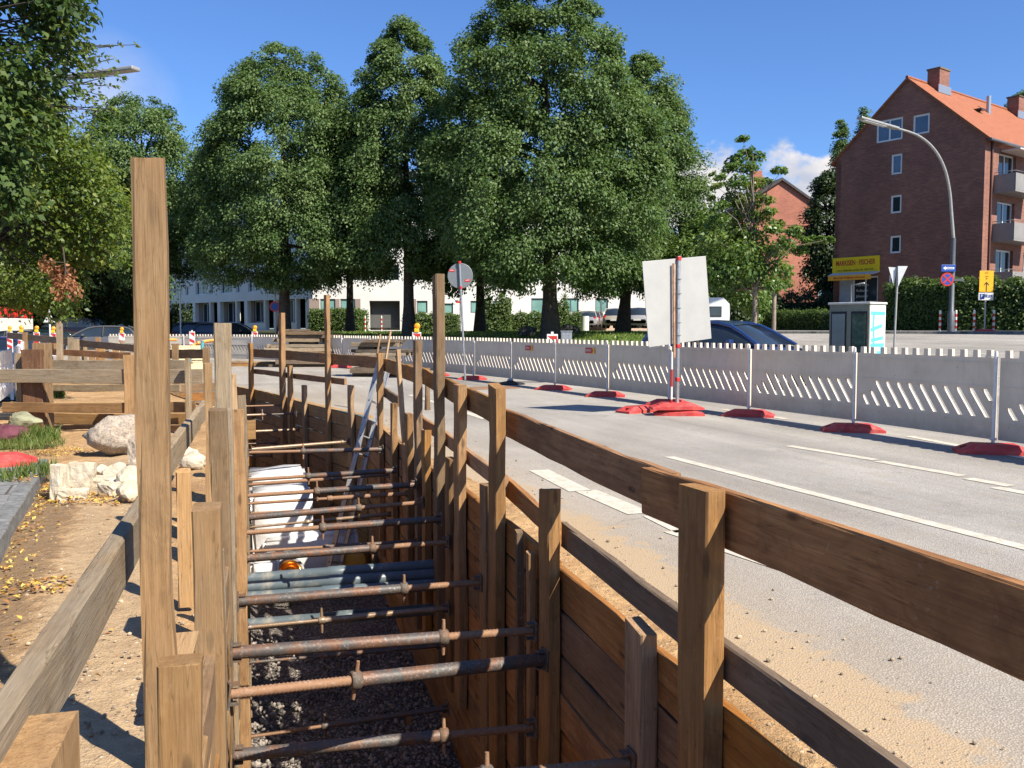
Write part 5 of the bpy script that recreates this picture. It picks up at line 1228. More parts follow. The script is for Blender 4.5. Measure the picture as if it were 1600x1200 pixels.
# young tree stake frame
y6 = 30.5
for (u, l) in ((1178, 'round timber stake left of the young tree, standing by the blue car'), (1207.5, 'round timber stake on the right of the young tree')):
    x = at(u, y6); z = hz(x, y6); q = P(u, 448, y6); mb = MB(); mb.tube([(0, 0, 0), (0, 0, q.z-z)], [.075, .065], 12); o = mb.obj('tree_stake', plain('round_stake_wood', (.25, .2, .15), .85, 0, .25, 9), M=Matrix.Translation((x, y6, z))); tag(o, l, 'tree stake', 'stakes of the young tree')
a, b = P(1150, 452, y6+.6), P(1213, 450, y6); mb = MB(); mb.tube([(0, 0, 0), b-a], .05, 10); o = mb.obj('stake_crossbar', DARKW, M=Matrix.Translation(a)); tag(o, 'horizontal half round bar joining the tops of the young tree stakes', 'crossbar')
# thin poles, far signs on the left
def thin_pole(u, vt, vb, y, label, name='sign_pole', m=LTST, r=.04):
    q = P(u, vt, y); zb = hz(q.x, y); root = thing(name, label, 'pole', (q.x, y, zb)); mb = MB(); mb.tube([(0, 0, 0), (0, 0, q.z-zb)], r, 10); mb.obj('pole', m, root); return root, q.z-zb
r, hp = thin_pole(430, 443, 520, 52, 'thin pale pole with a small no stopping sign beside the linden trunk', 'no_stopping_pole', r=.05)
mb = MB(); mb.lathe([(.001, .01), (.3, .01), (.3, -.01), (.001, -.01)], 28, M=Matrix.Translation((-.03, -.08, P(430, 479, 52).z-r.location.z)) @ MX, smooth=False); d = mb.obj('sign_disc', RED, r)
mb = MB(); mb.lathe([(.001, .016), (.22, .016), (.22, .01)], 28, M=Matrix.Translation((-.03, -.08, P(430, 479, 52).z-r.location.z)) @ MX, smooth=False); mb.obj('blue_field', BLUE, d)
r, hp = thin_pole(281, 452, 515, 55, 'thin white lamp post in front of the shaded white facade', 'lamp_post', m=WHITE, r=.05); mb = MB(); mb.box((-.35, 0, hp-.03), (.9, .16, .1), bev=.03); mb.obj('lamp_head', LTST, r)
r, hp = thin_pole(77, 478, 512, 46, 'small white triangular warning sign on a pole, left middle distance', 'warning_sign', m=WHITE, r=.045); zt_ = P(77, 497, 46).z-r.location.z
mb = MB(); mb.add([(-.3, -.06, zt_-.22), (.3, -.06, zt_-.22), (0, -.06, zt_+.3), (-.3, -.04, zt_-.22), (.3, -.04, zt_-.22), (0, -.04, zt_+.3)], [(0, 1, 2), (5, 4, 3), (0, 3, 4, 1), (1, 4, 5, 2), (2, 5, 3, 0)]); pt = mb.obj('triangle_plate', WHITE, r)
mb = MB(); mb.box((0, -.065, zt_-.02), (.07, .004, .2)); mb.obj('symbol', BLK, pt)
# overhanging lamp of the near left, only its head shows between the leaves
root = thing('street_lamp', 'flat pale street lamp head reaching out of the leaves at upper left', 'street lamp', (-12.6, 17.6, 0)); qa, qb = P(213, 107, 16.0), P(120, 119, 16.6)
mb = MB(); mb.tube([(0, 0, 0), (0, 0, 5.2), Vector((.8, -.1, 6.3)), qb-Vector((-12.6, 17.6, 0))], [.09, .07, .05, .045], 10); mb.obj('arm', LTST, root)
F = frame(qa-qb, UP); mb = MB(); mb.box(((qa-qb).length*.5, 0, 0), ((qa-qb).length, .07, .2), M=Matrix.Translation(qb-Vector((-12.6, 17.6, 0))) @ F, bev=.02); mb.obj('lamp_head', LTST, root)
bollard(571.5, 60, 'far red and white bollard left in front of the grey entrance', 1.0); bollard(597, 60, 'far red and white bollard right in front of the grey entrance', 1.0)
# overhead cable and bracket lamp near the young tree
A, B_ = P(1060, 308, 60), P(1300, 352, 66)
o = MB().tube([A.lerp(B_, i/12) - Vector((0, 0, .7*math.sin(math.pi*i/12))) for i in range(13)], .018, 6).obj('overhead_cable', BLACK); tag(o, 'thin dark overhead cable between the linden and the brick houses', 'cable')
# ================================================================== VEHICLES
def car_paint(name, col, metal=.3):
    m, nt, b = mat(name); t = NT(nt); n = t.noise(t.coord('Object'), 3, 3); t.L(t.ramp(n, [(.3, tuple(c*.85 for c in col)), (.7, col)]), b.inputs['Base Color']); b.inputs['Metallic'].default_value = metal; b.inputs['Roughness'].default_value = .25; b.inputs['Coat Weight'].default_value = .7; b.inputs['Coat Roughness'].default_value = .06; return m
TYRE = plain('tyre_rubber', (.02, .02, .02), .8); RIM = plain('wheel_rim', (.45, .46, .47), .35, .8); HEAD = plain('headlight_glass', (.65, .68, .7), .12, .3); TAIL = plain('tail_light', (.5, .02, .02), .2)
def car(label, x, y, rz, col, L=4.3, Wd=1.78, H=1.46, kind='hatch', z=None, group='parked cars', lift=0.0, metal=.3):
    root = thing('parked_car', label, 'car', (x, y, (hz(x, y) if z is None else z)+lift), rz, group)
    pm = car_paint('car_paint', col, metal); s = L/4.3; hs = H/1.46; w = Wd/2
    # stations along X (front = +X): x, belt z, half width, bottom z
    st = [(-2.13, .62, .62, .34), (-2.1, .86, .78, .26), (-1.9, .95, .84, .22), (-1.3, .96, .88, .2), (0, .94, .89, .2), (.75, .92, .88, .2), (1.2, .88, .86, .2), (1.75, .76, .81, .22), (2.05, .64, .7, .26), (2.14, .5, .55, .34)]
    mb = MB(); rings = []
    for (X, zb, hw, z0) in st:
        hw = hw*w/.89; pr = [(-hw*.86, z0), (-hw, z0+.1), (-hw*1.0, (z0+zb)/2), (-hw*.97, zb-.08), (-hw*.9, zb), (0, zb+.02), (hw*.9, zb), (hw*.97, zb-.08), (hw, (z0+zb)/2), (hw, z0+.1), (hw*.86, z0)]
        rings.append([(X*s, p[0], p[1]*hs) for p in pr])
    vs = [p for r in rings for p in r]; n = 11; fs = [(i*n+j, i*n+(j+1) % n, (i+1)*n+(j+1) % n, (i+1)*n+j) for i in range(len(st)-1) for j in range(n)]
    fs += [tuple(range(n)), tuple((len(st)-1)*n+n-1-j for j in range(n))]
    mb.add(vs, [tuple(reversed(f)) for f in fs], 0, True); body = mb.obj('body', pm, root)
    # greenhouse: a loft along X whose top line is the roof curve
    top = {'hatch': [(-2.02, .0), (-1.9, .45), (-1.7, .78), (-1.4, .93), (-.9, .99), (-.35, 1.0), (.1, .96), (.45, .82), (.75, .56), (1.05, .24), (1.28, 0)], 'sedan': [(-1.75, 0), (-1.45, .42), (-1.15, .76), (-.8, .93), (-.4, 1.0), (0, .98), (.35, .86), (.7, .55), (1.0, .24), (1.2, 0)], 'van': [(-2.08, 0), (-2.03, .55), (-1.95, .85), (-1.75, .96), (-1.0, 1.0), (0, 1.0), (.35, .95), (.65, .75), (.95, .42), (1.2, .12), (1.3, 0)]}[kind]
    zb0 = .9*hs; dz = H - zb0; vs = []; n = 7; wg = .84*w/.89
    for (X, k) in top:
        wt = wg*(1-.24*k); zt = zb0 + dz*k; vs += [(X*s, -wg, zb0), (X*s, -(wg*.45+wt*.55), zb0+(zt-zb0)*.55), (X*s, -wt*.95, zt-.035*k), (X*s, 0, zt+.012), (X*s, wt*.95, zt-.035*k), (X*s, wg*.45+wt*.55, zb0+(zt-zb0)*.55), (X*s, wg, zb0)]
    fs = [(i*n+j, (i+1)*n+j, (i+1)*n+j+1, i*n+j+1) for i in range(len(top)-1) for j in range(n-1)]
    mb = MB(); mb.add(vs, [tuple(reversed(f)) for f in fs], 0, True); mb.obj('window', CARGLASS, root)
    ir = [i for i, t in enumerate(top) if t[1] > .8]; mb = MB(); rv = []
    for i in ir: rv += [(Vector(vs[i*n+j])+Vector((0, (.012 if j == 4 else -.012 if j == 2 else 0), .014))) for j in (2, 3, 4)]
    mb.add(rv, [(i*3+j, i*3+j+1, (i+1)*3+j+1, (i+1)*3+j) for i in range(len(ir)-1) for j in range(2)], 0, True); mb.obj('roof', pm, root)
    for j in (2, 4):
        mb = MB(); mb.tube([Vector(vs[i*n+j])+Vector((0, .008 if j == 4 else -.008, .004)) for i in range(len(top))], .045, 8); mb.obj('pillar', pm, root)
        for ib in ([k for k, t in enumerate(top) if -.5 < t[0] < .05][:1]):
            mb = MB(); mb.tube([Vector(vs[ib*n+q])*1.0+Vector((0, .01 if j == 4 else -.01, 0)) for q in ((0, 1, 2) if j == 2 else (6, 5, 4))], .05, 6); mb.obj('pillar', BLACK, root)
    for sx in (1.33*s, -1.33*s):
        for sy in (-1, 1):
            MM = Matrix.Translation((sx, sy*(w-.1), .31)) @ Matrix.Rotation(R(90*sy), 4, 'X') @ Matrix.Rotation(math.pi, 4, 'X')
            mb = MB(); mb.lathe([(.2, -.1), (.29, -.1), (.31, -.07), (.31, .07), (.29, .1), (.2, .1)], 22, M=MM); wh = mb.obj('wheel', TYRE, root)
            mb = MB(); mb.lathe([(.001, .07), (.06, .085), (.19, .06), (.21, .095), (.21, -.05)], 18, M=MM); mb.lathe([(.001, -.07), (.06, -.085), (.19, -.06), (.21, -.095)], 18, M=MM); mb.obj('rim', RIM, wh)
    for sy in (-1, 1):
        mb = MB(); mb.box((2.0*s, sy*.56*w/.89, .66*hs), (.16, .3, .13), bev=.03); mb.obj('headlight', HEAD, root)
        mb = MB(); mb.box((-2.06*s, sy*.66*w/.89, .82*hs), (.1, .2, .2), bev=.03); mb.obj('tail_light', TAIL, root)
        mb = MB(); mb.box((.62*s, sy*(w+.06), .98*hs), (.12, .17, .12), bev=.03); mb.obj('mirror', pm, root)
    mb = MB(); mb.box((-2.14*s, 0, .6*hs), (.02, .5, .11)); mb.obj('number_plate', WHITE, root)
    return root
# blue car behind the barrier: the front points right
y = 21.4; car('dark blue parked car with a sloping windscreen, behind the barrier and white board', 5.2, y, R(-47), (.02, .05, .17), kind='hatch', H=1.48, lift=.06)
car('dark estate car left of the weathered grey post, under the shaded facade', at(330, 56), 56, R(6), (.01, .012, .016), kind='van', H=1.5, lift=-.35)
car('black car right of the weathered grey post, under the shaded facade', at(365, 55), 55, R(8), (.012, .013, .018), kind='van', H=1.5, lift=-.35)
car('silver grey car with a roof rack behind the sunlit barrier', at(160, 49), 49, R(186), (.12, .12, .125), kind='hatch', H=1.5)
car('blue car at the left edge behind the warning lamps', at(4, 39), 39, R(160), (.02, .05, .2), H=1.45, lift=-.3)
car('dark green car with a bright roof at the left, first behind the blue car', at(24, 48), 48, R(170), (.01, .03, .028), kind='van', H=1.6, lift=-.25)
car('dark green car second behind the blue car at the left', at(52, 50), 50, R(172), (.012, .028, .026), kind='hatch', H=1.6, lift=-.3)
car('dark car in deep tree shade between the triangular sign and the silver car', at(110, 56), 56, R(176), (.012, .014, .018), kind='hatch', H=1.6)
cols = [(.42, .38, .3), (.3, .3, .31), (.28, .04, .04), (.05, .1, .3), (.36, .36, .37), (.1, .1, .11)]
cl = ['pale champagne parked car seen from behind right of the tree trunk on the lawn', 'grey parked car just right of the champagne one', 'dark red parked car in the row beyond the lawn', 'blue parked car in the row beyond the lawn', 'silver parked car nearest the white board in the row beyond the lawn', 'black parked car at the end of the row by the white board']
for i, (u, y) in enumerate([(963, 66), (978, 69), (985, 72), (990, 66), (998, 63.5), (1006, 66.5)]): car(cl[i], at(u, y), y, R(78), cols[i], group='cars parked beyond the lawn', lift=.25)
for i, u in enumerate([921, 927, 933, 940]): car(['small far parked car next to the white post on the lawn edge', 'second far parked car in the row left of the trunk', 'third far parked car in the row left of the trunk', 'fourth far parked car in the row left of the trunk, nearest the trunk'][i], at(u, 80+i*1.5), 80+i*1.5, R(78), [(.3, .3, .3), (.12, .1, .1), (.35, .3, .3), (.2, .05, .05)][i], group='cars parked beyond the lawn', lift=.3)
# caravan
y = 44; x = at(1122, y); root = thing('caravan', 'white caravan with a dark side window behind the white board', 'caravan', (x-.8, y, hz(x, y)), R(4)); h = P(1122, 466, y).z-root.location.z
WC = plain('caravan_white', (.55, .56, .57), .35, 0, .04); prof = [(-1.5, .45), (1.0, .45), (1.04, .9), (1.02, h-.3), (.7, h), (-1.5, h), (-1.7, h-.3), (-1.7, .7)]
mb = MB(); mb.add([(p[0], -1.0, p[1]) for p in prof]+[(p[0], 1.0, p[1]) for p in prof], [tuple(range(7, -1, -1))[::-1], tuple(range(15, 7, -1))]+[(i, 8+i, 8+(i+1) % 8, (i+1) % 8) for i in range(8)]); mb.obj('body', WC, root)
mb = MB(); mb.box((.32, -1.01, h*.62), (.62, .03, .5), bev=.01); w = mb.obj('window', BLACK, root); mb = MB(); mb.box((.32, -1.022, h*.62), (.52, .03, .40)); mb.obj('pane', DARKGLASS, w)
mb = MB(); mb.box((-.6, -1.008, 1.3), (.55, .03, 1.5), bev=.01); mb.obj('door', plain('caravan_door', (.66, .67, .68), .35), root)
for s in (-1, 1): mb = MB(); mb.lathe([(.001, -.09), (.3, -.09), (.32, 0), (.3, .09), (.001, .09)], 18, M=Matrix.Translation((0, s*.9, .32)) @ MX); mb.obj('wheel', TYRE, root)
# truck at the left edge: red awning sign over a white box
y = 52; x = at(2, y); root = thing('delivery_truck', 'white truck body with a bright red upper panel at the left edge under the trees', 'truck', (x-.6, y, hz(x, y)))
za, zb_, zc_ = [P(0, v, y).z-hz(x, y) for v in (480, 497, 513)]
mb = MB(); mb.box((0, 0, (zb_+.9)/2), (2.5, 5, zb_-.9), bev=.05); mb.obj('body', WHITE, root)
def mk_redflower():
    m, nt, b = mat('red_panel'); t = NT(nt); n = t.noise(t.coord('Object'), 3.5, 5, .7, .6); t.L(t.ramp(n, [(.42, (.03, .012, .01)), (.52, (.6, .02, .015)), (.7, (.75, .08, .06))]), b.inputs['Base Color']); return m
mb = MB(); mb.box((0, 0, (za+zb_)/2), (2.5, 5, za-zb_-.02), bev=.04); mb.obj('red_panel', mk_redflower(), root)
for sx in (-1, 1):
    for yy in (-1.7, 1.7): mb = MB(); mb.lathe([(.001, -.12), (.42, -.12), (.45, 0), (.42, .12), (.001, .12)], 18, M=Matrix.Translation((sx*1.1, yy, .45)) @ Matrix.Rotation(R(90), 4, 'Y')); mb.obj('wheel', TYRE, root)
mb = MB(); mb.box((0, -2.53, .7), (2.3, .1, .3)); mb.obj('bumper', DKST, root)
# ================================================================== BUILDINGS
def brick_mat(name, c0, c1, mortar, sc=1.0, bw=.25, rh=.083):
    m, nt, b = mat(name); t = NT(nt); tc = t.coord('Object'); s = t.N('ShaderNodeSeparateXYZ'); t.L(tc, s.inputs[0])
    cb = t.N('ShaderNodeCombineXYZ'); t.L(t.math('ADD', s.outputs[0], s.outputs[1]), cb.inputs[0]); t.L(s.outputs[2], cb.inputs[1])
    br = t.N('ShaderNodeTexBrick'); t.L(cb.outputs[0], br.inputs['Vector']); br.inputs['Scale'].default_value = sc; br.inputs['Brick Width'].default_value = bw; br.inputs['Row Height'].default_value = rh; br.inputs['Mortar Size'].default_value = .008
    br.inputs['Color1'].default_value = (*c0, 1); br.inputs['Color2'].default_value = (*c1, 1); br.inputs['Mortar'].default_value = (*mortar, 1); br.inputs['Bias'].default_value = -.1
    n = t.noise(tc, .35, 6, .65, .3); n2 = t.noise(t.coord('Object', (1.2, 1.2, 9)), 1.1, 5, .7)
    c = t.mix(1, br.outputs['Color'], t.ramp(n, [(.3, .72), (.7, 1.18)]), 'MULTIPLY'); c = t.mix(.7, c, t.ramp(n2, [(.3, .7), (.7, 1.2)]), 'MULTIPLY')
    t.L(c, b.inputs['Base Color']); b.inputs['Roughness'].default_value = .9; t.bump(br.outputs['Fac'], -.4, .008, b); return m
def wall_holes(mb, outline, holes, th, M, mi=0):
    pts = list(outline); e = [(i, (i+1) % len(outline)) for i in range(len(outline))]
    for h in holes: b0 = len(pts); pts += h; e += [(b0+i, b0+(i+1) % len(h)) for i in range(len(h))]
    vs, es, fs, *_ = delaunay_2d_cdt([Vector(p) for p in pts], e, [], 0, 1e-6); keep = []
    for f in fs:
        c = (sum(vs[i].x for i in f)/3, sum(vs[i].y for i in f)/3)
        if poly_in(c, outline) and not any(poly_in(c, h) for h in holes): keep.append(list(f))
    ed = {(f[i], f[(i+1) % 3]) for f in keep for i in range(3)}; nv = len(vs)
    V = [(v.x, 0, v.y) for v in vs] + [(v.x, th, v.y) for v in vs]; F = keep + [[i+nv for i in reversed(f)] for f in keep] + [[b, a, a+nv, b+nv] for (a, b) in ed if (b, a) not in ed]
    mb.add(V, F, mi, M=M)
rect = lambda x0, z0, x1, z1: [(x0, z0), (x1, z0), (x1, z1), (x0, z1)]
WFRAME = plain('white_window_frame', (.7, .7, .7), .4, 0, .04)
def window(root, M, x0, z0, x1, z1, inset=.1, fw=.09, mull=1, glass=DARKGLASS, frm=WFRAME, tilt=0, name='window'):
    mb = MB(); cx, cz = (x0+x1)/2, (z0+z1)/2
    for (c, d) in (((cx, inset, z0+fw/2), (x1-x0, .07, fw)), ((cx, inset, z1-fw/2), (x1-x0, .07, fw)), ((x0+fw/2, inset, cz), (fw, .07, z1-z0-2*fw)), ((x1-fw/2, inset, cz), (fw, .07, z1-z0-2*fw))): mb.box(c, d)
    for k in range(1, mull): mb.box((x0+(x1-x0)*k/mull, inset, cz), (fw*.9, .066, z1-z0-2*fw))
    w = mb.obj(name, frm, root, M); p = MB(); p.box((cx, inset+.02, cz), (x1-x0-fw*1.6, .02, z1-z0-fw*1.6)); p.obj('pane', glass, w); return w
# --- brick block with the shop sign -----------------------------------------
BRK = brick_mat('dark_red_brick', (.20, .075, .05), (.29, .11, .07), (.22, .16, .13))
BRK2 = brick_mat('bright_red_brick', (.33, .10, .06), (.42, .14, .085), (.3, .2, .16))
def mk_tile(name, c0, c1):
    m, nt, b = mat(name); t = NT(nt); tc = t.coord('Object'); wv = t.N('ShaderNodeTexWave'); t.L(t.coord('Object', (1, 0, 0)), wv.inputs['Vector']); wv.inputs['Scale'].default_value = 2.1; wv.inputs['Distortion'].default_value = .4
    n = t.noise(tc, 2.3, 6, .7, .3); n2 = t.noise(tc, 11, 3, .7); s = t.N('ShaderNodeTexWave'); t.L(t.coord('Object', (0, 0, 1)), s.inputs['Vector']); s.inputs['Scale'].default_value = 2.0
    c = t.ramp(n, [(.3, c0), (.7, c1)]); c = t.mix(.5, c, t.ramp(n2, [(.3, .55), (.7, 1.25)]), 'MULTIPLY'); c = t.mix(.25, c, wv.outputs['Color'], 'MULTIPLY'); c = t.mix(.2, c, s.outputs['Color'], 'MULTIPLY')
    t.L(c, b.inputs['Base Color']); b.inputs['Roughness'].default_value = .8; t.bump(wv.outputs['Fac'], .5, .05, b); return m
TILE = mk_tile('orange_pantile', (.34, .10, .04), (.46, .155, .065)); SLATE = mk_tile('dark_roof_tile', (.06, .055, .055), (.1, .09, .09))
BA = thing('brick_house', 'dark red brick apartment block with orange tiled roof, grey balconies and a yellow shop sign', 'building', (27.6, 53.0, 1.0), math.atan2(.61, .79))
Xd, Yd = Vector((.7915, .6112, 0)), Vector((-.6112, .7915, 0)); O0 = Vector(BA.location)
BW, BLn, EZ, RZ_ = 9.7, 34.0, P(1530, 213, 53).z-1.0, P(1410, 126, 57).z-1.0
def gp(u, v):
    d = ray(u, v); k = (O0.x*Xd.x+O0.y*Xd.y)/(d.x*Xd.x+d.y*Xd.y); p = Vector((d.x*k, d.y*k, CAM_H+d.z*k)) - O0; return p.dot(Yd), p.z
def fp(u, v, off=0):
    n = -Yd; d = ray(u, v); o = O0 + n*off; k = (o.x*n.x+o.y*n.y)/(d.x*n.x+d.y*n.y); p = Vector((d.x*k, d.y*k, CAM_H+d.z*k)) - O0; return p.dot(Xd), p.z
# gable wall: local X of the wall runs from the back corner to the front corner
MG = Matrix.Translation((0, BW, 0)) @ Matrix.Rotation(R(-90), 4, 'Z')
def gw(u0, v0, u1, v1):
    a, b = gp(u0, v0), gp(u1, v1); return (BW-a[0], b[1], BW-b[0], a[1])
gwin = [gw(1370, 190, 1410, 217), gw(1427, 181, 1452, 207), gw(1393, 242, 1409, 271), gw(1392, 306, 1408, 332), gw(1391, 369, 1407, 395), gw(1389, 430, 1396, 455)]
shop = gw(1311, 434, 1371, 478)
mb = MB(); wall_holes(mb, [(0, -.5), (BW, -.5), (BW, EZ), (BW/2, RZ_), (0, EZ)], [rect(*w) for w in gwin] + [rect(*shop)], .35, MG)
nF = 9; fh = 2.86; fwin = []
for fl in range(4):
    zf = EZ - 2.95 - fl*fh
    for k in range(5):
        x0 = 1.75 + k*6.6; fwin.append((x0, zf, x0+2.3, zf+2.25)); fwin.append((x0+3.7, zf+.8, x0+5.0, zf+2.2))
fwin = [w for w in fwin if w[1] > .2]
wall_holes(mb, [(0.36, -.5), (BLn, -.5), (BLn, EZ), (0.36, EZ)], [rect(*w) for w in fwin], .35, Matrix.Identity(4))
mb.box((BLn/2, BW-.2, EZ/2), (BLn, .35, EZ)); mb.box((BLn-.2, BW/2, EZ/2), (.35, BW, EZ))
mb.obj('wall', BRK, BA)
mb = MB(); mb.box((.55, BW/2, EZ/2), (.1, BW-.9, EZ-.2)); mb.box((BLn/2, .9, EZ/2), (BLn-2, .1, EZ-.2)); mb.obj('interior', plain('dark_room', (.06, .055, .05), .9), BA)
for i, w in enumerate(gwin): window(BA, MG, *w, inset=.08, fw=.11, mull=2 if i == 0 else 1, glass=BLUEGLASS if i in (0, 1, 2) else DARKGLASS)
for i, w in enumerate(fwin): window(BA, Matrix.Identity(4), *w, inset=.22, fw=.1, mull=2)
# roof slabs
def roof_slab(root, L, Wd, ez, rz, ov, m, th=.16, gov=.12, name='roof'):
    mb = MB()
    for s in (0, 1):
        ya, yb = (-ov, Wd/2) if s == 0 else (Wd+ov, Wd/2); sl = (rz-ez)/(Wd/2); za = ez - ov*sl
        q = [(-gov, ya, za), (L+gov, ya, za), (L+gov, yb, rz), (-gov, yb, rz)]; up = [(p[0], p[1], p[2]+th) for p in q]
        f = [(0, 3, 2, 1), (4, 5, 6, 7), (0, 1, 5, 4), (1, 2, 6, 5), (3, 0, 4, 7)]
        if s: f = [tuple(reversed(t)) for t in f]
        mb.add(q+up, f)
    for i in range(int(L/.34)): mb.tube([(-gov+i*.34, Wd/2, rz+th), (-gov+i*.34+.33, Wd/2, rz+th+.02)], .1, 8)
    return mb.obj(name, m, root)
rf = roof_slab(BA, BLn, BW, EZ, RZ_, .35, TILE)
for x, h in ((3.0, .8), (14.2, .8), (24, .8)):
    mb = MB(); mb.box((x, BW/2-.4, RZ_-.2+h/2), (1.25, .8, h+.8), bev=.01); ch = mb.obj('chimney', BRK, rf); mb = MB(); mb.box((x, BW/2-.4, RZ_+.2+h), (1.35, .9, .1)); mb.obj('chimney_cap', DARKW, ch)
    mb = MB(); mb.box((x, BW/2-.83, RZ_-.3), (1.6, .04, .5)); mb.obj('flashing', STEEL, ch)
mb = MB(); mb.tube([(7.2, 3.2, RZ_-2), (7.2, 3.2, RZ_-.2)], .14, 10); mb.obj('vent_pipe', STEEL, rf)
mb = MB(); mb.box((5.2, 3.0, RZ_-1.45), (.8, .9, .06), M=Matrix.Identity(4)); mb.obj('skylight', DARKGLASS, rf)
mb = MB(); mb.tube([(-.3, -.42, EZ-.25), (BLn, -.42, EZ-.25)], .09, 8); mb.obj('gutter', DKST, BA)
mb = MB(); mb.tube([(.75, -.07, 0), (.75, -.07, EZ-.2)], .06, 8); mb.obj('downpipe', plain('dark_brown_pipe', (.10, .04, .03), .5), BA)
BALC = plain('grey_balcony_panel', (.22, .21, .2), .6, 0, .07, 2)
for fl in range(4):
    for k in range(5):
        x0 = 1.2 + k*6.6; zf = EZ - 2.95 - fl*fh - .1
        if zf < 0: continue
        mb = MB(); Lb = 4.0; mb.box((x0+Lb/2, -.62, zf-.06), (Lb, 1.24, .14)); mb.box((x0+Lb/2, -1.22, zf+.46), (Lb, .05, .95)); mb.box((x0+.03, -.6, zf+.46), (.05, 1.16, .95)); mb.box((x0+Lb-.03, -.6, zf+.46), (.05, 1.16, .95)); bl_ = mb.obj('balcony', BALC, BA)
        mb = MB(); mb.tube([(x0, 0, zf+1.06), (x0, -1.24, zf+1.06), (x0+Lb, -1.24, zf+1.06), (x0+Lb, 0, zf+1.06)], .02, 6); mb.obj('balcony_rail', DKST, bl_)
mb = MB(); mb.box((4, -.6, EZ-.62), (4.2, 1.1, .08)); mb.obj('awning_box', plain('cream_awning', (.6, .5, .45), .7), BA)
# shop sign, awning and window on the gable
s0 = gw(1303, 404, 1375, 425); sc_ = Vector(((s0[0]+s0[2])/2, -.09, (s0[1]+s0[3])/2)); SW, SH = s0[2]-s0[0], s0[3]-s0[1]
SYEL = plain('shop_sign_yellow', (.86, .58, .01), .5, 0, .05)
mb = MB(); mb.box(sc_, (SW, .14, SH), bev=.015); sg = mb.obj('shop_sign', SYEL, BA, MG)
text('MARKISEN · FISCHER', SH*.44, RED, sg, (sc_.x, -.165, sc_.z+SH*.14), bold=.012, sx=SW*.88/(SH*.44*9.6)); text('www.rolladenbau-markisen.de · 850 23 95', SH*.17, BLK, sg, (sc_.x, -.165, sc_.z-SH*.3), bold=.002, sx=SW*.86/(SH*.17*19))
a = gw(1308, 426, 1368, 434); mb = MB(); mb.add([(a[0]-.2, 0, a[3]), (a[2]+.3, 0, a[3]), (a[2]+.3, -.8, a[3]-.22), (a[0]-.2, -.8, a[3]-.22), (a[0]-.2, 0, a[3]-.1), (a[2]+.3, 0, a[3]-.1), (a[2]+.3, -.78, a[3]-.27), (a[0]-.2, -.78, a[3]-.27)], [(0, 3, 2, 1), (4, 5, 6, 7), (0, 1, 5, 4), (3, 7, 6, 2), (0, 4, 7, 3), (1, 2, 6, 5)]); aw = mb.obj('awning', plain('grey_awning', (.5, .5, .52), .6), BA, MG)
mb = MB(); mb.box(((a[0]+a[2])/2, -.80, a[3]-.42), (a[2]-a[0]+.3, .03, .32)); vl = mb.obj('valance', plain('orange_valance', (.78, .38, .03), .6), aw); 
text('Markisen Rolladen Jalousien', .2, RED, vl, ((a[0]+a[2])/2, -.82, a[3]-.42), bold=.003)
xm = shop[0]+(shop[2]-shop[0])*.36
mb = MB(); mb.box(((shop[0]+xm)/2, .12, (shop[1]+shop[3])/2), (xm-shop[0], .1, shop[3]-shop[1])); mb.obj('door_panel', plain('grey_blue_panel', (.36, .38, .42), .5), BA, MG)
sw = window(BA, MG, xm, shop[1], shop[2], shop[3], inset=.1, fw=.09, mull=2, glass=DARKGLASS, name='shop_window')
for k, tx in enumerate(['Markisen', 'Rolladen', 'Jalousien', 'Insektenschutz']): text(tx, .24, WHITE, sw, (xm+.22, .085, shop[3]-.55-k*.36), align='LEFT')
mb = MB(); mb.box((shop[0]-1.3, -1.3, .65), (3.6, .12, 1.3)); mb.box((shop[0]+2.3, -1.3, .65), (3.4, .12, 1.3)); mb.obj('ramp_wall', plain('pale_grey_wall', (.45, .47, .48), .7, 0, .06), BA, MG)
mb = MB(); hx = shop[0]+(shop[2]-shop[0])*.66; mb.tube([(hx, -1.5, .8), (hx, -1.5, 3.3), (hx+.9, -1.5, 3.4)], .05, 8); mb.tube([(hx, -1.5, 1.7), (hx+.9, -1.5, .9)], .03, 8); mb.obj('handrail', WHITE, BA, MG)
# --- second brick house ------------------------------------------------------
yB = 100.0; xa = P(1228, 0, yB).x; BB = thing('brick_house', 'bright red brick house with a plain sunlit gable and dark roof behind the young tree', 'building', (xa-4.6, yB, 1.5), R(6)); ez, rz = P(1282, 322, yB).z-1.5, P(1228, 281, yB).z-1.5
mb = MB(); wall_holes(mb, [(0, -1), (9.2, -1), (9.2, ez), (4.6, rz), (0, ez)], [], .35, Matrix.Identity(4)); mb.box((.2, 11, ez/2), (.35, 21.2, ez)); mb.box((9.0, 11, ez/2), (.35, 21.2, ez)); mb.obj('wall', BRK2, BB)
Mr = Matrix.Translation((9.2, 0, 0)) @ Matrix.Rotation(R(90), 4, 'Z'); mbr = MB()
for s in (0, 1):
    xo = -.4 if s == 0 else 9.6; q = [(xo, -.35, ez-.35), (xo, 22, ez-.35), (4.6, 22, rz+.0), (4.6, -.35, rz+.0)]; up = [(p[0], p[1], p[2]+.3) for p in q]; f = [(0, 1, 2, 3), (7, 6, 5, 4), (0, 3, 7, 4), (1, 0, 4, 5)]; f = f if s == 0 else [tuple(reversed(t)) for t in f]; mbr.add(q+up, f)
rb_ = mbr.obj('roof', SLATE, BB)
for x, y, w in ((2.9, 3, 1.0), (4.3, 6, .8)): mb = MB(); mb.box((x, y, rz+.3), (w, 1.0, 2.4)); mb.obj('chimney', BRK2, rb_)
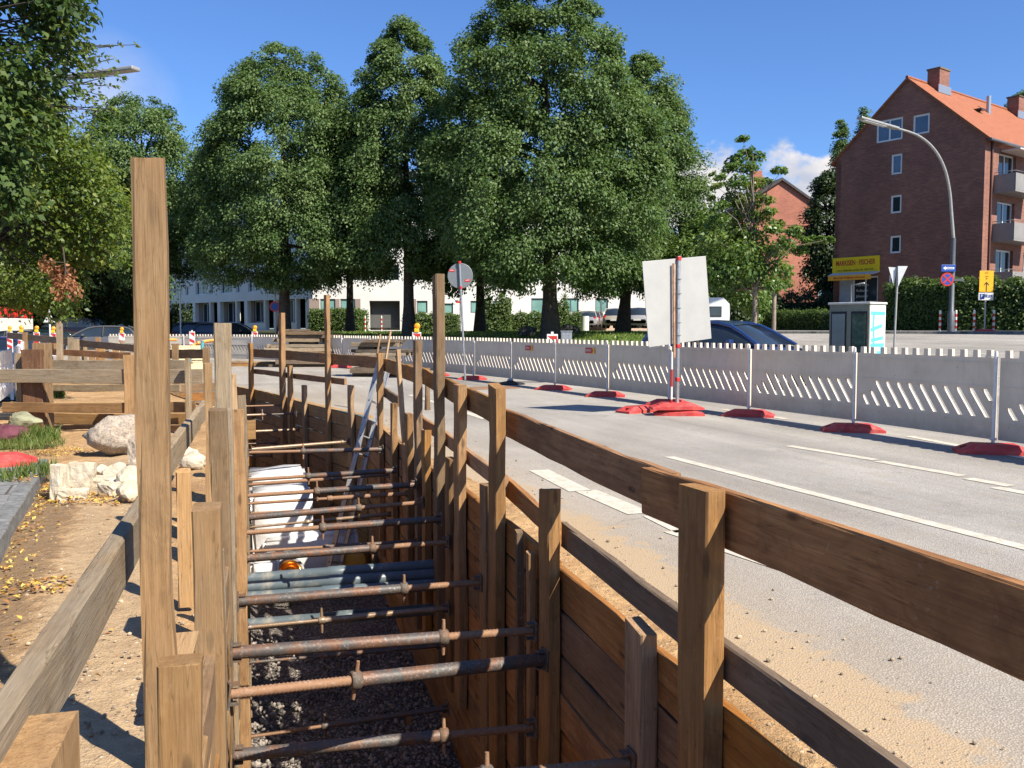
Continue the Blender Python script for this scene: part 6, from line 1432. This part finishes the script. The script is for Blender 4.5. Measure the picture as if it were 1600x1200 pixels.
# --- white apartment house ---------------------------------------------------
STUC = plain('white_render', (.66, .65, .62), .85, 0, .05, .5); BRN = plain('brown_grey_panel', (.27, .21, .18), .7, 0, .06, 1); BEI = plain('beige_base', (.5, .38, .28), .8, 0, .06)
yW = 84.0; xw = P(482, 0, yW).x; zW = 1.35
WB = thing('apartment_building', 'long white apartment building behind the lindens with a grey entrance and shaded left wing', 'building', (xw, yW, zW), 0)
def wp(u, v): p = P(u, v, yW); return p.x-xw, p.z-zW
def wr(u0, v0, u1, v1): a, b = wp(u0, v0), wp(u1, v1); return (a[0], b[1], b[0], a[1])
LW_ = P(1035, 0, yW).x-xw; HW = 13.5
holes = {}; ent = wr(577, 470, 625, 513.2); ent = (ent[0], .02, ent[2], ent[3])
tw = [wr(500, 467, 524, 491), wr(531.5, 467, 555, 500), wr(651, 470, 668, 489), wr(690, 474, 708, 491), wr(880, 466, 904, 488), wr(735, 470, 752, 489), wr(770, 470, 786, 489), wr(830, 466, 850, 500), wr(930, 466, 950, 488)]
up = []
for fl in range(3):
    for k in range(12): up.append((1.0+k*2.75, 4.6+fl*2.9, 2.6+k*2.75, 6.1+fl*2.9))
up = [w for w in up if w[2] < LW_-.3]
mb = MB(); wall_holes(mb, [(0, -.6), (LW_, -.6), (LW_, HW), (0, HW)], [rect(*ent)] + [rect(*w) for w in tw] + [rect(*w) for w in up], .4, Matrix.Identity(4))
mb.box((LW_-.2, 6.5, HW/2), (.4, 12, HW)); mb.obj('wall', STUC, WB)
mb = MB(); mb.box((LW_/2, .9, HW/2), (LW_-1, .1, HW-.5)); mb.obj('interior', plain('dim_interior', (.1, .1, .1), .9), WB)
for w in tw: window(WB, Matrix.Identity(4), *w, inset=.12, fw=.1, mull=2 if w[2]-w[0] > 1.2 else 1, glass=TEALGLASS, frm=plain('dark_teal_frame', (.12, .14, .15), .5))
for w in up: window(WB, Matrix.Identity(4), *w, inset=.12, fw=.09, mull=2)
mb = MB()
for (u0, u1) in ((483, 499.5), (524.5, 531), (555.5, 563.5), (651-9, 650.5)): a = wr(u0, 467, u1, 492); mb.box(((a[0]+a[2])/2, -.01, (a[1]+a[3])/2), (a[2]-a[0], .05, a[3]-a[1]))
mb.obj('facing_panel', BRN, WB)
a = wr(845, 489, 1030, 513); mb = MB(); mb.box(((a[0]+a[2])/2, -.02, .6), (a[2]-a[0], .07, 1.5)); mb.obj('base_panel', BEI, WB)
# entrance recess
mb = MB(); mb.box((ent[2]-.9, 1.3, ent[3]/2), ((ent[2]-ent[0])+1.6, .1, ent[3])); mb.obj('entrance_wall', plain('grey_recess', (.42, .40, .38), .8, 0, .05), WB)
for k in range(2):
    mb = MB(); w_ = (ent[2]-ent[0]-.5)/2; mb.box((ent[0]+.45+w_*(k+.5), 1.22, ent[3]*.46), (w_-.05, .08, ent[3]*.9), bev=.01); d = mb.obj('door', plain('grey_metal_door', (.40, .385, .37), .5, .2, .05), WB); mb = MB(); mb.box((ent[0]+.45+w_*(k+.5), 1.17, ent[3]*.42), (w_*.9, .02, .05)); mb.obj('handle', ALU, d)
mb = MB(); mb.box((LW_/2, 6, HW+.05), (LW_+.5, 13, .3)); mb.obj('roof', plain('flat_roof_edge', (.3, .3, .3), .7), WB)
# left wing, receding to the left and in its own shade
wd = Vector((-.72, .69, 0)).normalized(); LWg = 52.0; MWg = Matrix.Translation(wd*LWg) @ Matrix.Rotation(math.atan2(-wd.y, -wd.x), 4, 'Z')   # local X from far left to the corner
hl = []; bays_ = []; x = LWg-1.2; k = 0
while x > 4:
    bays_.append((x-5.0, x)); x -= 5.6; k += 1
HWg = 16.0
for (x0, x1) in bays_: hl.append((x0, .75, x0+3.2, 3.0)); hl.append((x0+3.45, .05, x1, 3.0))
upw = []
for fl in range(4):
    for i, (x0, x1) in enumerate(bays_): upw.append((x0+.2, 3.9+fl*2.95, x0+2.7, 5.3+fl*2.95)); upw.append((x0+3.4, 3.9+fl*2.95, x0+4.2, 4.9+fl*2.95))
mb = MB(); wall_holes(mb, [(0, -.6), (LWg-.1, -.6), (LWg-.1, HWg), (0, HWg)], [rect(*h) for h in hl+upw], .45, MWg); mb.obj('wall', STUC, WB)
mb = MB(); mb.box((LWg/2, 7, HWg+.1), (LWg+.3, 14.6, .35), M=MWg); mb.obj('roof', plain('dark_flat_roof', (.12, .12, .13), .7), WB)
mb = MB(); mb.box((LWg/2, 1.9, HWg/2), (LWg-.5, .1, HWg-.4), M=MWg); mb.obj('interior', plain('dark_loggia', (.05, .045, .045), .9), WB)
for (x0, x1) in bays_:
    mb = MB(); mb.box(((x0+3.45+x1)/2, 1.2, 1.5), (x1-x0-3.45, .08, 3.0), M=MWg); mb.obj('entrance_panel', BRN, WB)
    mb = MB(); mb.box((x0+2.75, .5, 1.9), (.9, .06, 2.2), M=MWg); mb.obj('facing_panel', BRN, WB)
    window(WB, MWg, x0+.1, .8, x0+2.2, 2.95, inset=.9, fw=.07, mull=2)
for w in upw[:16]: window(WB, MWg, *w, inset=.2, fw=.08, mull=2)
# ================================================================== TREES
BARK = plain('dark_bark', (.075, .058, .045), .9, 0, .3, 7, bump=.05); BARK2 = plain('young_bark', (.17, .14, .11), .85, 0, .25, 9)
LIND = leafmat('linden_leaf', [(.045, .088, .024), (.08, .14, .04), (.118, .185, .06), (.18, .235, .098)], .32, .55, .35)
LINDN = leafmat('near_linden_leaf', [(.025, .055, .012), (.05, .09, .022), (.085, .13, .035), (.14, .16, .04)], .3, .6, .25)
MAPLE = leafmat('maple_leaf', [(.045, .085, .016), (.09, .14, .026), (.15, .2, .04), (.24, .27, .07)], .4, .45, .4)
YOUNG = leafmat('young_linden_leaf', [(.05, .10, .02), (.09, .16, .035), (.14, .21, .055), (.22, .27, .08)], .35, .4, .5)
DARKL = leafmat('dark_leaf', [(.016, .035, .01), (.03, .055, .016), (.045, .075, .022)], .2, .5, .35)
HEDG = leafmat('hedge_leaf', [(.04, .075, .018), (.07, .12, .028), (.11, .16, .04)], .28, .5, .35)
DEADL = leafmat('dead_leaf', [(.22, .10, .05), (.34, .17, .08), (.44, .25, .13)], .3, .6)
def clumps_to_leaves(C, rc, nper, size, center, droop=.35, squash=.55, up=.75, out=.6, noise=.55, shell=.5):
    """leaf positions, normals, axes for clump centres C (k,3) with radii rc"""
    k = len(C); n = k*nper; ci = np.repeat(np.arange(k), nper); r = np.broadcast_to(np.asarray(rc, float), (k,))[ci]
    d = rng.normal(0, 1, (n, 3)); d /= np.linalg.norm(d, axis=1, keepdims=True); rad = rng.random(n)**shell
    o = d*rad[:, None]*r[:, None]; o[:, 2] *= squash
    ov = C - center; ov[:, 2] *= .3; ov /= np.linalg.norm(ov, axis=1, keepdims=True)+1e-6; oc = ov[ci]
    along = (o*oc).sum(1); o[:, 2] -= droop*np.clip(along, -.2, None)
    pos = C[ci] + o
    nr = np.zeros((n, 3)); nr[:, 2] = up; nr += oc*out*.6 + d*.45 + rng.normal(0, noise, (n, 3))
    ax = oc*.7 + d*.5 + np.array([0, 0, -.6]) + rng.normal(0, .5, (n, 3))
    s = size*rng.uniform(.65, 1.25, n); tone = rng.normal(0, .16, k)[ci]; var = np.clip(.42 + tone + rng.normal(0, .2, n), 0, 1)
    return pos, nr, ax, s, var
def limb_mesh(base, trunk_top, r0, r1, tips, m, parent, name='trunk', bendr=.0):
    mb = MB(); base = Vector(base); tt = Vector(trunk_top); n = 7; pts = []; rad = []
    for i in range(n+1):
        k = i/n; p = base.lerp(tt, k); p += Vector((.08*math.sin(k*5+base.x), .08*math.cos(k*4+base.y), 0))*(r0/.35)*k; pts.append(p); rad.append(r0*(1.45 if i == 0 else 1)*(1-k)+r1*k)
    mb.tube(pts, rad, 12)
    for (s, tip, r) in tips:
        a = base.lerp(tt, s); tip = Vector(tip); mid = a.lerp(tip, .5) + Vector((0, 0, .18*(tip-a).length)); mb.tube([a, a.lerp(mid, .6), mid, tip], [r, r*.75, r*.5, r*.15], 7)
    return mb.obj(name, m, parent)
def profile_tree(name, label, u, y, ucen, hw, vtop, vbot, prof, nclump, nper, rc, leaf, mat_, group=None, trunk_r=.34, seed=1, back=.45, cat='tree', limbs=12, squash=.75, droop=.4, lump=.09, flat=1.0):
    global rng
    rng = np.random.default_rng(seed)
    q = P(u, 600, y); z0 = hz(q.x, y); root = thing(name, label, cat, (q.x, y, z0), 0, group)
    cx = P(ucen, 600, y).x - q.x; zt = P(ucen, vtop, y).z - z0; zb = P(ucen, vbot, y).z - z0; Rm = hw/FPX*y
    hs = np.array([p[0] for p in prof]); rs = np.array([p[1] for p in prof])
    # sample heights by area
    hh = np.linspace(0, 1, 200); w = np.interp(hh, hs, rs)+.05; cdf = np.cumsum(w); cdf /= cdf[-1]
    h = np.interp(rng.random(nclump*2), cdf, hh); a = rng.random(nclump*2)*2*math.pi
    keep = (np.sin(a) < .15) | (rng.random(nclump*2) < back); h, a = h[keep][:nclump], a[keep][:nclump]
    ph = rng.random(4)*6; Rr = np.interp(h, hs, rs)*Rm*(1 + lump*np.sin(3*a+ph[0]+h*5) + lump*.8*np.sin(5*a+ph[1]-h*11) + lump*.6*np.sin(h*23+ph[2]+a*2))
    k = 1 - .62*rng.random(len(h))**2.2
    C = np.column_stack([cx*np.clip(h*3, 0, 1)**.7 + Rr*k*np.cos(a), Rr*k*np.sin(a)*flat, zb + h*(zt-zb) - .25*rc + .35*rng.normal(0, 1, len(h))*rc])
    # gather clumps towards branch ends, so that the crown reads as boughs with gaps between them
    nl = max(8, len(h)//7); li = rng.permutation(len(h))[:nl]; dd = ((C[:, None, :] - C[None, li, :])**2 * np.array([1, 1, 1.6])).sum(-1); j = dd.argmin(1)
    C = C + (C[li][j] - C)*(.2 + .12*rng.random((len(h), 1))); C[:, 2] += .12*rc*rng.normal(0, 1, len(h))
    cen = np.array([cx, 0, (zb+zt)*.5])
    pos, nr, ax, s, var = clumps_to_leaves(C, rc*(.7+.6*rng.random(len(h)))*(.62+.38*np.interp(h, hs, rs)), nper, leaf, cen, droop, squash)
    leaf_cloud('crown', pos, nr, ax, s, mat_, root, var)
    tips = []; o = np.argsort(rng.random(len(h)))[:limbs]
    for i in o: tips.append((min(.95, .25+.75*max(0, (C[i, 2]-1.0)/(zt))), C[i]*np.array([.85, .85, .95]), trunk_r*.35))
    limb_mesh((0, 0, -.15), (cx*.8, 0, zb+(zt-zb)*.8), trunk_r, trunk_r*.15, tips, BARK, root)
    return root
CON = [(0, .62), (.08, .92), (.2, 1.0), (.4, .94), (.58, .82), (.74, .64), (.87, .43), (.96, .24), (1, .1)]
OVO = [(0, .5), (.08, .85), (.2, 1.0), (.45, .98), (.65, .86), (.82, .66), (.94, .40), (1, .16)]
CON2 = [(0, .62), (.08, .92), (.2, 1.0), (.4, .92), (.58, .84), (.74, .68), (.87, .47), (.96, .24), (1, .08)]
LG_ = 'big linden trees on the lawn'
profile_tree('linden_tree', 'biggest broad linden in the middle, its top cut off by the upper edge', 860, 45, 848, 172, -70, 440, CON, 1250, 150, .78, .165, LIND, LG_, .42, 11)
profile_tree('linden_tree', 'linden standing right behind the biggest one, its crown bulging towards the cloud', 972, 51, 1003, 102, 84, 448, CON, 680, 140, .76, .165, LIND, LG_, .36, 12)
profile_tree('linden_tree', 'slim pointed linden between the round topped one and the biggest one', 640, 50, 634, 108, 24, 425, CON2, 820, 145, .74, .165, LIND, LG_, .34, 13)
profile_tree('linden_tree', 'round topped linden left of the middle whose trunk stands by the no stopping sign', 445, 52, 452, 138, 76, 440, OVO, 1080, 145, .78, .165, LIND, LG_, .36, 14)
profile_tree('linden_tree', 'linden whose round top rises directly behind the tallest weathered post', 236, 58, 232, 118, 152, 430, OVO, 720, 140, .82, .18, LIND, LG_, .34, 15)
profile_tree('linden_tree', 'darker linden in the second row with its trunk right of the round grey sign', 750, 60, 752, 95, 150, 448, OVO, 240, 130, 1.15, .24, LIND, LG_, .34, 16)
profile_tree('linden_tree', 'low crowned linden in the second row behind the gap left of the slim one', 548, 66, 548, 80, 190, 415, OVO, 170, 120, 1.2, .26, LIND, LG_, .3, 17)
BGp = 'dark background trees at the left'
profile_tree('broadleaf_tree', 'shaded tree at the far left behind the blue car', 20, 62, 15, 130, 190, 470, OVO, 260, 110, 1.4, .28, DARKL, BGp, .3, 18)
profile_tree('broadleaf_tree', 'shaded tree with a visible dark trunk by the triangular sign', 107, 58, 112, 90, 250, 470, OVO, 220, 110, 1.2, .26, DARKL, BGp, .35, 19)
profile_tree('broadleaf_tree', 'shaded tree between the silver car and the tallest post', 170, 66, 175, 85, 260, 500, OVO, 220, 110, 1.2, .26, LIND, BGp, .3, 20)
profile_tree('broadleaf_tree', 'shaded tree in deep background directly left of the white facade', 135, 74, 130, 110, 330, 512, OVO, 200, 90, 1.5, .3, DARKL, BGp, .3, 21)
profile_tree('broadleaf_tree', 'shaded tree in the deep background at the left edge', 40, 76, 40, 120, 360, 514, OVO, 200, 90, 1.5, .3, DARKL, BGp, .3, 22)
# right side
profile_tree('broadleaf_tree', 'mid green tree low behind the white board and young tree', 1118, 47, 1108, 78, 338, 478, OVO, 190, 130, .75, .17, YOUNG, None, .16, 23)
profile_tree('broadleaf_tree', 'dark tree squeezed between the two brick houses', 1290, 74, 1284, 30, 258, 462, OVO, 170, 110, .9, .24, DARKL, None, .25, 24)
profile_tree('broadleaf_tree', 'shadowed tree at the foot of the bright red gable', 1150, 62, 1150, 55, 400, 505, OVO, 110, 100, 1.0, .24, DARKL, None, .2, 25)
rt_y = 36.0  # tree out of view, added to cast shade on the far pavement and hedge
profile_tree('broadleaf_tree', 'unseen tree added beyond the right edge to shade the far pavement', 1990, rt_y, 1990, 200, 90, 420, OVO, 320, 90, 1.1, .3, LIND, None, .3, 29, back=1.0)
PO = [(0, .6), (.2, 1), (.6, .85), (.85, .55), (1, .1)]
profile_tree('poplar_tree', 'slender poplar rising left of the brick gable', 1304, 90, 1305, 13, 184, 300, PO, 90, 90, .75, .22, LIND, 'poplars behind the brick block', .2, 26)
profile_tree('poplar_tree', 'slender poplar top showing over the brick gable slope', 1338, 92, 1338, 15, 172, 300, PO, 90, 90, .75, .22, LIND, 'poplars behind the brick block', .2, 27)
profile_tree('broadleaf_tree', 'tree crown peeking over the orange roof at the right edge', 1588, 100, 1590, 38, 134, 300, OVO, 110, 90, 1.2, .3, LIND, None, .3, 28)
# young tree: explicit sprays
rng = np.random.default_rng(41)
yy = 30.5; q = P(1178, 600, yy); z0 = hz(q.x, yy); YT = thing('young_tree', 'young staked linden with loose bright crown and one long branch to the right', 'tree', (q.x, yy, z0))
spr = [(1160, 217, .22), (1167, 238, .3), (1150, 250, .34), (1182, 246, .3), (1141, 262, .3), (1170, 262, .4), (1222, 266, .22), (1212, 268, .16), (1125, 277, .22), (1113, 272, .1), (1150, 285, .45), (1178, 288, .38), (1119, 291, .2), (1198, 283, .18), (1145, 310, .5), (1170, 315, .5), (1125, 322, .3), (1198, 312, .28), (1112, 310, .12), (1155, 340, .6), (1185, 338, .42), (1120, 345, .4), (1215, 350, .24), (1203, 330, .24), (1140, 368, .65), (1175, 368, .6), (1110, 372, .5), (1210, 358, .3), (1238, 364, .28), (1246, 358, .2), (1228, 380, .32),
       (1258, 376, .2), (1272, 374, .18), (1286, 375, .17), (1298, 374, .13), (1245, 392, .25), (1256, 390, .2), (1150, 395, .7), (1185, 395, .6), (1115, 400, .6), (1212, 392, .4), (1130, 420, .65), (1165, 422, .6), (1195, 425, .5), (1222, 420, .4), (1226, 440, .3), (1110, 428, .5), (1210, 445, .35), (1130, 442, .5), (1155, 446, .4)]
C = []; rcs = []
for u, v, r in spr:
    p = P(u, v, yy+random.uniform(-.9, .9)); C.append((p.x-q.x, p.y-yy, p.z-z0)); rcs.append(r*1.15)
C = np.array(C); rcs = np.array(rcs)
po = [clumps_to_leaves(C[i:i+1], rcs[i], int(50+rcs[i]**2*900), .15, np.array([0, 0, 4.0]), .3, .6) for i in range(len(C))]
leaf_cloud('crown', *[np.concatenate([p[k] for p in po]) for k in (0, 1, 2)], np.concatenate([p[3] for p in po]), YOUNG, YT, np.concatenate([p[4] for p in po]))
tips = [(min(.95, max(.3, (C[i, 2]-.9)/8.2)), C[i], .028) for i in range(0, len(C), 2)]
limb_mesh((0, 0, -.1), (-.15, 0, 6.7), .075, .012, tips, BARK2, YT)
# near left trees
rng = np.random.default_rng(51)
def spray_tree(name, label, base, trunk_top, r0, sprays, y0, leafsz, dens, m, seed, jit=.8, bark=BARK, cen=None, every=2):
    global rng
    rng = np.random.default_rng(seed); rd = random.Random(seed); root = thing(name, label, 'tree', base); b = Vector(base); C = []; rr__ = []
    for u, v, r in sprays: p = P(u, v, y0+rd.uniform(-jit, jit)) - b; C.append(tuple(p)); rr__.append(r)
    C = np.array(C); cen = np.array(Vector(trunk_top)-b)*.9 if cen is None else np.array(cen)
    po = [clumps_to_leaves(C[i:i+1], rr__[i], max(6, int(dens*rr__[i]**2)), leafsz, cen, .4, .7) for i in range(len(C))]
    leaf_cloud('crown', *[np.concatenate([p[k] for p in po]) for k in (0, 1, 2)], np.concatenate([p[3] for p in po]), m, root, np.concatenate([p[4] for p in po]))
    tips = [(rd.uniform(.45, .95), C[i], .03) for i in range(0, len(C), every)]; limb_mesh((0, 0, -.1), Vector(trunk_top)-b, r0, r0*.3, tips, bark, root); return root
rd = random.Random(5); sp = []
for i in range(75):
    v = rd.uniform(-140, 190); um = 105 if v < 60 else 105-(v-60)*.25; u = um - abs(rd.gauss(0, 85)); sp.append((u, v, rd.uniform(.22, .42)))
for i in range(45): v = rd.uniform(150, 330); u = 48-(v-150)*.12-abs(rd.gauss(0, 55)); sp.append((u, v, rd.uniform(.22, .4)))
sp += [(118, 50, .16), (130, 35, .13), (138, 18, .09), (125, 12, .12), (148, 32, .07), (110, 100, .16), (128, 62, .1), (60, 130, .3), (95, 130, .2)]
NT_ = spray_tree('linden_tree', 'near dark linden hanging into the upper left corner with large leaves', (-8.6, 10.4, .1), (-7.6, 10.3, 5.8), .2, sp, 9.8, .09, 800, LINDN, 61)
rd = random.Random(9); sp = []
for i in range(300):
    v = rd.uniform(150, 480); lim = 60+130*math.exp(-((v-330)/120.)**2) if v < 430 else 110; u = lim - abs(rd.gauss(0, 90)); sp.append((u, v, rd.uniform(.3, .6)))
sp += [(150, 180, .22), (165, 205, .25), (140, 215, .35), (125, 240, .45), (160, 240, .3), (185, 225, .12), (150, 262, .4), (175, 285, .25), (130, 290, .5), (190, 270, .12), (175, 400, .3), (195, 408, .25), (160, 392, .35), (212, 415, .15), (118, 418, .22), (128, 432, .18)]
spray_tree('maple_tree', 'yellow green field maple at the left with airy lower branches', (-11.6, 17.3, .12), (-10.6, 17.2, 4.6), .18, sp, 16.8, .088, 560, MAPLE, 62, jit=1.6)
sp = [(170, 72, .06), (190, 70, .05), (212, 70, .05), (160, 88, .12), (178, 92, .1), (150, 95, .15), (140, 80, .16), (185, 118, .12), (175, 110, .1), (195, 122, .06), (160, 122, .14), (180, 135, .07), (145, 110, .18), (150, 130, .2), (165, 152, .12), (178, 170, .08), (184, 176, .05), (140, 150, .25), (125, 115, .25), (125, 145, .3), (150, 165, .15), (110, 170, .35), (120, 90, .2)]
spray_tree('maple_tree', 'thin grey green maple twigs reaching past the lamp head against the sky', (-10.4, 13.6, .12), (-9.4, 13.5, 5.2), .1, sp, 13, .075, 640, MAPLE, 63, jit=.5, every=1)
# a broken branch with brown leaves hanging in the maple
rng = np.random.default_rng(71); qd = P(100, 440, 14.4); DB = thing('dead_branch', 'broken hanging branch with dry brown leaves under the maple', 'branch', qd)
C = np.array([Vector(P(u, v, 14.4+random.uniform(-.2, .2))-qd)[:] for u, v in [(95, 425), (105, 430), (88, 438), (98, 444), (110, 445), (93, 455), (115, 453), (72, 413)]]); pos, nr, ax, s, var = clumps_to_leaves(C, .13, 60, .085, np.array([0, 0, 1.0]), .4, 1.0)
leaf_cloud('leaves', pos, nr, ax, s, DEADL, DB, var); mb = MB(); mb.tube([(0, 0, .55), (.03, 0, .2), (0, 0, -.1), (-.05, 0, -.3)], [.014, .012, .008, .004], 6); mb.tube([(.03, 0, .2), (.15, 0, -.1)], [.009, .004], 6); mb.tube([(.02, 0, .3), (-.33, 0, .33)], [.009, .004], 6); mb.obj('twig', BARK, DB)
# ---- hedges -----------------------------------------------------------------
def hedge(label, p, q, w, h, n, leaf=.14, m=HEDG, seed=1, wob=.1, z=None, group=None, cat='hedge'):
    global rng
    rng = np.random.default_rng(seed); p = Vector((*p, 0)); q = Vector((*q, 0)); d = q-p; L = d.length; rz = math.atan2(d.y, d.x); c = (p+q)/2; root = thing('hedge', label, cat, (c.x, c.y, hz(c.x, c.y) if z is None else z), rz, group)
    A = [L*h, L*w, L*h*.6, w*h, w*h]; A = np.array(A)/sum(A); f = rng.choice(5, n, p=A); a, b = rng.random(n)-.5, rng.random(n); pos = np.zeros((n, 3)); nr = np.zeros((n, 3))
    top = h*(1+wob*np.sin(a*L*2.1+seed)*.5+wob*np.sin(a*L*5.3))
    for k, (X, Y, Z, N) in enumerate([(a*L, -w/2+0*a, b*top, (0, -1, .5)), (a*L, (b-.5)*w, top, (0, -.1, 1)), (a*L, w/2+0*a, b*top, (0, 1, .4)), (-L/2+0*a, a*w, b*h, (-1, 0, .4)), (L/2+0*a, a*w, b*h, (1, 0, .4))]):
        s = f == k; pos[s] = np.column_stack([X, Y, Z])[s]; nr[s] = N
    pos += rng.normal(0, leaf*.6, (n, 3)); pos[:, 2] = np.abs(pos[:, 2]); nr = nr + rng.normal(0, .6, (n, 3))
    leaf_cloud('foliage', pos, nr, rng.normal(0, 1, (n, 3))+np.array([0, 0, -.2]), leaf*rng.uniform(.6, 1.2, n), m, root)
    mb = MB(); n_ = max(2, int(L/.8))
    for i in range(n_): x = -L/2 + L*(i+.5)/n_; mb.tube([(x, 0, -.1), (x+.05, .02, h*.5), (x-.05, 0, h*.8)], [.05, .035, .015], 6)
    mb.box((0, 0, h*.45), (L-.25, w*.72, h*.8)); mb.obj('branches', plain('hedge_core', (.02, .03, .012), .95, 0, .3, 8), root)
    return root
def uy(u, y): return (at(u, y), y)
hedge('tall sunlit hedge at the foot of the dark brick gable behind the yield sign', uy(1392, 52.5), uy(1500, 49.3), 1.6, 2.75, 12000, .17, seed=3, wob=.06)
hedge('tall shaded hedge running right of the lamp post to the edge of the photo', uy(1498, 49), uy(1650, 46.5), 1.8, 2.7, 14000, .17, seed=4, wob=.07)
hedge('low clipped hedge in front of the bright red gable', uy(1206, 60), uy(1292, 56), 1.3, 1.25, 7000, .14, seed=5, wob=.05)
hedge('small reddish dark hedge end left of the utility cabinet', uy(1290, 55), uy(1318, 54), 1.2, 1.2, 2500, .14, DARKL, seed=6)
hedge('tall dark hedge behind the low clipped one', uy(1150, 66), uy(1310, 62), 1.5, 2.4, 8000, .2, DARKL, seed=7)
hedge('clipped box hedge left of the grey entrance', uy(492, 77), uy(568, 76), 1.8, 1.7, 9000, .17, seed=8, wob=.04)
hedge('clipped hedge right of the grey entrance behind the trunks', uy(634, 77), uy(715, 77), 1.6, 1.3, 6000, .17, seed=9)
hedge('low hedge in front of the beige base wall', uy(800, 75), uy(905, 75), 1.4, 1.35, 7000, .17, seed=10)
hedge('loose bush beside the small sign pole behind the round sign', uy(760, 72), uy(795, 72), 1.6, 2.6, 3500, .2, seed=11, wob=.25, cat='bush')
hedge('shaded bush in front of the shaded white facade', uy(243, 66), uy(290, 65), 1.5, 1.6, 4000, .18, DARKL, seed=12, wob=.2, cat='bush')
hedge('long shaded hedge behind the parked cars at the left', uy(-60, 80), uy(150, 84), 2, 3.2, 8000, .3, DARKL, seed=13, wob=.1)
hedge('small bush at the foot of the biggest linden', uy(872, 62), uy(884, 62), .9, 2.0, 1800, .16, seed=14, wob=.2, cat='bush')
# small lawn things
for u, y, l in ((824, 49.5, 'dark boulder lying on the lawn left of the biggest linden trunk'), (890, 49, 'dark boulder lying on the lawn right of the biggest linden trunk')):
    x = at(u, y); rock('boulder', (x, y, hz(x, y)-.05), .48, int(u), plain('dark_stone', (.06, .06, .055), .9, 0, .3), l, 'boulder', (1.2, .9, .75), 2, rough=.22)
r, hp = thin_pole(914, 494, 508, 61, 'short white box post at the lawn edge', 'white_post', m=WHITE, r=.28)
r, hp = thin_pole(719, 470, 515, 56, 'thin pole with a tiny red white plate behind the round sign', 'plate_pole', m=LTST, r=.035); mb = MB(); mb.box((-.1, -.05, hp-.08), (.32, .02, .12)); mb.obj('red_plate', RED, r)
y = 88; root = thing('kiosk_sign', 'yellow sign panel by the car row at the lawn edge', 'sign', (at(926, y), y, hz(at(926, y), y))); za, zb = P(926, 483, y).z-root.location.z, P(926, 494, y).z-root.location.z
mb = MB(); mb.box((0, 0, (za+zb)/2), (1.1, .25, za-zb), bev=.03); mb.obj('panel', YEL, root)
for s in (-1, 1): mb = MB(); mb.tube([(s*.45, 0, 0), (s*.45, 0, zb)], .05, 8); mb.obj('leg', DKST, root)
# blades on the sunlit lawn
rng = np.random.default_rng(81); n = 26000; xx = rng.uniform(-12, 9, n); y_ = rng.uniform(33, 62, n); kp = np.array([poly_in((a, b), LAWN) for a, b in zip(xx, y_)]); xx, y_ = xx[kp], y_[kp]; n = len(xx); s = rng.uniform(.08, .2, n)
pos = np.column_stack([xx, y_, terrain(xx, y_)+s*.4]); up = np.column_stack([rng.normal(0, .4, n), rng.normal(0, .4, n), np.ones(n)]); nr = rng.normal(0, 1, (n, 3)); nr[:, 2] *= .3
o = leaf_cloud('lawn_blades', pos, nr, up, s, leafmat('lawn_blade', [(.08, .14, .025), (.14, .21, .045), (.2, .27, .07)], .35), wid=.3, fold=.05); o['kind'] = 'stuff'
